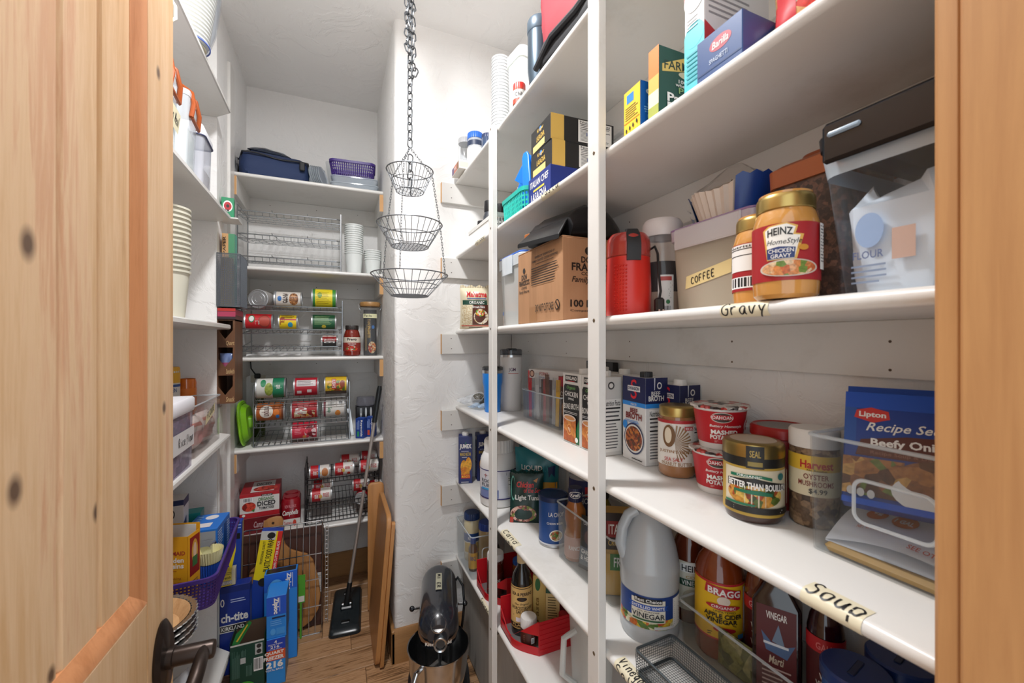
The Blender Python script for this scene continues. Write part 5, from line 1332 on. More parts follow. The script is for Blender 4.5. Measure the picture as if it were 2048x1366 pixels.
vbottle('amber bottle of apple cider vinegar with yellow label', .715, .607, facing(.71, .6)+12, .0445, .26, '#7a3414', (.0447, .042, .152, 1.8, '#e0b41e', [('r', 0, .96, 1, 1, '#b3242c'), ('r', 0, 0, 1, .03, '#b3242c'), ('r', .74, .12, .98, .92, W_), ('l', .75, .16, .97, .88, 16, INK), ('r', .735, 0, .745, 1, '#b3242c'),
        ('p', [(.28, .8), (.3, .96), (.5, .93), (.7, .88), (.69, .72), (.5, .77)], '#b3242c'), ('t', 'BRAGG', .32, .8, .68, .92, W_, {'b': .03, 'sl': -.3}), ('e', .42, .62, .56, .78, '#e0cfc0'), ('e', .3, .54, .68, .64, '#b3242c'), ('t', 'ORGANIC', .36, .565, .62, .615, W_), ('t', 'UNFILTERED', .38, .5, .62, .53, INK), ('t', 'APPLE CIDER', .28, .4, .7, .48, INK, {'b': .03}), ('t', 'VINEGAR', .3, .31, .64, .39, INK, {'b': .03}), ('l', .3, .26, .66, .3, 1, '#5a3a14'), ('e', .38, .16, .62, .25, '#b3242c'), ('l', .32, .06, .66, .14, 2, INK), ('r', .64, .06, .72, .14, '#3f7fb5')]))
vbottle('red-capped bottle of white wine vinegar in the long bin', .741, .537, facing(.75, .54), .026, .25, '#6f3a22', (.0262, .03, .14, 1.5, '#4a1216', [('r', 0, .8, 1, 1, '#b01c24'), ('t', 'GARLIC', .25, .85, .75, .95, '#d9a0a0'), ('t', 'WHITE', .3, .5, .7, .6, W_), ('t', 'WINE', .32, .36, .68, .46, W_), ('t', 'VINEGAR', .3, .24, .7, .33, W_)]))
t = thing('vinegar_bottle', 'flat-sided maroon vinegar bottle with ship picture', 'bottle', (.704, .480, ZV+.003), -60)
MB().loft([ring(rrect(.072, .04, .006), 0), ring(rrect(.072, .04, .006), .17), ring(rrect(.04, .03, .008), .2), ring(rrect(.022, .022, .008), .215), ring(rrect(.022, .022, .008), .25)], mat('#1d0c0c', .12, coat=.5)).build('bottle_body', t)
pb = MB(); decals(pb, face_map(.072, .04, .17, 'f'), [('r', .1, .12, .9, .98, '#551518'), ('t', 'VINEGAR', .3, .86, .72, .93, W_), ('p', [(.2, .72), (.3, .54), (.72, .50), (.88, .66), (.6, .60), (.4, .63)], '#4a6288'), ('p', [(.42, .64), (.55, .82), (.68, .61)], '#6a7c94'), ('r', .25, .6, .75, .625, '#cfd3da'), ('t', 'Marti', .36, .42, .66, .5, '#c9b9a4', {'s': .2}), ('l', .22, .18, .8, .4, 5, '#b99a94')]); pb.build('paper_label', t)
vbottle('red-capped bottle of red wine vinegar near the jamb', .728, .4165, facing(.72, .385)+8, .025, .25, '#2a0c10', (.0252, .06, .15, 1.5, '#4a1418', [('r', 0, .74, 1, 1, '#b01c24'), ('t', 'GALLO', .3, .8, .7, .92, '#d97a7a'), ('t', 'RED', .4, .48, .6, .58, W_), ('t', 'WINE', .36, .3, .66, .4, W_), ('t', 'VINEGAR', .3, .16, .72, .26, W_)]), '#b01c24')
LEAF = pic(['#6b6a34', '#8a8448', '#54562a', '#a89f68'], 55)
bag('bay_leaf_bag', 'clear bag of dried bay leaves at the front of the long bin', 'bag', (.682, .545, ZV+.003), (0, 0, -86), .07, .07, .018, LEAF, (), 41)
for lab_, x, y in (('dark blue lidded tub at the near end of the lower shelf', .658, .338), ('dark blue lidded tub beside the wall near the jamb', .742, .325)):
    t = thing('lidded_tub', lab_, 'tub', (x, y, ZV), 10)
    MB().lathe([(0, 0), (.036, 0), (.038, .155), (.037, .157)], mat('#1c4f95', .3), 36).build('tub_body', t)
    mb = MB().lathe([(.039, .153), (.0405, .155), (.0405, .169), (.038, .172), (0, .172)], mat('#16306a', .35), 36)
    mb.build('lid', t)
    MB().box(-.02, -.004, .1722, .02, .004, .1735, mat('#0e1f48', .4), .001).build('lid_slot', t)
t = thing('dark_tray', 'dark plastic tray on edge at the near end of the lower shelf', 'tray', (.625, .215, ZV), 0)
MB().loft([ring(rrect(.14, .07, .01), 0), ring(rrect(.16, .08, .01), .165)], mat('#22242c', .35)).build('tray_body', t)

# ---- sixth shelf (sauces)
clear_bin('sauce_bin', 'clear handled bin of sauces at the far end of the lowest shelf', (.575, 1.70, ZW), 0, .15, .225, .172, handle=True)
t = jar('mayonnaise_jar', 'mayonnaise jar with navy lid in the sauce bin', 'jar', (.556, 1.757, ZW+.003), -20, [(0, 0), (.032, 0), (.034, .006), (.034, .16), (.03, .175), (.03, .19)], '#d8cba6', (.0345, '#1c3564'), .028,
        lab=(.0342, .03, .12, 1.6, '#e0d9c0', [('r', 0, .6, 1, 1, '#274a86'), ('r', .2, .1, .8, .55, '#d9b03c'), ('t', 'REAL', .36, .7, .64, .85, W_)]))
jar('mayonnaise_jar', 'jar with royal blue lid behind the black-capped sauce bottle', 'jar', (.605, 1.690, ZW+.003), -20, [(0, 0), (.036, 0), (.038, .006), (.038, .14), (.034, .155), (.034, .165)], '#b59a6a', (.0385, '#1f3f96'), .028)
jar('sauce_bottle', 'small yellow-label bottle seen through the sauce bin', 'bottle', (.532, 1.665, ZW+.003), -20, [(0, 0), (.018, 0), (.019, .09), (.01, .11), (.01, .12)], '#5a3a1c', (.012, '#1d3a78'), .018, lab=(.0192, .01, .075, 1.6, '#d9a42c', [('t', 'BBQ', .3, .5, .7, .8, '#243c78')]))
def red_bin(label, y0):
    """pie-shaped red plastic bin: straight ribbed side, curved low front"""
    t = thing('storage_bin', label, 'bin', (.517, y0, ZW))
    RP = mat('#b51420', .35); RB = mat('#6b6564', .4)
    fx = lambda f: .052-.058*sin(pi*min(f, .5))
    arc = [(fx(i/16), .165*i/16) for i in range(17)]        # front curve from the near corner to the far one
    path = [(.19, 0.0)]+[(.05+(.14)*(1-i/6.0), 0.0) for i in range(1, 7)]
    outline = [(.19, 0)]+[(x, y) for x, y in arc]+[(.19, .165)]
    MB().prism(outline[::-1], 0, .004, RB).build('base', t)
    th = .0028
    mb = MB().box(.052, -th, 0, .19, 0, .102, RP, .0008)
    for k in range(6): mb.box(.056, -th-.0012, .012+k*.015, .186, -th+.0002, .018+k*.015, RP)
    mb.build('ribbed_side', t)
    vs = []; fs = []; N = 32
    def hgt(f): return .018+(.084)*(max(0, 1-f*2.6))**1.4+(.07)*(max(0, f*2.2-1.3))**1.5
    for i in range(N+1):
        f = i/N; y = .165*f; x = fx(f)
        h0 = .024; 
        for dx in (0, th): vs += [(x+dx, y, 0), (x+dx, y, h0)]
    for i in range(N):
        a = i*4; b = a+4
        fs += [(a, b, b+1, a+1), (a+2, a+3, b+3, b+2), (a+1, b+1, b+3, a+3)]
    MB().add(vs, fs, RP).build('front_lip', t)
    vs = []; fs = []
    for i in range(N+1):
        f = i/N; y = .165*f; x = fx(f)+.0005; top = .024+(.08)*max(0, 1-f*1.9)**1.2 + .06*max(0, f*2-1.35)
        low = .05 if f < .5 else .05
        lo = min(top, .040+.02*(f < .5))
        for dx in (0, th): vs += [(x+dx, y, lo), (x+dx, y, max(top, lo+.0005))]
    for i in range(N):
        a = i*4; b = a+4
        fs += [(a, b, b+1, a+1), (a+2, a+3, b+3, b+2), (a+1, b+1, b+3, a+3), (a, a+2, b+2, b)]
    MB().add(vs, fs, RP).build('front_wing', t)
    MB().box(-.006, .165, 0, .19, .165+th, .102, RP, .0008).build('far_side', t)
    MB().box(.188, 0, 0, .19+th, .165, .102, RP, .0008).build('back_wall', t)
    return t
red_bin('red pie-shaped bin of bottles nearest the camera on the lowest shelf', 1.13)
red_bin('red pie-shaped bin half hidden by the far post', 1.385)
def sauce(label, x, y, rz, r_, hh, body, lab, capc, z=ZW+.0045, name='sauce_bottle', ch=None):
    return jar(name, label, 'bottle', (x, y, z), rz, [(0, 0), (r_*.95, 0), (r_, .006), (r_, hh*.6), (r_*.8, hh*.7), (r_*.42, hh*.78), (r_*.38, hh*.92)], body, (r_*.45, capc), ch or hh*.1, lab=lab)
sauce('dark sauce bottle with black cone cap and yellow label', .573, 1.520, facing(.55, 1.55), .026, .22, '#1c1614', (.0262, .012, .12, 1.6, '#d9d2c4', [('r', 0, .72, 1, 1, '#e0a42c'), ('t', 'HERDEZ', .3, .77, .7, .92, INK), ('r', 0, 0, 1, .2, '#e0a42c'), ('t', 'CHOCOLATE', .25, .5, .75, .62, INK), ('e', .3, .1, .5, .4, '#6b7a3a')]), '#161616', ch=.05)
jar('spread_jar', 'jar of dark spread with white lid in the far red bin', 'jar', (.552, 1.454, ZW+.0045), facing(.55, 1.46), [(0, 0), (.029, 0), (.031, .006), (.031, .14), (.028, .15)], '#4a1a12', (.031, '#d8d6d4'), .034, lab=(.0312, .02, .1, 1.5, '#4a1a14', [('t', 'KETO FUDGE', .3, .6, .7, .72, W_), ('t', 'BOLD', .36, .44, .6, .54, W_)]))
jar('sauce_jar', 'amber jar with blue lid beside the far post on the lowest shelf', 'jar', (.635, 1.418, ZW+.0045), 0, [(0, 0), (.026, 0), (.027, .12), (.024, .13)], '#7a4012', (.026, '#1d55a8'), .022, lab=(.0272, .02, .07, 1.6, '#b3242c', [('r', .5, .2, .9, .7, '#20408c')]))
t = sauce('dark bottle of worcestershire sauce with tan label', .568, 1.250, facing(.59, 1.24)+2, .0345, .275, '#14100e', (.0347, .025, .16, 1.7, '#cfa866', [('r', .06, .03, .94, .97, '#3a2418'), ('r', .08, .045, .92, .955, '#d3ae6e'), ('t', 'LEA & PERRINS', .2, .79, .8, .87, '#2a1a14', {'b': .03}), ('e', .36, .66, .64, .76, '#2a1a14'), ('t', 'The Original', .3, .56, .7, .62, '#4a3424', {'s': .3}), ('t', 'WORCESTERSHIRE', .2, .46, .8, .54, '#2a1a14'), ('t', 'SAUCE', .34, .37, .66, .45, '#2a1a14'), ('l', .26, .3, .74, .35, 1, '#4a3424'), ('r', .34, .18, .62, .28, '#d8d0d8'), ('r', .1, .06, .9, .14, '#2a1a14'), ('t', 'FLAVOR', .25, .075, .75, .125, '#d3ae6e')]), '#c9b58c', ch=.05)
jar('spice_jar', 'short jar with broad white lid at the front of the near red bin', 'jar', (.562, 1.184, ZW+.0045), facing(.556, 1.18), [(0, 0), (.0235, 0), (.025, .005), (.025, .07), (.0235, .074)], '#5a2a1a', (.026, '#d6d3d0'), .03, lab=(.0252, .012, .055, 1.5, '#4a2018', [('l', .3, .2, .7, .7, 4, '#c9b0a0'), ('bar', .6, .1, .75, .5)]))
carton('pasta_box', 'cream and green box standing in the near red bin', 'box', (.632, 1.238, ZW+.0045), (.05, .035, .18), -30, '#cfb26a', {'f': [('e', .15, .72, .5, .95, '#2f6a3a'), ('t', 'Pasta', .15, .15, .4, .6, '#7a5a24', {'rot': 90, 's': .2})], 'r': [('r', .3, .0, 1, 1, '#1f4a36')]})
carton('pasta_box', 'cream box with dark stripes behind the green one', 'box', (.653, 1.192, ZW+.0045), (.045, .03, .165), -30, '#cdb47c', {'f': [('l', .15, .1, .85, .8, 14, '#5a4a2c'), ('r', .0, .85, 1, .95, '#1f4a36')], 'r': [('r', 0, 0, 1, 1, '#1d3a2c')]})
jar('spice_jar', 'small red-capped jar at the back of the near red bin', 'jar', (.67, 1.155, ZW+.0045), 0, [(0, 0), (.014, 0), (.014, .07), (.012, .078)], '#4a3a34', (.014, '#a81c24'), .02)
t = thing('drink_pitcher', 'translucent white pitcher behind the near post', 'pitcher', (.63, .935, ZW), 0)
MB().loft([ring(rrect(.085, .095, .03), 0), ring(rrect(.1, .11, .035), .20), ring(rrect(.104, .114, .035), .235)], clear('#d6dad9', .6, .3)).build('pitcher_body', t)
MB().loft([ring(rrect(.108, .118, .036), .232), ring(rrect(.108, .118, .036), .25), ring(rrect(.09, .1, .036), .256)], mat('#d9d9d7', .4)).build('lid', t)
MB().tube([(-.05, 0, .2), (-.085, 0, .19), (-.09, 0, .1), (-.05, 0, .06)], .008, clear('#d6dad9', .7, .3), 8).build('handle', t)
# ---- below: gray box with paper roll, stand mixer
t = thing('open_box', 'open grey cardboard box on the floor under the shelves', 'cardboard box', (.652, 1.62, 0), 0)
GC = wood('grey_cardboard', [(.3, '#958e86'), (.6, '#a8a198'), (.8, '#9c958c')], 'z', 20, .8, grain=.5)
bw, bd, bh = .24, .38, .285
mb = MB().box(-bw/2, -bd/2, 0, bw/2, bd/2, .004, GC)
mb.build('bottom', t)
for nm, a in (('wall_panel', (-bw/2, -bd/2, 0, -bw/2+.004, bd/2, bh)), ('wall_panel', (bw/2-.004, -bd/2, 0, bw/2, bd/2, bh)), ('wall_panel', (-bw/2, -bd/2, 0, bw/2, -bd/2+.004, bh)), ('wall_panel', (-bw/2, bd/2-.004, 0, bw/2, bd/2, bh))):
    MB().box(*a, GC).build(nm, t)
MB().box(-.002, 0, 0, .002, bd*.95, .10, GC, T=Matrix.Translation((-bw/2, -bd/2+.01, bh)) @ Matrix.Rotation(radians(-5), 4, 'Y')).build('flap', t)
t = thing('paper_roll', 'roll of white paper standing in the open grey box', 'paper roll', (.585, 1.50, .011), (0, 4, 0))
MB().lathe([(.018, 0), (.034, 0), (.034, .30), (.018, .30), (.018, 0)], mat('#c9c4bd', .8), 32).build('paper', t)
MB().lathe([(.0165, -.0), (.018, 0), (.018, .301), (.0165, .301)], mat('#8a7a66', .8), 24).build('cardboard_core', t)

# ================================================================== stand mixer on the floor
mx, my = .358, 1.545
yaw = -13.5      # the head points at the doorway, turned slightly
t = thing('stand_mixer', 'dark blue-black stand mixer with steel bowl on the floor', 'stand mixer', (mx, my, 0), yaw)
t.scale = (1.2, 1.2, 1.2)
NAVY = mat('#23262d', .22, coat=.6)
# local: -y is the front (head nose); bowl centre at (0,0)
base = [(x, y) for x, y in rrect(.20, .30, .095, 8, 0, .045)]
MB().loft([ring([(x*.97, (y-.045)*.97+.045) for x, y in base], 0), ring(base, .008), ring(base, .026), ring([(x*.9, (y-.045)*.93+.045) for x, y in base], .036)], NAVY).build('foot', t)
R = []
for i in range(8):
    v = i/7; z = .03+.20*v; w = .105-.015*sin(pi*v); d = .10-.012*sin(pi*v)
    R.append(ring(rrect(w, d, .035, 5, 0, .135-.01*v), z))
MB().loft(R, NAVY).build('column', t)
R = []; NS = 26
for i in range(NS+1):
    s = i/NS; y = .188-.293*s
    if s < .15: k = sqrt(max(0, 1-((.15-s)/.15)**2))
    elif s > .80: k = sqrt(max(0.0, 1-((s-.80)/.235)**2))
    else: k = 1
    k = max(k, .02)
    rx = .060*k; rz = .064*k*(1-.08*s); cz = .296-.006*s
    R.append([(rx*cos(2*pi*j/28), y, cz+rz*(sin(2*pi*j/28) if sin(2*pi*j/28) > 0 else .86*sin(2*pi*j/28))) for j in range(28)])
MB().loft(R, NAVY).build('head', t)
# steel band with lettering
R = []
for y, kk in ((.235, .9), (.10, 1.012), (-.03, 1.012), (-.06, .98)):
    R.append([(.0625*kk*cos(a), y, .262) for a in (0, pi)])
bt = MB(); 
for s in (-1, 1):
    pts = [(s*.0605, .10), (s*.0612, .02), (s*.0605, -.045), (s*.05, -.08), (s*.03, -.101), (0, -.109)]
    vs = [(x, y, z) for x, y in pts for z in (.262, .278)]
    bt.add(vs, [(2*i, 2*i+2, 2*i+3, 2*i+1) for i in range(5)], mat('#a88f78', .3, .9))
bt.build('trim_band', t)
pb = MB(); decals(pb, lambda u, v, o: (.0335*sin((u-.5)*2.0)*1.5, -.092-.018*cos((u-.5)*2.0)-o-.001, .264+.012*v), [('t', 'KitchenAid', .08, .1, .92, .95, '#e6e2da', {'b': .02})]); pb.build('lettering', t)
# hub
Th = Matrix.Translation((0, -.090, .312)) @ Matrix.Rotation(radians(52), 4, 'X')
MB().lathe([(.023, -.012), (.023, .012), (.0205, .014), (.019, .011), (.017, .010), (.006, .010), (.006, .014), (0, .014)], CHROME, 32, T=Th).build('attachment_hub', t)
Th2 = Matrix.Translation((.006, -.110, .272)) @ Matrix.Rotation(radians(80), 4, 'X')
MB().lathe([(.0195, -.01), (.0195, .013), (.018, .015), (.014, .013), (.013, .004), (0, .004)], CHROME, 32, T=Th2).build('hub_cover', t)
MB().lathe([(.0125, .006), (0, .006)], mat('#2a2420', .4), 24, T=Th2).build('hub_socket', t)
for s in (-1, 1):
    mb = MB().tube([(s*.06, .04, .285), (s*.075, .035, .288), (s*.079, .034, .288)], [.004, .004, .004], CHROME, 8)
    mb.sphere((s*.084, .033, .289), .0085, mat('#16171a', .25), 14)
    mb.build('control_lever', t)
pb = MB(); Mh = lambda u, v, o: ((.0625*cos(pi*.5-(u-.5)*.42)+o*.3), .01+.09*v, .2945+(.0625-.002*(1-v))*sin(pi*.5-(u-.5)*.42)+o+.001)
decals(pb, Mh, [('r', .12, 0, .88, 1, '#a9a68f')], nu=4, nv=4); handwrite(pb, lambda u, v, o: Mh(v, 1-u, o), 'MIXER', .06, .3, .92, .68, .0012, o=.0014)
o = pb.build('tape_label', t)
# bowl
bz = .055
SB = Matrix.Translation((0, -.045, 0)) @ Matrix.Diagonal((.86, .86, 1, 1))
MB().lathe([(0, bz), (.04, bz), (.045, bz-.012), (.05, bz-.012), (.062, bz+.006), (.085, bz+.045), (.099, bz+.10), (.105, bz+.165), (.1085, bz+.168), (.1085, bz+.171), (.1045, bz+.170), (.0975, bz+.10), (.083, bz+.047), (.06, bz+.009), (0, bz+.004)], mat('#c9cacc', .16, 1.0), 56, T=SB).build('bowl', t)
MB().lathe([(.052, .034), (.056, .036), (.056, .046), (.05, .05)], STEEL, 36, T=Matrix.Translation((0, -.045, 0))).build('bowl_clamp', t)
hd = [(x*.87, y*.87-.045, z) for x, y, z in [(-.055, -.084, bz+.155), (-.07, -.108, bz+.158), (-.078, -.121, bz+.14), (-.077, -.12, bz+.09), (-.068, -.105, bz+.055), (-.055, -.083, bz+.05)]]
R = []
for (x, y, z) in hd:
    d_ = Vector((x, y, 0)).normalized(); sd = Vector((-d_.y, d_.x, 0))
    R.append((x, y, z))
MB().tube(R, [.007, .0075, .008, .008, .0075, .007], mat('#c9cacc', .2, 1.0), 10).build('bowl_handle', t)
# white beater
MB().tube([(.004, -.055, .25), (.004, -.055, bz+.10)], .006, STEEL, 10).build('beater_shaft', t)
mb = MB()
for s in (-1, 1): mb.tube([(.0, -.055, bz+.125), (s*.035, -.055, bz+.1), (s*.05, -.055, bz+.06), (s*.03, -.055, bz+.025), (0, -.055, bz+.018)], .005, mat('#dddcd8', .35), 8)
mb.tube([(-.045, -.055, bz+.065), (.045, -.055, bz+.065)], .004, mat('#dddcd8', .35), 8)
mb.build('flat_beater', t)
MB().lathe([(.056, .235), (.056, .245), (.03, .262), (0, .262)], NAVY, 32, T=Matrix.Translation((0, -.028, 0))).build('planetary_collar', t)
MB().tube([(.045, .15, .28), (.065, .15, .31), (.082, .13, .29), (.086, .11, .24), (.08, .12, .17), (.075, .15, .10), (.06, .175, .03), (.03, .19, .012)], .0045, mat('#141416', .4), 8).build('power_cord', t)

# ================================================================== goods on the left shelves
# top: stack of white bowls in a clear tub, overhanging the edge
t = thing('bowl_stack_tub', 'clear round tub of stacked white ribbed bowls on the top left shelf', 'tub', (-.440, 1.60, LZ[0]), 0)
MB().lathe([(0, .001), (.062, .001), (.068, .006), (.085, .06), (.097, .15), (.103, .26), (.1, .26), (.094, .15), (.082, .062), (.064, .008), (0, .005)], clear('#dfe6f0', .28, .1), 44).build('tub_body', t)
pr = [(0, .008), (.058, .008)]
for k in range(20): pr += [(.062+.0016*k, .012+.012*k), (.0665+.0016*k, .015+.012*k), (.0665+.0016*k, .020+.012*k), (.062+.0016*k, .0225+.012*k)]
MB().lathe(pr+[(0, .25)], mat('#e6e2d4', .6), 44).build('bowl_stack', t)
MB().tube([(.069*cos(2*pi*i/40), .069*sin(2*pi*i/40), .008) for i in range(40)], .0022, mat('#5f78c9', .4), 6, True).build('blue_rim', t)
MB().lathe([(0, .0006), (.06, .0006)], mat('#e0dcc6', .6), 40).build('base_label', t)
# second shelf: cereal keepers with orange handles
ORG = mat('#94430f', .35)
def keeper(label, x, y, w, d, h, fill, tape=None):
    t = thing('food_keeper', label, 'container', (x, y, LZ[1]), 4)
    MB().loft([ring(rrect(w*.86, d*.9, .015), 0), ring(rrect(w, d, .018), h*.84), ring(rrect(w*.95, d*.95, .018), h*.86)], clear('#e6ebef', .42, .15)).build('keeper_body', t)
    MB().loft([ring(rrect(w*.8, d*.84, .013), .003), ring(rrect(w*.88, d*.9, .013), h*.5)], mat(fill, .8)).build('contents', t)
    MB().loft([ring(rrect(w*1.02, d*1.02, .018), h*.84), ring(rrect(w*1.03, d*1.03, .018), h*.9), ring(rrect(w*.9, d*.9, .018), h*.92)], clear('#e3e6ea', .6, .2)).build('lid', t)
    for s in (-1, 1):
        pts = [(w*.5*s*0+w*.52, s*d*.36, h*.62), (w*.56, s*d*.30, h*.78), (w*.50, s*d*.2, h*.93), (w*.30, s*d*.14, h*1.0)]
        MB().tube([pts[0], pts[1], pts[2], pts[3], (0, s*d*.12, h*1.01)], .0065, ORG, 10).build('orange_handle', t)
    MB().box(w*.5, -d*.38, h*.60, w*.5+.008, d*.38, h*.645, ORG, .003).build('orange_clip', t)
    if tape:
        pb = MB(); M = lambda u, v, o: (w*.465+o+.055*w*v, -d*.42+d*.84*u, h*(.3+.2*v))
        decals(pb, M, [('r', 0, 0, 1, 1, '#e0d9b8')], off=.003); handwrite(pb, M, tape, .05, .3, .95, .8, .0011, o=.0035); pb.build('tape_label', t)
    return t
keeper('clear keeper with orange handles and a Corn Meal tape label', -.465, 1.39, .12, .13, .265, '#dcd6c4', 'Corn Meal')
keeper('second clear orange-handled keeper behind the taped one', -.462, 1.555, .12, .13, .265, '#c9d0cf')
t = thing('food_keeper', 'clear keeper with grey lid edge at the end of the shelf', 'container', (-.458, 1.74, LZ[1]), 3)
MB().loft([ring(rrect(.09, .13, .015), 0), ring(rrect(.10, .14, .018), .19)], clear('#cfd3de', .42, .15)).build('keeper_body', t)
MB().loft([ring(rrect(.08, .12, .013), .003), ring(rrect(.09, .128, .013), .08)], mat('#d8d4d2', .8)).build('contents', t)
MB().loft([ring(rrect(.106, .146, .018), .186), ring(rrect(.107, .147, .018), .205), ring(rrect(.09, .13, .018), .225)], mat('#e3e4e8', .4)).build('lid', t)
MB().tube(ring(rrect(.105, .145, .018), .184), .003, mat('#3a3f60', .4), 6, True).build('lid_seal', t)
t = thing('hook_clip', 'white plastic hook hanging below the top left shelf', 'hook', (-.40, 1.34, LZ[0]-TK), 0)
MB().tube([(0, 0, 0), (0, 0, -.012), (.012, .008, -.03), (.012, .012, -.06), (0, .008, -.075), (-.008, 0, -.07)], .0045, mat('#e3dfd0', .4), 8).build('hook', t)
# third shelf: nested deli tubs
DELI = clear('#dcd9c8', .82, .35)
nested('deli_container', 'translucent deli tub in the nested stack on the left shelf', 'nested deli tubs on the left shelf', -.468, 1.545, LZ[2]+.0003, 14, .058, .045, .145, .0145, DELI, 'container', .004)
# fourth shelf: flour bin and keeper
t = clear_bin('flour_bin', 'clear bin with FLOUR masking tape on the left shelf', (-.452, 1.745, LZ[3]), 0, .09, .33, .165, clear('#d9d2d0', .2), .02)
pb = MB(); M = lambda u, v, o: (.0455+o, -.165+.33*u, .165*v)
decals(pb, M, [('p', [(.33, .52), (.36, .7), (.70, .9), (.68, .70)], '#ddd2a8')], off=.003); handwrite(pb, lambda u, v, o: M(u, v+.45*(u-.5), o), 'FLOUR', .39, .68, .65, .8, .0014, o=.0036); pb.build('tape_label', t)
for lab_, y, z, c in (('pink bag of flour lying low in the taped bin', 1.70, .004, '#cfa8a2'), ('red-striped flour bag at the back of the taped bin', 1.84, .004, '#c98f86')):
    bag('flour_bag', lab_, 'bag', (-.452, y, LZ[3]+z), (0, 0, 85), .11, .11, .06, '#d6c9c3', (('r', .1, .2, .9, .6, c), ('r', .1, .75, .9, .85, '#c4796c')), 51+int(y*10))
t = thing('food_keeper', 'keeper with white push-button lid and Rice Flour label', 'container', (-.448, 1.425, LZ[3]), 0)
MB().loft([ring(rrect(.105, .20, .015), 0), ring(rrect(.11, .205, .015), .17)], clear('#b7aec6', .4, .08)).build('keeper_body', t)
MB().loft([ring(rrect(.095, .19, .012), .003), ring(rrect(.10, .195, .012), .15)], pic(['#6b4a5c', '#4a3548', '#8c6a72', '#a88a94'], 40)).build('contents', t)
MB().loft([ring(rrect(.114, .209, .016), .165), ring(rrect(.118, .213, .016), .17), ring(rrect(.118, .213, .016), .2), ring(rrect(.11, .205, .016), .206)], mat('#e6e5ea', .35)).build('lid', t)
pb = MB(); M = lambda u, v, o: (.0553+o, -.1025+.205*u, .165*v)
decals(pb, M, [('r', .04, .38, .96, .72, '#d6d4d4')], off=.0016); handwrite(pb, M, 'Rice', .3, .48, .58, .62, .0012, o=.0024); handwrite(pb, M, 'flour', .62, .48, .92, .62, .0012, o=.0024); pb.build('label', t)
jar('breadcrumb_can', 'tall canister with yellow top at the back of the left shelf', 'canister', (-.575, 1.895, LZ[3]), facing(-.57, 1.9), [(0, 0), (.042, 0), (.043, .26), (.042, .262)], '#d6d3cc', (.0435, '#e0a82c'), .03,
    lab=(.0433, .02, .255, 2.6, '#d9d6d0', [('r', 0, .84, 1, 1, '#e0a82c'), ('r', 0, .78, 1, .82, '#2b4f8f'), ('t', 'KITCHEN', .4, .7, .66, .76, '#2b4f8f'), ('l', .42, .2, .66, .66, 16, '#3a4a6a')]))
jar('snack_tub', 'small orange snack tub beside the yellow-topped canister', 'tub', (-.532, 1.968, LZ[3]), facing(-.53, 1.96), [(0, 0), (.026, 0), (.033, .21), (.03, .225)], '#cf6a1c', None, 0, lab=(.0325, .10, .19, 1.5, '#d2701f', [('e', .4, .2, .65, .6, '#24406b'), ('e', .44, .28, .61, .52, '#d2701f')]))
# fifth shelf: purple basket
pbk = lattice_basket('slotted_basket', 'purple slotted basket of baking goods on the low left shelf', (-.452, 1.705, LZ[4]), 3, .225, .47, .10, '#46307f', 8, .0095, .08)
zb = LZ[4]+.0045
t = thing('raisin_box', 'open yellow box of golden raisins in the purple basket', 'box', (-.440, 1.553, zb), -15)
YB = mat('#e3a21e', .4); bw, bd, bh = .09, .06, .212
for a in ((-bw/2, -bd/2, 0, bw/2, -bd/2+.001, bh), (-bw/2, bd/2-.001, 0, bw/2, bd/2, bh+.018), (-bw/2, -bd/2, 0, -bw/2+.001, bd/2, bh), (bw/2-.001, -bd/2, 0, bw/2, bd/2, bh)):
    MB().box(*a, YB).build('box_panel', t)
MB().box(-bw/2, -bd/2, 0, bw/2, bd/2, .002, YB).build('box_bottom', t)
MB().box(-bw/2+.002, -bd/2+.002, .01, bw/2-.002, bd/2-.004, bh-.03, mat('#9c968e', .8)).build('inner_bag', t)
MB().box(-bw/2+.01, bd/2-.004, bh-.03, bw/2-.01, bd/2-.0025, bh+.014, mat('#d6d4d0', .6)).build('inner_flap', t)
pb = MB(); M = face_map(bw, bd, bh, 'f')
decals(pb, M, [('t', 'SUN-MAID', .15, .74, .92, .8, '#a8322a', {'b': .03}), ('t', 'Golden', .22, .64, .88, .71, W_, {'b': .03}), ('t', 'Raisins', .25, .56, .88, .63, W_, {'b': .03}), ('l', .3, .51, .7, .54, 1, '#a85a1c'), ('t', 'for baking', .3, .4, .8, .44, '#a85a1c'), ('t', '& other recipes', .2, .34, .85, .38, '#a85a1c'), ('e', .3, .06, .62, .2, '#2c4a9c'), ('t', 'USA', .36, .1, .56, .16, W_)])
decals(pb, face_map(bw, bd, bh, 'r'), [('r', .15, .4, .95, .95, '#8c1f1c'), ('e', .3, .55, .8, .9, '#c9963a'), ('e', .42, .62, .68, .85, '#d9b9a0'), ('r', .35, .52, .75, .66, '#3a6b3a'), ('l', .12, .04, .95, .34, 8, '#6b5a4a')]); pb.build('print', t, smooth=0)
carton('wafer_box', 'blue foil-pack box lying behind the raisin box', 'box', (-.418, 1.772, zb), (.10, .145, .155), -3, '#2270c9',
       {'t': [('e', .35, .62, .75, .9, '#e0dcdc'), ('r', .3, .15, .72, .4, '#dcd6d6'), ('l', .1, .5, .3, .9, 3, '#9cc4ee')], 'r': [('l', .05, .08, .45, .92, 14, '#cfdcec'), ('r', .5, .1, .72, .9, '#1b4f96'), ('l', .74, .08, .96, .92, 14, '#cfdcec')], 'f': [('r', .05, .05, .95, .95, '#9a9da0')]})
FOIL = mat('#c3c4c4', .22, .9)
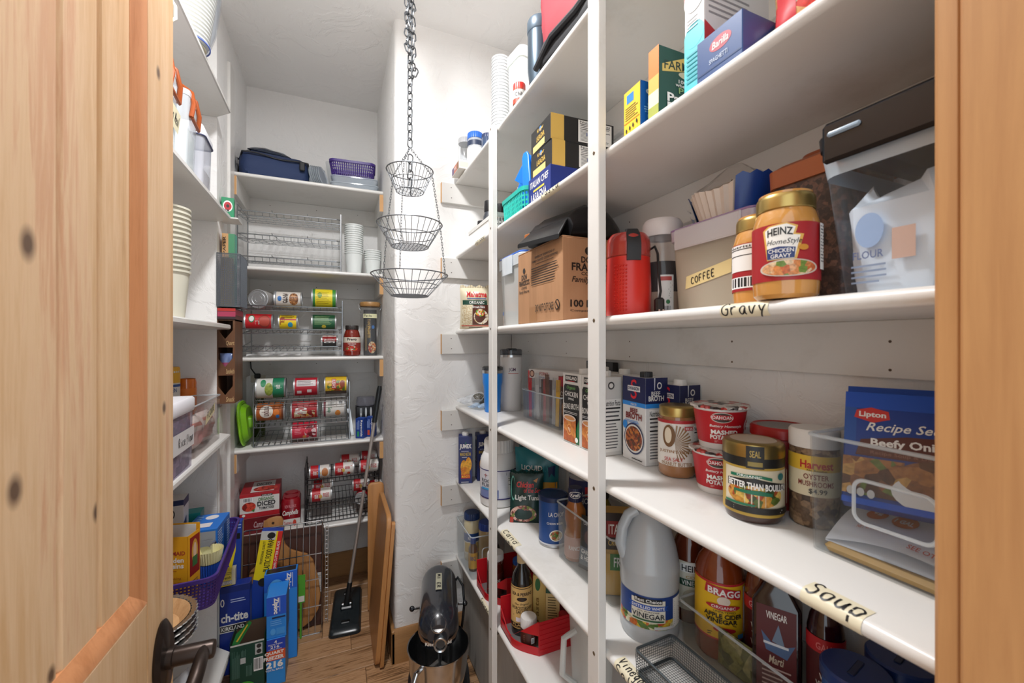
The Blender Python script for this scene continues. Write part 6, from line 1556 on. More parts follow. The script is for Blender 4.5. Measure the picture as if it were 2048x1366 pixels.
for i, (lab_, z) in enumerate((('lower foil-wrapped packet sticking out of the blue box', .035), ('upper foil-wrapped packet sticking out of the blue box', .095))):
    t = thing('foil_packet', lab_, 'packet', (-.418, 1.680, zb+z), 0)
    R = []
    for j in range(6):
        v = j/5; k = 1-.12*(1-v)
        R.append([(x*k*(1+.04*sin(i_*2+j)), -.03+.045*v, z_*k*(1+.08*sin(i_*3.1+j))) for i_, (x, z_) in enumerate(rrect(.088, .05, .012, 3))])
    MB().loft(R, FOIL).build('foil', t)
t = thing('cupcake_liners', 'stack of yellow cupcake liners on a blue stack in the purple basket', 'cupcake liners', (-.378, 1.632, zb), 0)
def flutes(r0, r1, z0, z1, m, n=64, amp=.05):
    return MB().loft([[(r*(1+amp*(1 if k % 2 else -1))*cos(2*pi*k/n), r*(1+amp*(1 if k % 2 else -1))*sin(2*pi*k/n), z) for k in range(n)] for r, z in ((r0, z0), (r1, z1))], m, (True, False))
flutes(.028, .034, .0, .075, mat('#1d4fb0', .6)).build('blue_liners', t)
flutes(.030, .0365, .075, .115, mat('#e3dcae', .6)).build('yellow_liners', t)
mb = MB(); mb.lathe([(0, .085), (.030, .088), (.036, .114)], mat('#e8e2ac', .6), 40); mb.build('yellow_inner', t)
carton('oat_milk_carton', 'white and navy carton with nutrition panel in the purple basket', 'carton', (-.512, 1.765, zb), (.07, .07, .255), 4, '#dcdad6',
       {'f': [('r', 0, .93, 1, 1, '#24305a'), ('e', .42, .76, .66, .88, INK), ('e', .46, .78, .62, .86, '#dcdad6'), ('p', [(.7, .6), (1, .7), (1, .5), (.85, .45)], '#24305a'), ('n', .0, .05, .95, .62)], 'r': [('r', 0, .9, 1, 1, '#24305a'), ('p', [(.0, .7), (.5, .75), (.6, .5), (0, .4)], '#24305a')]})
carton('tissue_box', 'teal box lying at the back of the purple basket', 'box', (-.50, 1.876, zb), (.085, .06, .165), 2, '#1f8c8c', {'f': [('t', 'Teal', .2, .5, .5, .8, '#7fd0cc')] if False else [('e', .3, .55, .7, .85, '#37a3a0')]})
# pie crusts
CR = wood('graham_crust', [(.3, '#b58452'), (.55, '#cfa272'), (.8, '#c49566')], 'z', 40, .8)
for k in range(4):
    t = thing('pie_crust', ['bottom foil pie crust of the stack', 'second foil pie crust from the bottom', 'third foil pie crust from the bottom', 'topmost graham pie crust in a foil pan'][k]+' by the purple basket', 'pie crust', (-.456, 1.335, LZ[4]+.001+k*.0165), 10*k)
    n = 90; R = []
    for r_, z in ((.08, 0), (.083, .002), (.102, .032), (.104, .034), (.115, .035), (.117, .033)):
        R.append([((r_+(.0018*(1 if q % 2 else -1) if r_ > .1 else 0))*cos(2*pi*q/n), (r_+(.0018*(1 if q % 2 else -1) if r_ > .1 else 0))*sin(2*pi*q/n), z+(.0016 if (q % 2 and r_ > .103) else 0)) for q in range(n)])
    MB().loft(R, FOIL, (True, False)).build('foil_pan', t)
    if k == 3: MB().lathe([(0, .008), (.078, .008), (.099, .0325), (.1015, .0345)], CR, 48).build('crumb_crust', t)
# lowest shelf
bag('paper_goods_bag', 'clear crinkled bag with navy label on the lowest left shelf', 'bag', (-.462, 1.46, LZ[5]), (0, 0, 65), .22, .24, .13, clear('#cfd2d6', .55, .15), (('r', .55, .55, .8, .85, '#2c3a5a'), ('l', .57, .58, .78, .82, 6, '#c9cdd6'), ('r', .15, .1, .4, .5, '#3fa3d8')), 61)
bag('paper_goods_bag', 'blue and white plastic bag behind the door lever', 'bag', (-.45, 1.22, LZ[5]), (0, 0, 60), .16, .22, .10, '#c9cdd2', (('r', .5, .1, .8, .7, '#49a8dc'),), 62)

# ================================================================== wall rack between left shelves and alcove
t = thing('mesh_holder', 'grey wire mesh holder hanging on the narrow wall', 'holder', (X_ALC0, 2.085, 1.515))
MGy = mat('#6f757c', .35, .5)
def mesh_sheet(a, b, c, nx, nz, m, r_=.0006):
    """grid of wires spanning corner a, edges a->b and a->c"""
    a, b, c = Vector(a), Vector(b), Vector(c); mb = MB()
    for i in range(nx+1):
        p = a+(b-a)*(i/nx); mb.tube([p, p+(c-a)], r_, m, 3)
    for j in range(nz+1):
        p = a+(c-a)*(j/nz); mb.tube([p, p+(b-a)], r_, m, 3)
    return mb
hw, hd, hh = .082, .14, .215
for nm, a, b, c, nx in (('mesh_front', (0, -hd/2, 0), (hw, -hd/2, 0), (0, -hd/2, hh), 22), ('mesh_side', (hw, -hd/2, 0), (hw, hd/2, 0), (hw, -hd/2, hh), 36), ('mesh_front', (0, hd/2, 0), (hw, hd/2, 0), (0, hd/2, hh), 22)):
    o = mesh_sheet(a, b, c, nx, 52, MGy, .0011).build(nm, t, smooth=0); o['kind'] = 'stuff'
MB().box(0, -hd/2, -.003, hw, hd/2, 0, MGy).build('base', t)
mb = MB(); mb.tube([(0, -hd/2, hh), (hw, -hd/2, hh), (hw, hd/2, hh), (0, hd/2, hh)], .002, MGy, 6); mb.build('rim', t)
carton('parchment_box', 'green and tan parchment box in the mesh holder', 'box', (X_ALC0+.032, 2.079, 1.5155), (.045, .045, .305), 0, '#b98a5c', {'f': [('r', 0, .45, .5, 1, '#c49a6a'), ('r', .5, .0, 1, 1, '#4f8f6a'), ('t', 'PAPER', .08, .72, .3, .96, INK, {'rot': 90})], 'r': [('r', 0, 0, 1, 1, '#3f9a86')]})
carton('foil_box', 'yellow foil wrap box in the mesh holder', 'box', (X_ALC0+.032, 2.035, 1.5155), (.04, .03, .2), 0, '#cfae4a')
t = thing('wall_ledge', 'small white wire ledge above the mesh holder', 'ledge', (X_ALC0, 2.085, 1.885))
MB().box(0, -.05, -.006, .07, .05, 0, PAINT, .001).build('ledge_board', t)
carton('baking_soda_box', 'small green box with red round mark on the wall ledge', 'box', (X_ALC0+.026, 2.085, 1.886), (.044, .06, .085), 8, '#1f8a5c', {'f': [('e', .12, .3, .88, .85, W_), ('e', .2, .37, .8, .78, '#b3202a'), ('e', .38, .5, .62, .66, INK), ('t', 'ARM', .1, .3, .6, .42, INK)], 'r': [('r', .1, .1, .9, .9, '#1a7a50')]})
BROWN = wood('walnut_stain', [(.3, '#4a2f1e'), (.55, '#6f4a30'), (.8, '#5c3b26')], 'z', 12, .5)
t = thing('bag_organizer', 'brown wooden zip-bag organizer with notched slots on the narrow wall', 'organizer', (X_ALC0, 2.10, 1.115))
ow, od, oh = .062, .15, .345
MB().box(0, -od/2, 0, .004, od/2, oh, BROWN).build('back_panel', t)
MB().box(ow-.005, -od/2, 0, ow, od/2, oh, BROWN).build('side_panel', t)
MB().box(0, od/2-.005, 0, ow, od/2, oh, BROWN).build('side_panel', t)
for k in range(3): MB().box(.004, -od/2, k*oh/3, ow-.005, od/2-.005, k*oh/3+.005, BROWN).build('divider', t)
MB().box(0, -od/2, oh-.005, ow, od/2, oh, BROWN).build('divider', t)
for k, nm in enumerate(('Snack', 'Sandwich', 'Quart')):
    z0 = k*oh/3; hh = oh/3
    poly = [(0, 0), (ow, 0), (ow, hh), (ow*.88, hh), (ow*.88, hh*.62), (ow*.45, hh*.30), (ow*.06, hh*.62), (ow*.06, hh), (0, hh)]
    n = len(poly)
    mb = MB(); vs = [(x, -od/2-.004, z0+z) for x, z in poly]+[(x, -od/2, z0+z) for x, z in poly]
    tri = [(0, 1, 5), (1, 4, 5), (1, 2, 4), (2, 3, 4), (0, 5, 6), (0, 6, 8), (6, 7, 8)]
    mb.add(vs, [t_ for t_ in tri]+[tuple(q+n for q in reversed(t_)) for t_ in tri]+[(i, (i+1) % n, n+(i+1) % n, n+i) for i in range(n)], BROWN)
    mb.build('slot_front', t)
    pb = MB(); decals(pb, lambda u, v, o: (ow*u, -od/2-.0042-o, z0+hh*v), [('t', nm, .5, .06, .97, .24, '#c9a878', {'s': .2})]); pb.build('lettering', t)
    if k == 1: bag('zip_bag', 'blue plastic zip bags showing in the middle organizer slot', 'bag', (X_ALC0+.03, 2.04, 1.115+z0+.006), (0, 0, 0), .048, .085, .02, clear('#7f93c4', .7, .2), (('r', .1, .35, .9, .55, '#8c3a5a'),), 71)
carton('zip_bag_box', 'dark red zip-bag box lying on the brown organizer', 'box', (X_ALC0+.034, 2.09, 1.4605), (.062, .15, .045), 0, '#3a2a30', {'f': [('r', .0, .25, 1, .7, '#a83a58'), ('r', 0, .75, 1, 1, '#b3302a')], 'r': [('r', 0, .4, 1, .9, '#a83a58')]})

# ================================================================== goods in the alcove
# top shelf
t = thing('lunch_bag', 'navy blue zipped lunch bag on the top alcove shelf', 'bag', (-.285, 2.42, AZ[0]+.004), 10)
NB = mat('#1f3157', .75)
MB().loft(puffy(.29, .20, 0, .095, .05, 8, 5, .04), NB).build('bag_body', t)
MB().loft(puffy(.285, .195, .092, .112, .0, 3, 5, .04), mat('#1b2a4b', .75)).build('bag_top', t)
MB().tube([(-.15, -.02, .09)]+[(-.14+.28*i/10, -.108-.004*sin(i), .098+.004*sin(i*.8)) for i in range(11)]+[(.15, -.06, .09)], .004, mat('#12141a', .5), 8).build('zipper', t)
MB().box(.10, -.125, .055, .125, -.112, .10, mat('#14161c', .6), .004).build('zip_pull', t)
MB().tube([(-.152, -.03, .085), (-.162, -.05, .08), (-.160, -.06, .05)], .005, mat('#8d8f92', .3, .8), 8).build('strap_ring', t)
bag('zip_bag', 'dark plastic bag lying on the navy lunch bag', 'bag', (-.30, 2.36, AZ[0]+.138), (-74, 0, 12), .19, .13, .04, '#232c3c', (('r', .0, .8, .5, .98, '#3d86b5'), ('r', .55, .2, .9, .6, '#9fb0bd')), 81, rough=.2)
CLG = clear('#cfd6dc', .45, .12)
for k in range(6):
    o = MB().lathe([(0, .0), (.05, 0), (.053, .004), (.055, .006), (.055, .008), (.05, .004), (0, .003)], CLG, 32).build('container_lid')
    o.location = (-.072, 2.37, AZ[0]+.045-.0); o.rotation_euler = (radians(78), 0, radians(68)); o.location.x += (k-4)*.0085; o.location.z = AZ[0]+.0555
    o['label'] = 'clear round container lid standing on edge in the row'; o['category'] = 'lid'; o['group'] = 'clear lids on the top alcove shelf'
for k, (w, d, h) in enumerate(((.24, .17, .032), (.235, .165, .032))):
    t = thing('food_container', ['lower clear rectangular food container on the top alcove shelf', 'upper clear rectangular food container under the purple basket'][k], 'container', (.098, 2.40, AZ[0]+.0005+k*.0345), -4)
    MB().loft([ring(rrect(w*.9, d*.9, .02), 0), ring(rrect(w*.97, d*.97, .022), h-.006), ring(rrect(w, d, .024), h-.005), ring(rrect(w, d, .024), h), ring(rrect(w*.92, d*.92, .02), h)], clear('#c9d3dc', .5, .1)).build('container_body', t)
lattice_basket('slotted_basket', 'purple slotted basket on the top alcove shelf', (.088, 2.42, AZ[0]+.0705), -4, .225, .16, .088, '#45307e', 5, .011, .1)
t = thing('clear_pitcher_lid', 'clear plastic tray tilted against the wall behind the basket', 'tray', (.09, 2.545, AZ[0]+.02), (-10, -6, 0))
MB().loft([ring(rrect(.22, .03, .012), 0), ring(rrect(.24, .035, .012), .22)], clear('#d9dfe3', .3, .1)).build('tray_body', t)
t = thing('clear_bowl', 'ribbed clear plastic bowl behind the purple basket', 'bowl', (-.115, 2.565, AZ[0]+.001), 0)
MB().lathe([(0, .004), (.03, .004), (.034, 0), (.04, .06), (.055, .12), (.062, .16), (.058, .162), (.05, .12), (.036, .06), (0, .01)], clear('#d9dfe3', .36, .1), 32).build('bowl_body', t)

# can racks
def can_rack(label, loc, rot, w, d, h, m, tiers, slope=.028, dens=14, legs=True, lip=.022, dividers=False):
    t = thing('can_rack', label, 'rack', loc, rot)
    for s in (-1, 1):
        mb = MB(); x = s*w/2
        mb.tube([(x, -d/2, 0), (x, -d/2, h)], .003, m, 6)
        mb.tube([(x, d/2-.02, 0), (x, d/2-.02, h)], .003, m, 6)
        mb.tube([(x, -d/2, .004), (x, d/2-.02, .004)], .002, m, 6)
        mb.tube([(x, -d/2, h), (x, d/2-.02, h)], .002, m, 6)
        mb.build('side_frame', t)
    for z in tiers:
        mb = MB(); zb_ = z+slope
        def P(x, f, dz=0): return (x, -d/2-.012+(d-.01)*f, z+slope*f+dz)
        # top rim runs round the tier
        mb.tube([P(-w/2+.004, 1, lip), P(-w/2+.004, .06, lip), P(-w/2+.02, 0, lip), P(w/2-.02, 0, lip), P(w/2-.004, .06, lip), P(w/2-.004, 1, lip)], .0028, m, 6)
        mb.tube([P(-w/2+.004, 1, 0), P(-w/2+.004, .02, 0), P(w/2-.004, .02, 0), P(w/2-.004, 1, 0)], .0024, m, 6)
        for i in range(dens+1):
            x = -w/2+.012+(w-.024)*i/dens
            mb.tube([P(x, .0, lip), P(x, .03, .0), P(x, 1, 0)], .0015, m, 5)
        for f in (.35, .7, 1.0):
            mb.tube([P(-w/2+.004, f), P(w/2-.004, f)], .0014, m, 5)
        for q in ((-.18, .16) if dividers else ()):
            mb.tube([P(w*q, .0, lip), P(w*q, -.02, lip+.012), P(w*q, .06, lip+.006), P(w*q+.01, 1, lip)], .0014, m, 5)
        o = mb.build('wire_tier', t, smooth=35)
    return t
CH2 = mat('#9fa2a5', .3, 1.0)
can_rack('empty chrome three-tier can rack on the second alcove shelf', (-.20, 2.445, AZ[1]), -1, .455, .25, .297, CH2, (.028, .135, .245), dividers=True)
can_rack('chrome can rack of vegetable cans on the third alcove shelf', (-.188, 2.445, AZ[2]), -1, .445, .25, .285, CH2, (.028, .113, .226))
can_rack('chrome can rack of fruit and chili cans on the fourth alcove shelf', (-.150, 2.445, AZ[3]), 1, .43, .25, .30, CH2, (.0035, .094, .204), dens=16)
can_rack('black wire can rack of soup on the lowest alcove shelf', (.035, 2.445, AZ[4]), 1, .355, .24, .29, BLACKWIRE, (.004, .079, .204), dens=18)
nested('plastic_cup', 'tall translucent cup in the larger nested stack in the alcove', 'tall nested cups in the alcove', .092, 2.40, AZ[1]+.0003, 14, .045, .035, .12, .0115, mat('#dfe3e1', .35), 'cup')
nested('plastic_cup', 'translucent cup in the shorter nested stack in the alcove', 'short nested cups in the alcove', .188, 2.40, AZ[1]+.0003, 5, .042, .032, .095, .0115, mat('#dde1df', .35), 'cup')
# cans lying on the tiers: x-axis cans, label top is towards +x or -x
def lying(label, px, py, Yc, r, L, color, dec, flip=1, roll=0, name='food_can'):
    """a can lying across the rack, centred on a picture point, at depth Yc"""
    x, y, b = _ray(px, py); k = Yc/y
    cx, cz = x*k, CZ+b*k
    t = can(name, label, (cx-L/2 if flip > 0 else cx+L/2, Yc, cz), 0, r, L, color, dec)
    # axis along x: local z -> world +x (flip>0) or -x ; local -y stays towards the viewer
    t.rotation_euler = (Matrix.Rotation(radians(90*flip), 3, 'Y') @ Matrix.Rotation(radians(roll), 3, 'Z')).to_euler()
    return t
def endon(label, px, py, Yc, r, L, color, dec=(), yawd=0):
    x, y, b = _ray(px, py); k = Yc/y
    t = can('food_can', label, (x*k, Yc, CZ+b*k), 0, r, L, color, dec)
    t.rotation_euler = (radians(90), 0, radians(yawd)) ; t.rotation_euler = (radians(-90), 0, radians(yawd))
    return t
BEAN = pic(['#8c5a34', '#a8703f', '#c98f5a', '#6f4426'], 160)
YF_ = 2.374
# third shelf rack
t = endon('can lying with its silver end to the viewer, top left of the vegetable rack', 516, 598, 2.355, .047, .11, '#b8b4b0', (), -16)
lying('can of pinto beans on the top tier of the vegetable rack', 577, 600, YF_+.01, .041, .126, '#d6cfc6', [('r', .0, .0, 1, .04, '#8a8f96'), ('t', 'PINTO', .38, .30, .58, .48, '#3a2a20', {'b': .03, 'rot': 0}), ('t', 'BEANS', .40, .42, .56, .52, '#3a2a20'), ('e', .36, .55, .62, .92, BEAN), ('e', .44, .1, .54, .26, '#2c6fb5')], 1)
lying('large yellow can of corn on the top tier of the vegetable rack', 649, 598, YF_, .050, .120, '#e3d02a', [('r', 0, .86, 1, 1, '#3f8a34'), ('r', 0, 0, 1, .1, '#2f7a34'), ('e', .40, .2, .50, .4, '#3f8a34'), ('l', .38, .15, .6, .8, 8, '#b5a01c', 1)])
lying('red tomato paste can on the middle tier of the vegetable rack', 519, 644, YF_-.01, .0395, .122, '#c9222a', [('e', .36, .12, .52, .36, '#2f7a4c'), ('e', .38, .15, .5, .33, W_), ('t', 'tomato', .48, .38, .56, .6, W_), ('e', .36, .5, .62, .98, '#8c3a30'), ('e', .38, .54, .6, .94, '#b5483a'), ('r', .5, .4, 1, .5, '#c9222a')])
lying('small yellow can of chilies on the middle tier', 577, 645, YF_, .037, .088, '#e8c81e', [('r', .42, .0, .46, 1, '#b5281c'), ('t', 'EL', .4, .05, .56, .3, '#8c1c14'), ('e', .5, .5, .62, .8, '#2c8fae'), ('l', .3, .1, .44, .9, 5, '#6b4a14', 1)])
lying('dark green can of beans on the right of the middle tier', 648, 645, YF_, .040, .118, '#1f5a38', [('l', .36, .08, .56, .92, 9, '#8fae7a', 1), ('e', .56, .4, .64, .6, '#c9b83a')])
lying('small red and black can of olives on the bottom tier', 659, 683, YF_, .032, .08, '#a81f22', [('r', .5, 0, 1, 1, '#1d1a1a'), ('t', 'OLIVES', .44, .1, .54, .9, W_, {'rot': 0}), ('r', .3, .0, .36, 1, '#d6d0c8')])
t = thing('zip_bag', 'folded white plastic bags lying under the vegetable rack', 'bag', (-.275, 2.34, AZ[2]), 2)
R = [[(-.115+.23*i/14, -.05+.1*j/6, .006+.010*abs(sin(i*.7+j))*.6+.004*sin(j*2)) for i in range(15)] for j in range(7)]
MB().add([p for r_ in R for p in r_]+[(p[0], p[1], .0005) for r_ in R for p in r_], [(j*15+i, j*15+i+1, (j+1)*15+i+1, (j+1)*15+i) for j in range(6) for i in range(14)], clear('#e3e3e3', .75, .2)).build('bag_film', t)
SAUCE = '#6b1a10'
jar('sauce_jar', 'jar of red pasta sauce on the third alcove shelf', 'jar', (.08, 2.345, AZ[2]), facing(.08, 2.345), [(0, .001), (.038, .001), (.042, .006), (.042, .10), (.036, .125), (.031, .135), (.031, .15)], '#7a2012', (.033, '#2a2320'), .022,
    lab=(.0422, .024, .098, 1.7, '#d8cdbc', [('r', 0, 0, 1, .62, '#8c2a22'), ('t', 'Prego', .34, .70, .66, .95, '#24242a', {'b': .03}), ('t', 'Italian Sausage', .36, .48, .64, .58, W_), ('t', '& Garlic', .42, .4, .58, .47, W_), ('e', .3, .02, .7, .38, pic(['#b5281c', '#d94a2c', '#5a7a34', '#d9cfbc'], 130))]))
t = thing('pasta_canister', 'tall clear clamp-lid canister with black spaghetti pack inside', 'canister', (.172, 2.36, AZ[2]), facing(.17, 2.36))
MB().lathe([(0, 0), (.048, 0), (.05, .004), (.05, .255), (.046, .262), (.046, .27)], clear('#e3e3e3', .24, .06), 40).build('canister_body', t)
MB().loft([ring(rrect(.066, .036, .006), .003), ring(rrect(.066, .036, .006), .245)], mat('#1f1d1f', .3)).build('spaghetti_pack', t)
pb = MB(); decals(pb, lambda u, v, o: (-.033+.066*u, -.0182-o, .003+.242*v), [('t', 'THIN SPAGHETTI', .3, .38, .52, .8, '#c9a24a', {'rot': -90, 'b': .03}), ('e', .62, .58, .84, .66, '#2c6fb5'), ('e', .35, .04, .95, .3, pic(['#b5381c', '#d9803c', '#8c2a1a', '#d9c49a'], 120)), ('l', .1, .1, .28, .8, 3, '#8f7a4a', 1)]); pb.build('print', t)
pb = MB(); Mx = cyl_map(.0503, .20, .222, .75); decals(pb, Mx, [('r', 0, 0, 1, 1, '#d8d6ae')], nu=8); handwrite(pb, Mx, 'Pasta', .1, .3, .6, .85, .0009, o=.0006); pb.build('tape_label', t)
MB().lathe([(.05, .262), (.0525, .266), (.0525, .282), (.05, .286), (0, .286)], wood('lid_wood', [(.3, '#8a5f34'), (.6, '#b58a54'), (.8, '#a27641')], 'x', 20, .4), 40).build('wooden_lid', t)
for s in (-1, 1): MB().tube([(s*.05, -.012, .245), (s*.058, -.012, .258), (s*.056, -.012, .275), (s*.05, .012, .275), (s*.052, .012, .25)], .0018, CHROME, 6).build('clamp', t)
# fourth shelf rack
Y4 = 2.374
lying('can of apple slices, top left of the fruit rack', 543, 776, Y4, .050, .130, '#d3d3cc', [('r', 0, .58, 1, 1, '#1f7a55'), ('t', 'apple', .44, .66, .5, .94, W_), ('e', .33, .14, .47, .34, '#2f8a5c'), ('e', .4, .3, .62, .6, pic(['#9fb04a', '#c9cf7a', '#7f9438'], 40)), ('r', 0, .02, .22, .98, '#1f5a44')])
lying('red can with nutrition panel, top middle of the fruit rack', 613, 773, Y4, .046, .115, '#b01f30', [('r', .36, .08, .48, .94, '#d9cfcf'), ('l', .37, .12, .47, .9, 6, INK, 1), ('r', .56, .1, .62, .3, '#d9cfcf'), ('r', .54, .55, .6, .75, '#d9cfcf')])
CHILI = pic(['#d9a82c', '#b5381c', '#5a7a2c', '#e0c04a', '#8c4a24'], 80)
lying('yellow can of chili beans, top right of the fruit rack', 672, 770, Y4+.01, .046, .115, '#d9b426', [('r', .4, .08, .6, .92, CHILI), ('r', .36, .3, .56, .5, '#b5221c'), ('t', "BUSH'S", .38, .32, .54, .48, W_), ('e', .4, .68, .54, .92, '#8c3a1c'), ('r', .6, 0, 1, 1, '#4a3420')])
lying('orange can of pumpkin on the middle tier', 542, 823, Y4-.005, .044, .128, '#a8561c', [('e', .36, .12, .6, .62, '#e6ded2'), ('t', 'pumpkin', .39, .2, .56, .56, '#5a2414', {'rot': 0}), ('e', .44, .62, .56, .86, '#d9782c'), ('e', .54, .72, .62, .86, '#2c6fb5'), ('r', 0, .94, 1, 1, '#6b3414')])
lying('red can of cranberry sauce on the middle tier', 610, 819, Y4, .044, .126, '#a81c24', [('r', .5, .08, .66, .92, pic(['#b5281c', '#d9a04a', '#8c1c1c', '#d9c9a0'], 70)), ('t', 'CHILI', .44, .12, .56, .6, W_, {'b': .03}), ('l', .32, .2, .42, .8, 4, '#d98a8a', 1)])
lying('white can of soup on the right of the middle tier', 668, 816, Y4+.01, .043, .112, '#d6d2cc', [('r', 0, 0, 1, .1, '#7a3a44'), ('e', .52, .55, .66, .82, '#d98a3c'), ('t', 'Soup', .46, .14, .56, .4, '#2f7a5c'), ('bar', .3, .7, .4, .95), ('l', .34, .2, .44, .6, 4, '#8a8a8a', 1)])
lying('bright red can of cranberries alone on the bottom tier', 610, 861, Y4-.01, .044, .124, '#c41f38', [('e', .36, .5, .64, .98, pic(['#a8142c', '#d63a50', '#7a0f20', '#e8c9cc'], 70)), ('e', .56, .42, .64, .58, '#d98a3c'), ('l', .4, .1, .54, .4, 5, '#e08a98', 1)])
# green lidded tub on edge
t = thing('green_tub', 'lime green divided tub standing on edge beside the fruit rack', 'container', (-.424, 2.40, AZ[3]+.108), (0, 84, 0))
LG = mat('#79b51c', .35)
MB().loft([ring(rrect(.20, .21, .07, 8), 0), ring(rrect(.205, .215, .072, 8), .012), ring(rrect(.18, .19, .06, 8), .014), ring(rrect(.15, .16, .05, 8), .034)], LG).build('tub_body', t)
MB().tube(ring(rrect(.206, .216, .072, 8), .006), .004, mat('#8cc92c', .35), 8, True).build('rim', t)
MB().tube(ring(rrect(.188, .198, .066, 8), .0135), .0025, mat('#5f9814', .35), 8, True).build('seal', t)
MB().loft([ring(rrect(.06, .07, .015), .03), ring(rrect(.05, .06, .015), .05)], LG).build('grip', t)
t = thing('green_bottle', 'olive green bottle in the shadow behind the lime tub', 'bottle', (-.375, 2.58, AZ[3]), 0)
MB().lathe([(0, 0), (.026, 0), (.027, .16), (.02, .2), (.018, .26), (0, .26)], mat('#4a5a1c', .3), 28).build('bottle_body', t)
# cutlery caddy
t = thing('cutlery_caddy', 'black mesh caddy of plastic cutlery at the right of the fruit rack', 'caddy', (.155, 2.46, AZ[3]), 0)
MB().loft([ring(rrect(.10, .07, .006), 0), ring(rrect(.105, .075, .006), .15), ring(rrect(.099, .069, .006), .15), ring(rrect(.094, .064, .006), .004)], mat('#1a1a1d', .4)).build('caddy_body', t)
pb = MB(); Mq = lambda u, v, o: (-.052+.104*u, -.0372-o, .15*v)
for i, k in enumerate((.25, .5, .75)):
    if i == 0: decals(pb, Mq, [('r', k-.02, .3, k+.02, .75, '#c3c6c9'), ('r', k-.05, .72, k-.03, .95, '#c3c6c9'), ('r', k-.01, .72, k+.01, .95, '#c3c6c9'), ('r', k+.03, .72, k+.05, .95, '#c3c6c9'), ('r', k-.05, .68, k+.05, .76, '#c3c6c9')])
    else: decals(pb, Mq, [('r', k-.02, .3, k+.02, .7, '#c3c6c9'), ('e', k-.05, .62, k+.05, .97, '#c3c6c9')])
pb.build('cutlery_print', t)
R = [[(.045*(1+.15*sin(k*2.1+j))*cos(2*pi*k/20), .03*(1+.15*sin(k*1.7+j))*sin(2*pi*k/20), .151+.05*v) for k in range(20)] for j, v in enumerate((0, .3, .6, 1))]
MB().loft(R, clear('#8a8a94', .45, .12)).build('bag_of_spoons', t)
t = thing('steel_tongs', 'silver tongs leaning between rack and caddy', 'tongs', (.085, 2.40, AZ[3]+.002), (0, -8, 0))
MB().box(-.006, -.002, 0, .006, .002, .15, STEEL, .001).box(-.009, -.008, 0, .009, -.004, .15, STEEL, .001).build('tong_arms', t)
for lab_, x, rz, c2 in (('blue sandwich bag box standing left at the shelf front', .127, -28, '#2f8a5c'), ('blue sandwich bag box standing right beside the mop handle', .178, -20, '#c94a2c')):
    carton('bag_box', lab_, 'box', (x, 2.335+(x-.127)*.4, AZ[3]), (.045, .045, .105), rz, '#1a3a86', {'f': [('t', 'Reynolds', .55, .1, .85, .92, W_, {'rot': -90, 'b': .02}), ('r', .2, .1, .45, .35, c2), ('l', .15, .45, .5, .9, 3, '#9fb6e0', 1)], 'l': [('t', 'Slow Cooker', .3, .1, .7, .9, '#cfdcf2', {'rot': -90})], 't': [('r', .1, .1, .9, .9, '#2450a8')]})
# lowest shelf
TOM = pic(['#b5281c', '#d94a34', '#8c1c14', '#c93a28'], 70)
def tomato_face(flip=False):
    return [('r', 0, 0, 1, 1, '#d9d6d2'), ('r', 0, .86, 1, 1, '#b3202a'), ('r', 0, 0, 1, .2, '#b3202a'), ('bar', .08, .66, .32, .84), ('r', .54, .84, .82, .92, '#191919'), ('t', 'KIRKLAND', .56, .855, .8, .905, W_), ('e', .06, .28, .40, .66, TOM), ('p', [(.28, .3), (.38, .36), (.36, .24)], '#3a7a34'), ('t', 'ORGANIC', .46, .66, .86, .8, '#4a7a3c', {'b': .02}), ('t', 'DICED', .44, .44, .9, .64, '#2a2a2c', {'b': .03}), ('t', 'TOMATOES', .48, .3, .86, .41, '#2a2a2c', {'b': .02}), ('e', .06, .08, .14, .18, '#dfe6dc')]
t = carton('tomato_case', 'red and white case of diced tomatoes on the lowest alcove shelf', 'box', (-.342, 2.42, AZ[4]+.078), (.165, .20, .115), 3, '#a51c26', {'f': tomato_face(), 't': [('r', .25, .08, .85, .92, '#d6d0cc'), ('e', .3, .1, .95, .5, TOM), ('t', 'DICED', .35, .55, .75, .78, '#2a2a2c', {'b': .03})], 'r': [('r', .1, .1, .9, .9, '#a51c26')]})
carton('soup_case', 'dark red soup case under the diced tomato case', 'box', (-.341, 2.42, AZ[4]), (.17, .205, .0775), 3, '#6b141b', {'f': [('t', 'Campbells', .35, .25, .75, .75, '#c9aeb0', {'s': .3})]})
t = thing('soup_multipack', 'red shrink-wrapped soup multipack in the middle of the lowest shelf', 'soup pack', (-.207, 2.39, AZ[4]), 2)
CR2 = mat('#8c1420', .2)
MB().loft([ring(rrect(.08, .14, .03), 0), ring(rrect(.086, .15, .032), .03), ring(rrect(.086, .15, .032), .125), ring(rrect(.075, .135, .03), .14)], CR2).build('shrink_wrap', t)
pb = MB(); decals(pb, lambda u, v, o: (-.042+.084*u, -.0752-o, .13*v), [('r', 0, .0, 1, .36, '#d6d2cc'), ('t', 'Campbells', .08, .46, .9, .7, W_, {'s': .3, 'b': .02}), ('t', 'Tomato', .15, .16, .6, .28, '#b3202a'), ('e', .62, .08, .8, .32, '#c9402c'), ('t', 'NEW MULTIPACK', .2, .78, .8, .9, '#d98a90')], off=.0008); pb.build('print', t)
MB().lathe([(0, .138), (.03, .138), (.03, .146), (0, .147)], CR2, 24, T=Matrix.Translation((0, -.03, 0))).build('can_top', t)
MB().lathe([(0, .138), (.03, .138), (.03, .146), (0, .147)], CR2, 24, T=Matrix.Translation((0, .035, 0))).build('can_top', t)
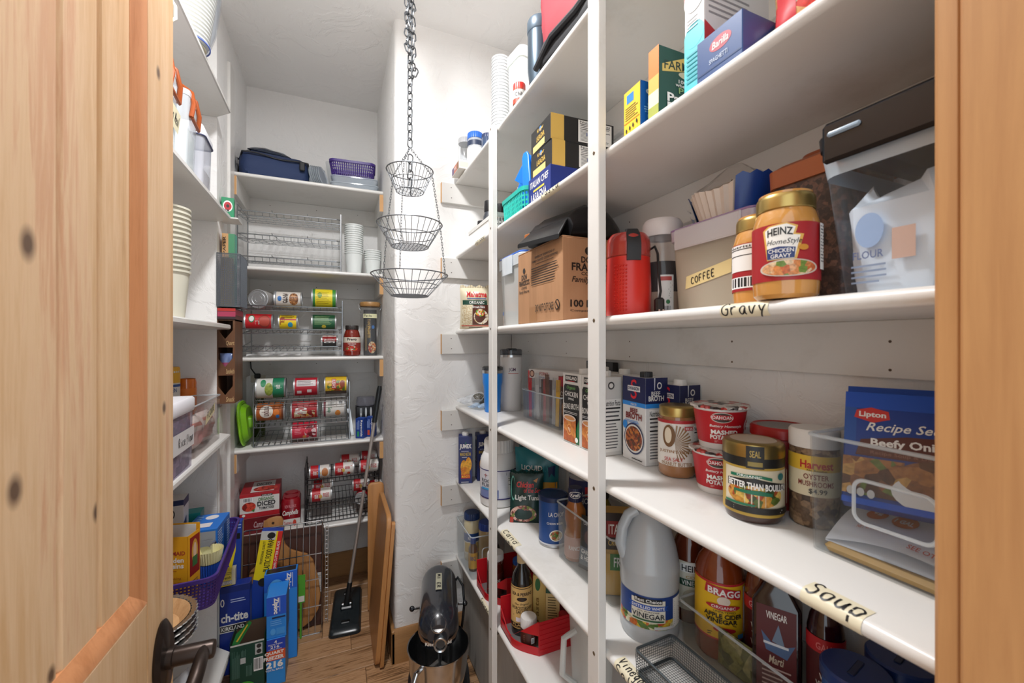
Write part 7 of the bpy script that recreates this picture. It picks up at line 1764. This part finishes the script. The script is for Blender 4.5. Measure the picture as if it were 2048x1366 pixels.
def soup(label, px, py, Yc, L=.1, extra=None, flip=1):
    return lying(label, px, py, Yc, .033, L, '#d8d2cb', [('r', 0, 0, 1, .45, '#b81c26'), ('t', 'Campbells', .44, .05, .54, .42, W_, {'s': .2}), ('e', .45, .38, .55, .54, '#c9a24a')]+(extra or [('t', 'SOUP', .42, .58, .52, .92, '#b81c26')]), flip, name='soup_can')
soup('soup can with blue stripe, left of the upper soup tier', 640, 943, 2.362, .1, [('r', 0, .42, 1, .5, '#3a78b8'), ('e', .38, .6, .6, .95, '#b5703a')])
soup('tomato soup can in the middle of the upper soup tier', 688, 937, 2.362, .1, [('e', .55, .66, .64, .86, '#c9301c'), ('t', 'Tomato', .4, .55, .48, .95, '#b81c26')])
soup('soup can behind the mop handle on the upper tier', 738, 931, 2.362, .1)
soup('back row soup can above the tomato soup can', 700, 920, 2.43, .1)
soup('back row soup can in the upper right corner of the black rack', 737, 913, 2.43, .085)
soup('chicken noodle soup can on the left of the middle soup tier', 643, 989, 2.362, .1)
soup('back row soup can behind the chicken noodle can', 646, 970, 2.42, .1)
soup('soup can left of the mop handle on the middle tier', 722, 968, 2.385, .09)
soup('soup can right of the mop handle on the middle tier', 750, 972, 2.362, .07)
endon('soup can turned with its silver end out on the lower tier', 722, 997, 2.345, .033, .1, '#b81c26', (), -10)

# ================================================================== three-tier hanging basket
HB = (.235, 1.444)
t = thing('hanging_basket', 'three-tier wire fruit basket hanging from chains', 'hanging basket', (HB[0], HB[1], Z_C))
HW = mat('#7b7e82', .4, .7)
zs = [(CZ+.585, .078, .046, .072), (CZ+.402, .109, .062, .078), (CZ+.228, .128, .062, .072)]      # rim z, rim r, bottom r, depth
def Z(z): return z-Z_C
for (z, r, rb, dp) in zs:
    mb = MB(); N = 30
    b_ = mb
    mb.tube([(r*cos(2*pi*i/48), r*sin(2*pi*i/48), Z(z)) for i in range(48)], .0021, HW, 8, True)
    mid = .5; rm = r+(rb-r)*mid
    mb.tube([(rm*cos(2*pi*i/48), rm*sin(2*pi*i/48), Z(z-dp*mid)) for i in range(48)], .0014, HW, 6, True)
    mb.tube([(rb*cos(2*pi*i/40), rb*sin(2*pi*i/40), Z(z-dp)) for i in range(40)], .0014, HW, 6, True)
    for i in range(N):
        a = 2*pi*i/N
        mb.tube([(r*cos(a), r*sin(a), Z(z)), (rb*cos(a), rb*sin(a), Z(z-dp))], .001, HW, 5)
    k = int(rb*2/.011)
    for i in range(1, k):
        x = -rb+2*rb*i/k; h = sqrt(rb*rb-x*x)
        mb.tube([(x, -h, Z(z-dp)), (x, h, Z(z-dp))], .001, HW, 5)
        mb.tube([(-h, x, Z(z-dp-.001)), (h, x, Z(z-dp-.001))], .001, HW, 5)
    mb.build('wire_basket', t)
def link_mesh(L, w, r, m, n=10, s=5):
    pts = [((w/2)*cos(a), 0, (L/2-w/2)*(1 if sin(a) > 0 else -1)*(abs(sin(a)) > .01)+(w/2)*sin(a)) for a in [2*pi*(i+.5)/n for i in range(n)]]
    return MB().tube(pts, r, m, s, True)
CHG = mat('#75797d', .3, .9)
# big chain links, each a part; several strands bunched at the top
lm = link_mesh(.034, .019, .0024, CHG, 12, 6).mesh('chain_link')
rnd = random.Random(9)
def link(x, y, z, rot):
    o = bpy.data.objects.new('chain_link', lm); COL.objects.link(o); o.parent = t
    o.location = (x, y, Z(z)); o.rotation_euler = rot
z = Z_C-.015; i = 0
while z > CZ+.66:
    link(0, 0, z, (0, rnd.uniform(-.08, .08), (i % 2)*pi/2+.5)); z -= .0265; i += 1
for sx, zend in ((.010, CZ+.92), (-.009, CZ+.98)):
    z = Z_C-.02; i = 0
    while z > zend:
        link(sx+rnd.uniform(-.002, .002), .006*(1 if sx > 0 else -1), z, (rnd.uniform(-.2, .2), rnd.uniform(-.25, .25), (i % 2)*pi/2+.2)); z -= .026; i += 1
link(.016, -.004, CZ+.925, (0, .4, .3))
MB().tube([(0, 0, -.002), (0, 0, -.02), (.006, 0, -.028), (.004, 0, -.038)], .003, CHG, 8).build('ceiling_hook', t)
MB().lathe([(0, 0), (.02, 0), (.018, -.005), (0, -.006)], CHG, 24).build('hook_plate', t)
# centre tail of big links with a pin
for i in range(4): link(.001, -.002, CZ+.625-i*.027, (0, .1*(-1)**i, (i % 2)*pi/2+.4))
MB().tube([(.002, -.004, Z(CZ+.53)), (.002, -.004, Z(CZ+.50))], .0022, CHG, 6).build('hook_pin', t)
# fine chains: three strands through all rims
def strand(p0, p1, name='fine_chain', L=.0125):
    p0, p1 = Vector(p0), Vector(p1); d = p1-p0; n = max(2, int(d.length/(L*.74))); mb = MB()
    q = d.to_track_quat('Z', 'Y').to_matrix().to_4x4()
    for i in range(n):
        T = Matrix.Translation(p0+d*((i+.5)/n)) @ q @ Matrix.Rotation((i % 2)*pi/2+.4, 4, 'Z')
        pts = [(.0026*cos(a), 0, (.0036)*(1 if sin(a) > 0 else -1)+.0026*sin(a)) for a in [2*pi*(k+.5)/8 for k in range(8)]]
        mb.tube(pts, .00085, CHG, 4, True, T=T)
    mb.build(name, t)
apex = (0, 0, Z(CZ+.665))
for k in range(3):
    a = radians(-113+120*k)
    P = [apex]+[((r+.001)*cos(a), (r+.001)*sin(a), Z(z_)) for (z_, r, rb, dp) in zs]
    for p, q in zip(P, P[1:]): strand(p, q)

# ================================================================== on the floor, at the back
t = thing('flat_mop', 'flat black mop with steel handle leaning in the alcove corner', 'mop', (.052, 2.26, 0), -4)
MK = mat('#1c2022', .3)
hw, hl = .135, .37
R = []
for z, k in ((0.002, 1.0), (.012, 1.0), (.020, .96), (.026, .86)):
    R.append([(x*k, y*k, z) for x, y in rrect(hw, hl, .02, 5)])
MB().loft(R, mat('#23292c', .25)).build('mop_head', t)
MB().loft([ring(rrect(hw+.006, hl+.006, .022, 5), 0), ring(rrect(hw+.006, hl+.006, .022, 5), .004)], mat('#14171a', .6)).build('pad', t)
for y in (-.12, .12): MB().box(-.02, y-.012, .024, .02, y+.012, .030, mat('#0f1112', .4), .003).build('pad_grip', t)
MB().box(-.028, -.03, .022, .028, .03, .04, MK, .006).build('joint_base', t)
MB().tube([(-.022, 0, .04), (.022, 0, .04)], .008, STEEL, 10).build('joint_pin', t)
B = Vector((.0, -.01, .042)); TT = Vector((.160, -.012, 1.14)); D = TT-B
MB().tube([B, B+D*.10], [.014, .012], MK, 12).build('socket', t)
MB().tube([B+D*.10, B+D*.86], .0085, mat('#b9b2ac', .42, .6), 12).build('handle_tube', t)
MB().tube([B+D*.52, B+D*.535], .0105, MK, 12).build('handle_collar', t)
MB().tube([B+D*.83, B+D*.985, TT], [.0125, .0125, .009], MK, 12).build('handle_grip', t)
# leaning table leaves
OAK = wood('oak_leaf', [(.3, '#a06c3a'), (.5, '#bd8650'), (.8, '#ad7742')], 'z', 14, .35)
t = thing('wood_panel', 'large rounded oak panel leaning on the white corner', 'panel', (.150, 1.985, .001), 0)
poly = rrect(.36, .63, .05, 7, 0, .315)
lean = math.atan2(.05, .62)
T1 = Matrix.Rotation(lean, 4, 'Y') @ Matrix(((0, 0, 1, 0), (1, 0, 0, 0), (0, 1, 0, 0), (0, 0, 0, 1)))
mb = MB().loft([[(x*k, .315+(y-.315)*k2, z) for x, y in poly] for z, k, k2 in ((0, .985, .99), (.003, 1, 1), (.017, 1, 1), (.02, .985, .99))], OAK, T=T1)
mb.build('panel_board', t)
mb = MB().loft([[(x, y-.006, z) for x, y in rrect(.03, .60, .01, 3, -.172, .313)] for z in (.02, .034)], OAK, T=T1)
mb.build('edge_strip', t)
t = thing('wood_panel', 'narrow oak panel standing behind the large rounded one', 'panel', (.189, 2.217, 0), -2)
mb = MB().loft([[(x*k, -.009+y_, .325+(z-.325)*k) for x, z in rrect(.078, .65, .02, 4, 0, .325)] for y_, k in ((0, .985), (.003, 1), (.017, 1), (.02, .985))], OAK)
mb.build('panel_board', t)
# cooling rack, brown board and paddle board standing against the lowest shelf
t = thing('brown_board', 'dark brown flat board standing in front of the alcove', 'board', (-.225, 2.212, .001), (-6, 0, -2))
MB().box(-.185, 0, 0, .17, .008, .462, wood('dark_board', [(.3, '#3a2018'), (.6, '#4c2a1e'), (.8, '#43251a')], 'z', 10, .5), .002).build('board_panel', t)
pb = MB(); Mx = lambda u, v, o: (-.185+.355*u, -o, .465*v)
decals(pb, Mx, [('r', .80, .32, .985, .52, '#c3c1be'), ('l', .82, .34, .97, .5, 9, '#6b6b6b')], off=.001); pb.build('sticker', t)
t = thing('spiral_binding', 'silver spiral wire rail along the edge of the brown board', 'wire rail', (-.225+.182, 2.212-.006, .002), (-6, 0, -2))
mb = MB(); mb.tube([(-.003, -.003, 0), (-.003, -.003, .468)], .0012, CHROME, 6); mb.tube([(.008, -.003, 0), (.008, -.003, .46), (.004, -.003, .468), (-.003, -.003, .468)], .0016, CHROME, 6)
for k in range(22): mb.tube([(-.003, -.003, .02+k*.0205), (.008, -.003, .02+k*.0205)], .0018, CHROME, 5)
mb.build('rail_wires', t)
BAMB = wood('bamboo', [(.3, '#8a5a30'), (.5, '#b07c48'), (.8, '#a06c3c')], 'z', 10, .45)
t = thing('paddle_board', 'wooden paddle cutting board with long handle behind the wire rack', 'cutting board', (-.195, 2.182, .010), (-7, -9, -2))
half = [(0, 0), (.05, .002), (.095, .02), (.13, .06), (.148, .12), (.15, .2), (.14, .29), (.118, .325), (.085, .345), (.05, .37), (.034, .40), (.03, .44), (.036, .485), (.042, .51), (.036, .528), (.015, .535), (0, .535)]
out = half+[(-x, y) for x, y in half[::-1]]
mb = MB().loft([[(x*k, z_, .27+(y-.27)*k) for x, y in out] for z_, k in ((0, .98), (.003, 1), (.014, 1), (.017, .98))], BAMB)
mb.build('board_panel', t)
MB().lathe([(0, 0), (.006, 0)], mat('#3a2414', .7), 16, T=Matrix.Translation((0, -.0008, .51)) @ Matrix.Rotation(pi/2, 4, 'X')).build('hanging_hole', t)
t = thing('cooling_rack', 'chrome wire cooling rack standing upright on the floor', 'cooling rack', (-.225, 2.150, .002), (-7, 0, -2))
mb = MB(); W2, H2 = .33, .505
pts = [(x, 0, z) for x, z in rrect(W2, H2, .012, 4, 0, H2/2)]
mb.tube(pts, .0034, CHROME, 8, True)
for k in range(1, 12): mb.tube([(-W2/2+W2*k/12, -.001, 0), (-W2/2+W2*k/12, -.001, H2)], .0019, CHROME, 6)
for zz in (.12, .24, .355): mb.tube([(-W2/2, .001, zz), (W2/2, .001, zz)], .0028, CHROME, 6)
mb.build('rack_wires', t)
# black tote and green card behind the zip-bag boxes
t = thing('black_tray', 'dark grey baking tray standing behind the zip-bag boxes', 'tray', (-.262, 2.132, .001), (-3, 0, -2))
MB().prism([(-.10, 0), (.105, 0), (.105, .25), (.06, .285), (-.02, .29), (-.10, .29)], 0, .006, mat('#25211f', .3), T=Matrix.Rotation(pi/2, 4, 'X')).build('tray_panel', t)
MB().box(-.03, -.009, .24, -.018, -.005, .305, mat('#141416', .4), .002).build('clip', t)
t = thing('green_card', 'narrow green product card between tray and paddle board', 'card', (-.148, 2.135, .001), (-3, 0, -2))
MB().box(-.015, 0, .16, .018, .003, .285, mat('#4f9c2c', .5)).box(-.012, -.001, .165, .015, 0, .19, mat('#d9d6d0', .6)).box(-.004, .0, 0, .004, .003, .16, mat('#4f9c2c', .5)).build('card_panel', t)

# ================================================================== wrap and zip-bag boxes beside the narrow wall
KB = '#142f86'
carton('wrap_box', 'blue stretch wrap box standing against the narrow wall', 'box', (-.382, 2.045, 0), (.105, .05, .362), 0, KB,
       {'f': [('r', 0, .93, 1, 1, '#10276f'), ('t', '0', .02, .78, .16, .87, W_), ('l', .36, .81, .95, .86, 2, '#b9c4e6'), ('t', 'ch-tite', .04, .60, .95, .70, W_, {'b': .03}), ('r', .0, .485, .88, .57, W_), ('r', .02, .495, .86, .56, '#151515'), ('t', 'KIRKLAND', .06, .505, .82, .55, W_, {'b': .03})], 'r': [('l', .2, .1, .8, .9, 6, '#c9cfe6', 1)]})
t = carton('wrap_box', 'tilted yellow and blue plastic food wrap box with red edge', 'box', (-.338, 2.097, .007), (.082, .04, .54), (0, 9, 0), '#1c3f9c',
       {'f': [('p', [(.0, .62), (.0, .97), (.6, 1.0), (.78, 1.0), (.78, .70), (.5, .60)], '#ead318'), ('r', .0, .93, .7, 1.0, '#c9cac6'), ('e', .3, .94, .68, .99, '#1d1d1d'), ('t', 'PROFESSIONAL QUALITY', .16, .74, .3, .92, '#4a4418', {'rot': 90}), ('t', 'PLASTIC FOOD WRAP', .38, .68, .66, .94, '#2a2610', {'rot': 90}), ('r', .78, .55, 1, 1, '#d2261e'), ('t', 'CUSTOM SAFE CUTTER BLADE', .83, .6, .95, .92, W_, {'rot': 90}), ('e', .25, .565, .7, .63, '#1d1d1d')],
        'r': [('r', 0, .5, .5, 1, '#a81f18'), ('r', .5, .5, 1, 1, '#6b5a4a')]})
carton('wrap_box', 'tall blue and yellow wrap box nearest the narrow wall', 'box', (-.4085, 2.097, .003), (.052, .04, .60), (0, 1.5, 0), '#1b3f9e',
       {'f': [('p', [(.1, .72), (.35, .95), (.62, .95), (.62, .80), (.35, .66)], '#e6d01c'), ('r', .62, .88, .9, .92, '#151515'), ('l', .7, .95, .95, .99, 2, '#9fb2e6')], 'r': [('r', .3, 0, 1, 1, '#b5a978')]})
t = carton('wrap_carton', 'small torn yellow wrap carton on top of the blue stretch wrap box', 'box', (-.408, 2.042, .3635), (.05, .035, .062), 4, '#d8c34a',
       {'f': [('l', .1, .72, .9, .95, 2, '#7a6f2a'), ('t', 'stretch', .0, .46, .7, .64, '#33331f'), ('r', .0, .1, .8, .36, '#8a8f96'), ('t', 'KIRKLAND', .04, .14, .76, .32, W_)]})
MB().box(.012, -.019, .002, .0262, .017, .066, clear('#d9d9d6', .5, .1), .001).build('plastic_window', t)
# open green box
t = thing('open_box', 'open dark green box with brown inside on the floor', 'box', (-.318, 1.962, 0), 0)
GR = mat('#0f4034', .4); BRN = mat('#5a4434', .8); gw, gd, gh = .118, .118, .188
for a in ((-gw/2, -gd/2, 0, gw/2, -gd/2+.0012, gh), (gw/2-.0012, -gd/2, 0, gw/2, gd/2, gh+.02), (-gw/2, -gd/2, 0, -gw/2+.0012, gd/2, gh+.01), (-gw/2, gd/2-.0012, 0, gw/2, gd/2, gh+.018)):
    MB().box(*a, GR).build('box_panel', t)
MB().box(-gw/2+.0015, -gd/2+.0015, 0, gw/2-.0015, gd/2-.0015, gh*.5, BRN).build('inner_liner', t)
MB().box(-gw/2+.002, gd/2-.0022, gh*.5, gw/2-.002, gd/2-.0013, gh+.016, BRN).build('inner_panel', t)
pb = MB()
decals(pb, face_map(gw, gd, gh, 'f'), [('r', .02, .965, .98, 1, '#c9c9c4'), ('r', .72, .70, .93, .93, '#b9bdbc'), ('e', .76, .83, .9, .92, '#2a2a2a'), ('e', .76, .72, .9, .81, '#2a2a2a'), ('bar', .68, .36, .95, .64), ('r', .3, .58, .45, .7, '#b9bdbc'), ('l', .06, .3, .28, .88, 8, '#5f8378', 1), ('l', .46, .3, .64, .56, 5, '#5f8378', 1), ('l', .32, .72, .46, .88, 4, '#5f8378', 1), ('e', .12, -.14, .74, .2, '#3f9a34'), ('t', 'W', .3, .08, .45, .15, '#16351a')])
decals(pb, face_map(gw, gd, gh+.02, 'r'), [('r', .0, 0, 1, 1, '#2f6a34'), ('r', .1, .1, .9, .45, '#c9822c'), ('e', .2, .5, .8, .8, '#b5a83c')]); pb.build('print', t, smooth=0)
MB().add([(-gw/2-.0, -gd/2+.004, gh-.02), (-gw/2+.028, -gd/2+.002, gh-.005), (-gw/2+.074, -gd/2-.002, gh+.075), (-gw/2+.066, -gd/2+.002, gh+.082), (-gw/2+.02, -gd/2+.004, gh+.04)], [(0, 1, 2, 3, 4)], mat('#1f7a34', .4)).build('raised_flap', t)
pb = MB(); pb.add([(-gw/2+.02, -gd/2+.001, gh+.012), (-gw/2+.026, -gd/2+.001, gh+.010), (-gw/2+.062, -gd/2-.002, gh+.07), (-gw/2+.058, -gd/2-.002, gh+.072)], [(0, 1, 2, 3)], '#d9b83a'); pb.build('flap_stripe', t)
# zip-bag boxes
ZB = '#1f6fd0'
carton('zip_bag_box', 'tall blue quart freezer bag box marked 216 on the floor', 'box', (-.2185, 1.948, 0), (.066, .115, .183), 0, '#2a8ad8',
       {'f': [('r', 0, .76, 1, 1, '#1a3fae'), ('t', '4', .4, .90, .55, .97, W_), ('t', 'BOXES INSIDE', .1, .87, .85, .895, W_), ('t', '216', .2, .80, .68, .86, W_, {'b': .02}), ('t', 'TOTAL BAGS', .1, .77, .8, .79, W_), ('r', 0, .54, 1, .76, '#d2542c'), ('t', 'QUART', -.1, .66, .92, .74, W_, {'b': .04}), ('t', 'FREEZER', -.15, .56, .92, .64, W_, {'b': .04}), ('t', '216', -.02, .38, .88, .53, W_, {'b': .05}), ('t', 'TOTAL BAGS', -.05, .32, .88, .36, W_)], 'r': [('r', 0, 0, 1, 1, '#6f7f94')]})  # grey right side: shade put into the colour of the blue card
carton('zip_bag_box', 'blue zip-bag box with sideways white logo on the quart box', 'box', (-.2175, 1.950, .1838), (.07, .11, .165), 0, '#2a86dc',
       {'f': [('r', 0, .55, 1, 1, '#1f55c4'), ('t', 'Ziploc', .3, .58, .62, .97, W_, {'rot': -90, 'b': .05}), ('r', .66, .62, .68, .96, W_), ('r', .28, .47, .95, .51, '#16305a'), ('l', .2, .3, .9, .44, 3, '#6fb2ee'), ('e', .2, .08, .46, .24, '#4fa0e6'), ('r', .5, .08, .92, .24, '#3f94e0')], 'r': [('r', 0, 0, 1, 1, '#56687c')]})  # slate right face is painted shading on a blue box
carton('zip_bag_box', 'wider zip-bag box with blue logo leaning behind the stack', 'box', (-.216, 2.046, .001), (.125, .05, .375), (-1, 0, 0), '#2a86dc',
       {'f': [('r', 0, .8, 1, 1, '#1f62cc'), ('e', .1, .68, .62, .93, '#5fb0ee'), ('t', 'Ziploc', .64, .79, .82, .985, W_, {'rot': -90, 'b': .05}), ('r', .85, .82, .865, .98, W_), ('p', [(.2, .82), (.36, .88), (.34, .78)], '#d9b82c'), ('e', .38, .78, .58, .9, '#2c5aa0'), ('r', .2, .7, .4, .73, '#d9c42c'), ('r', .42, .69, .6, .74, '#dfe6f0')], 'r': [('r', 0, 0, 1, 1, '#4f5a66')], 't': [('r', .05, .1, .95, .9, '#1d1f24')]})  # dark grey right side: shading painted over the blue
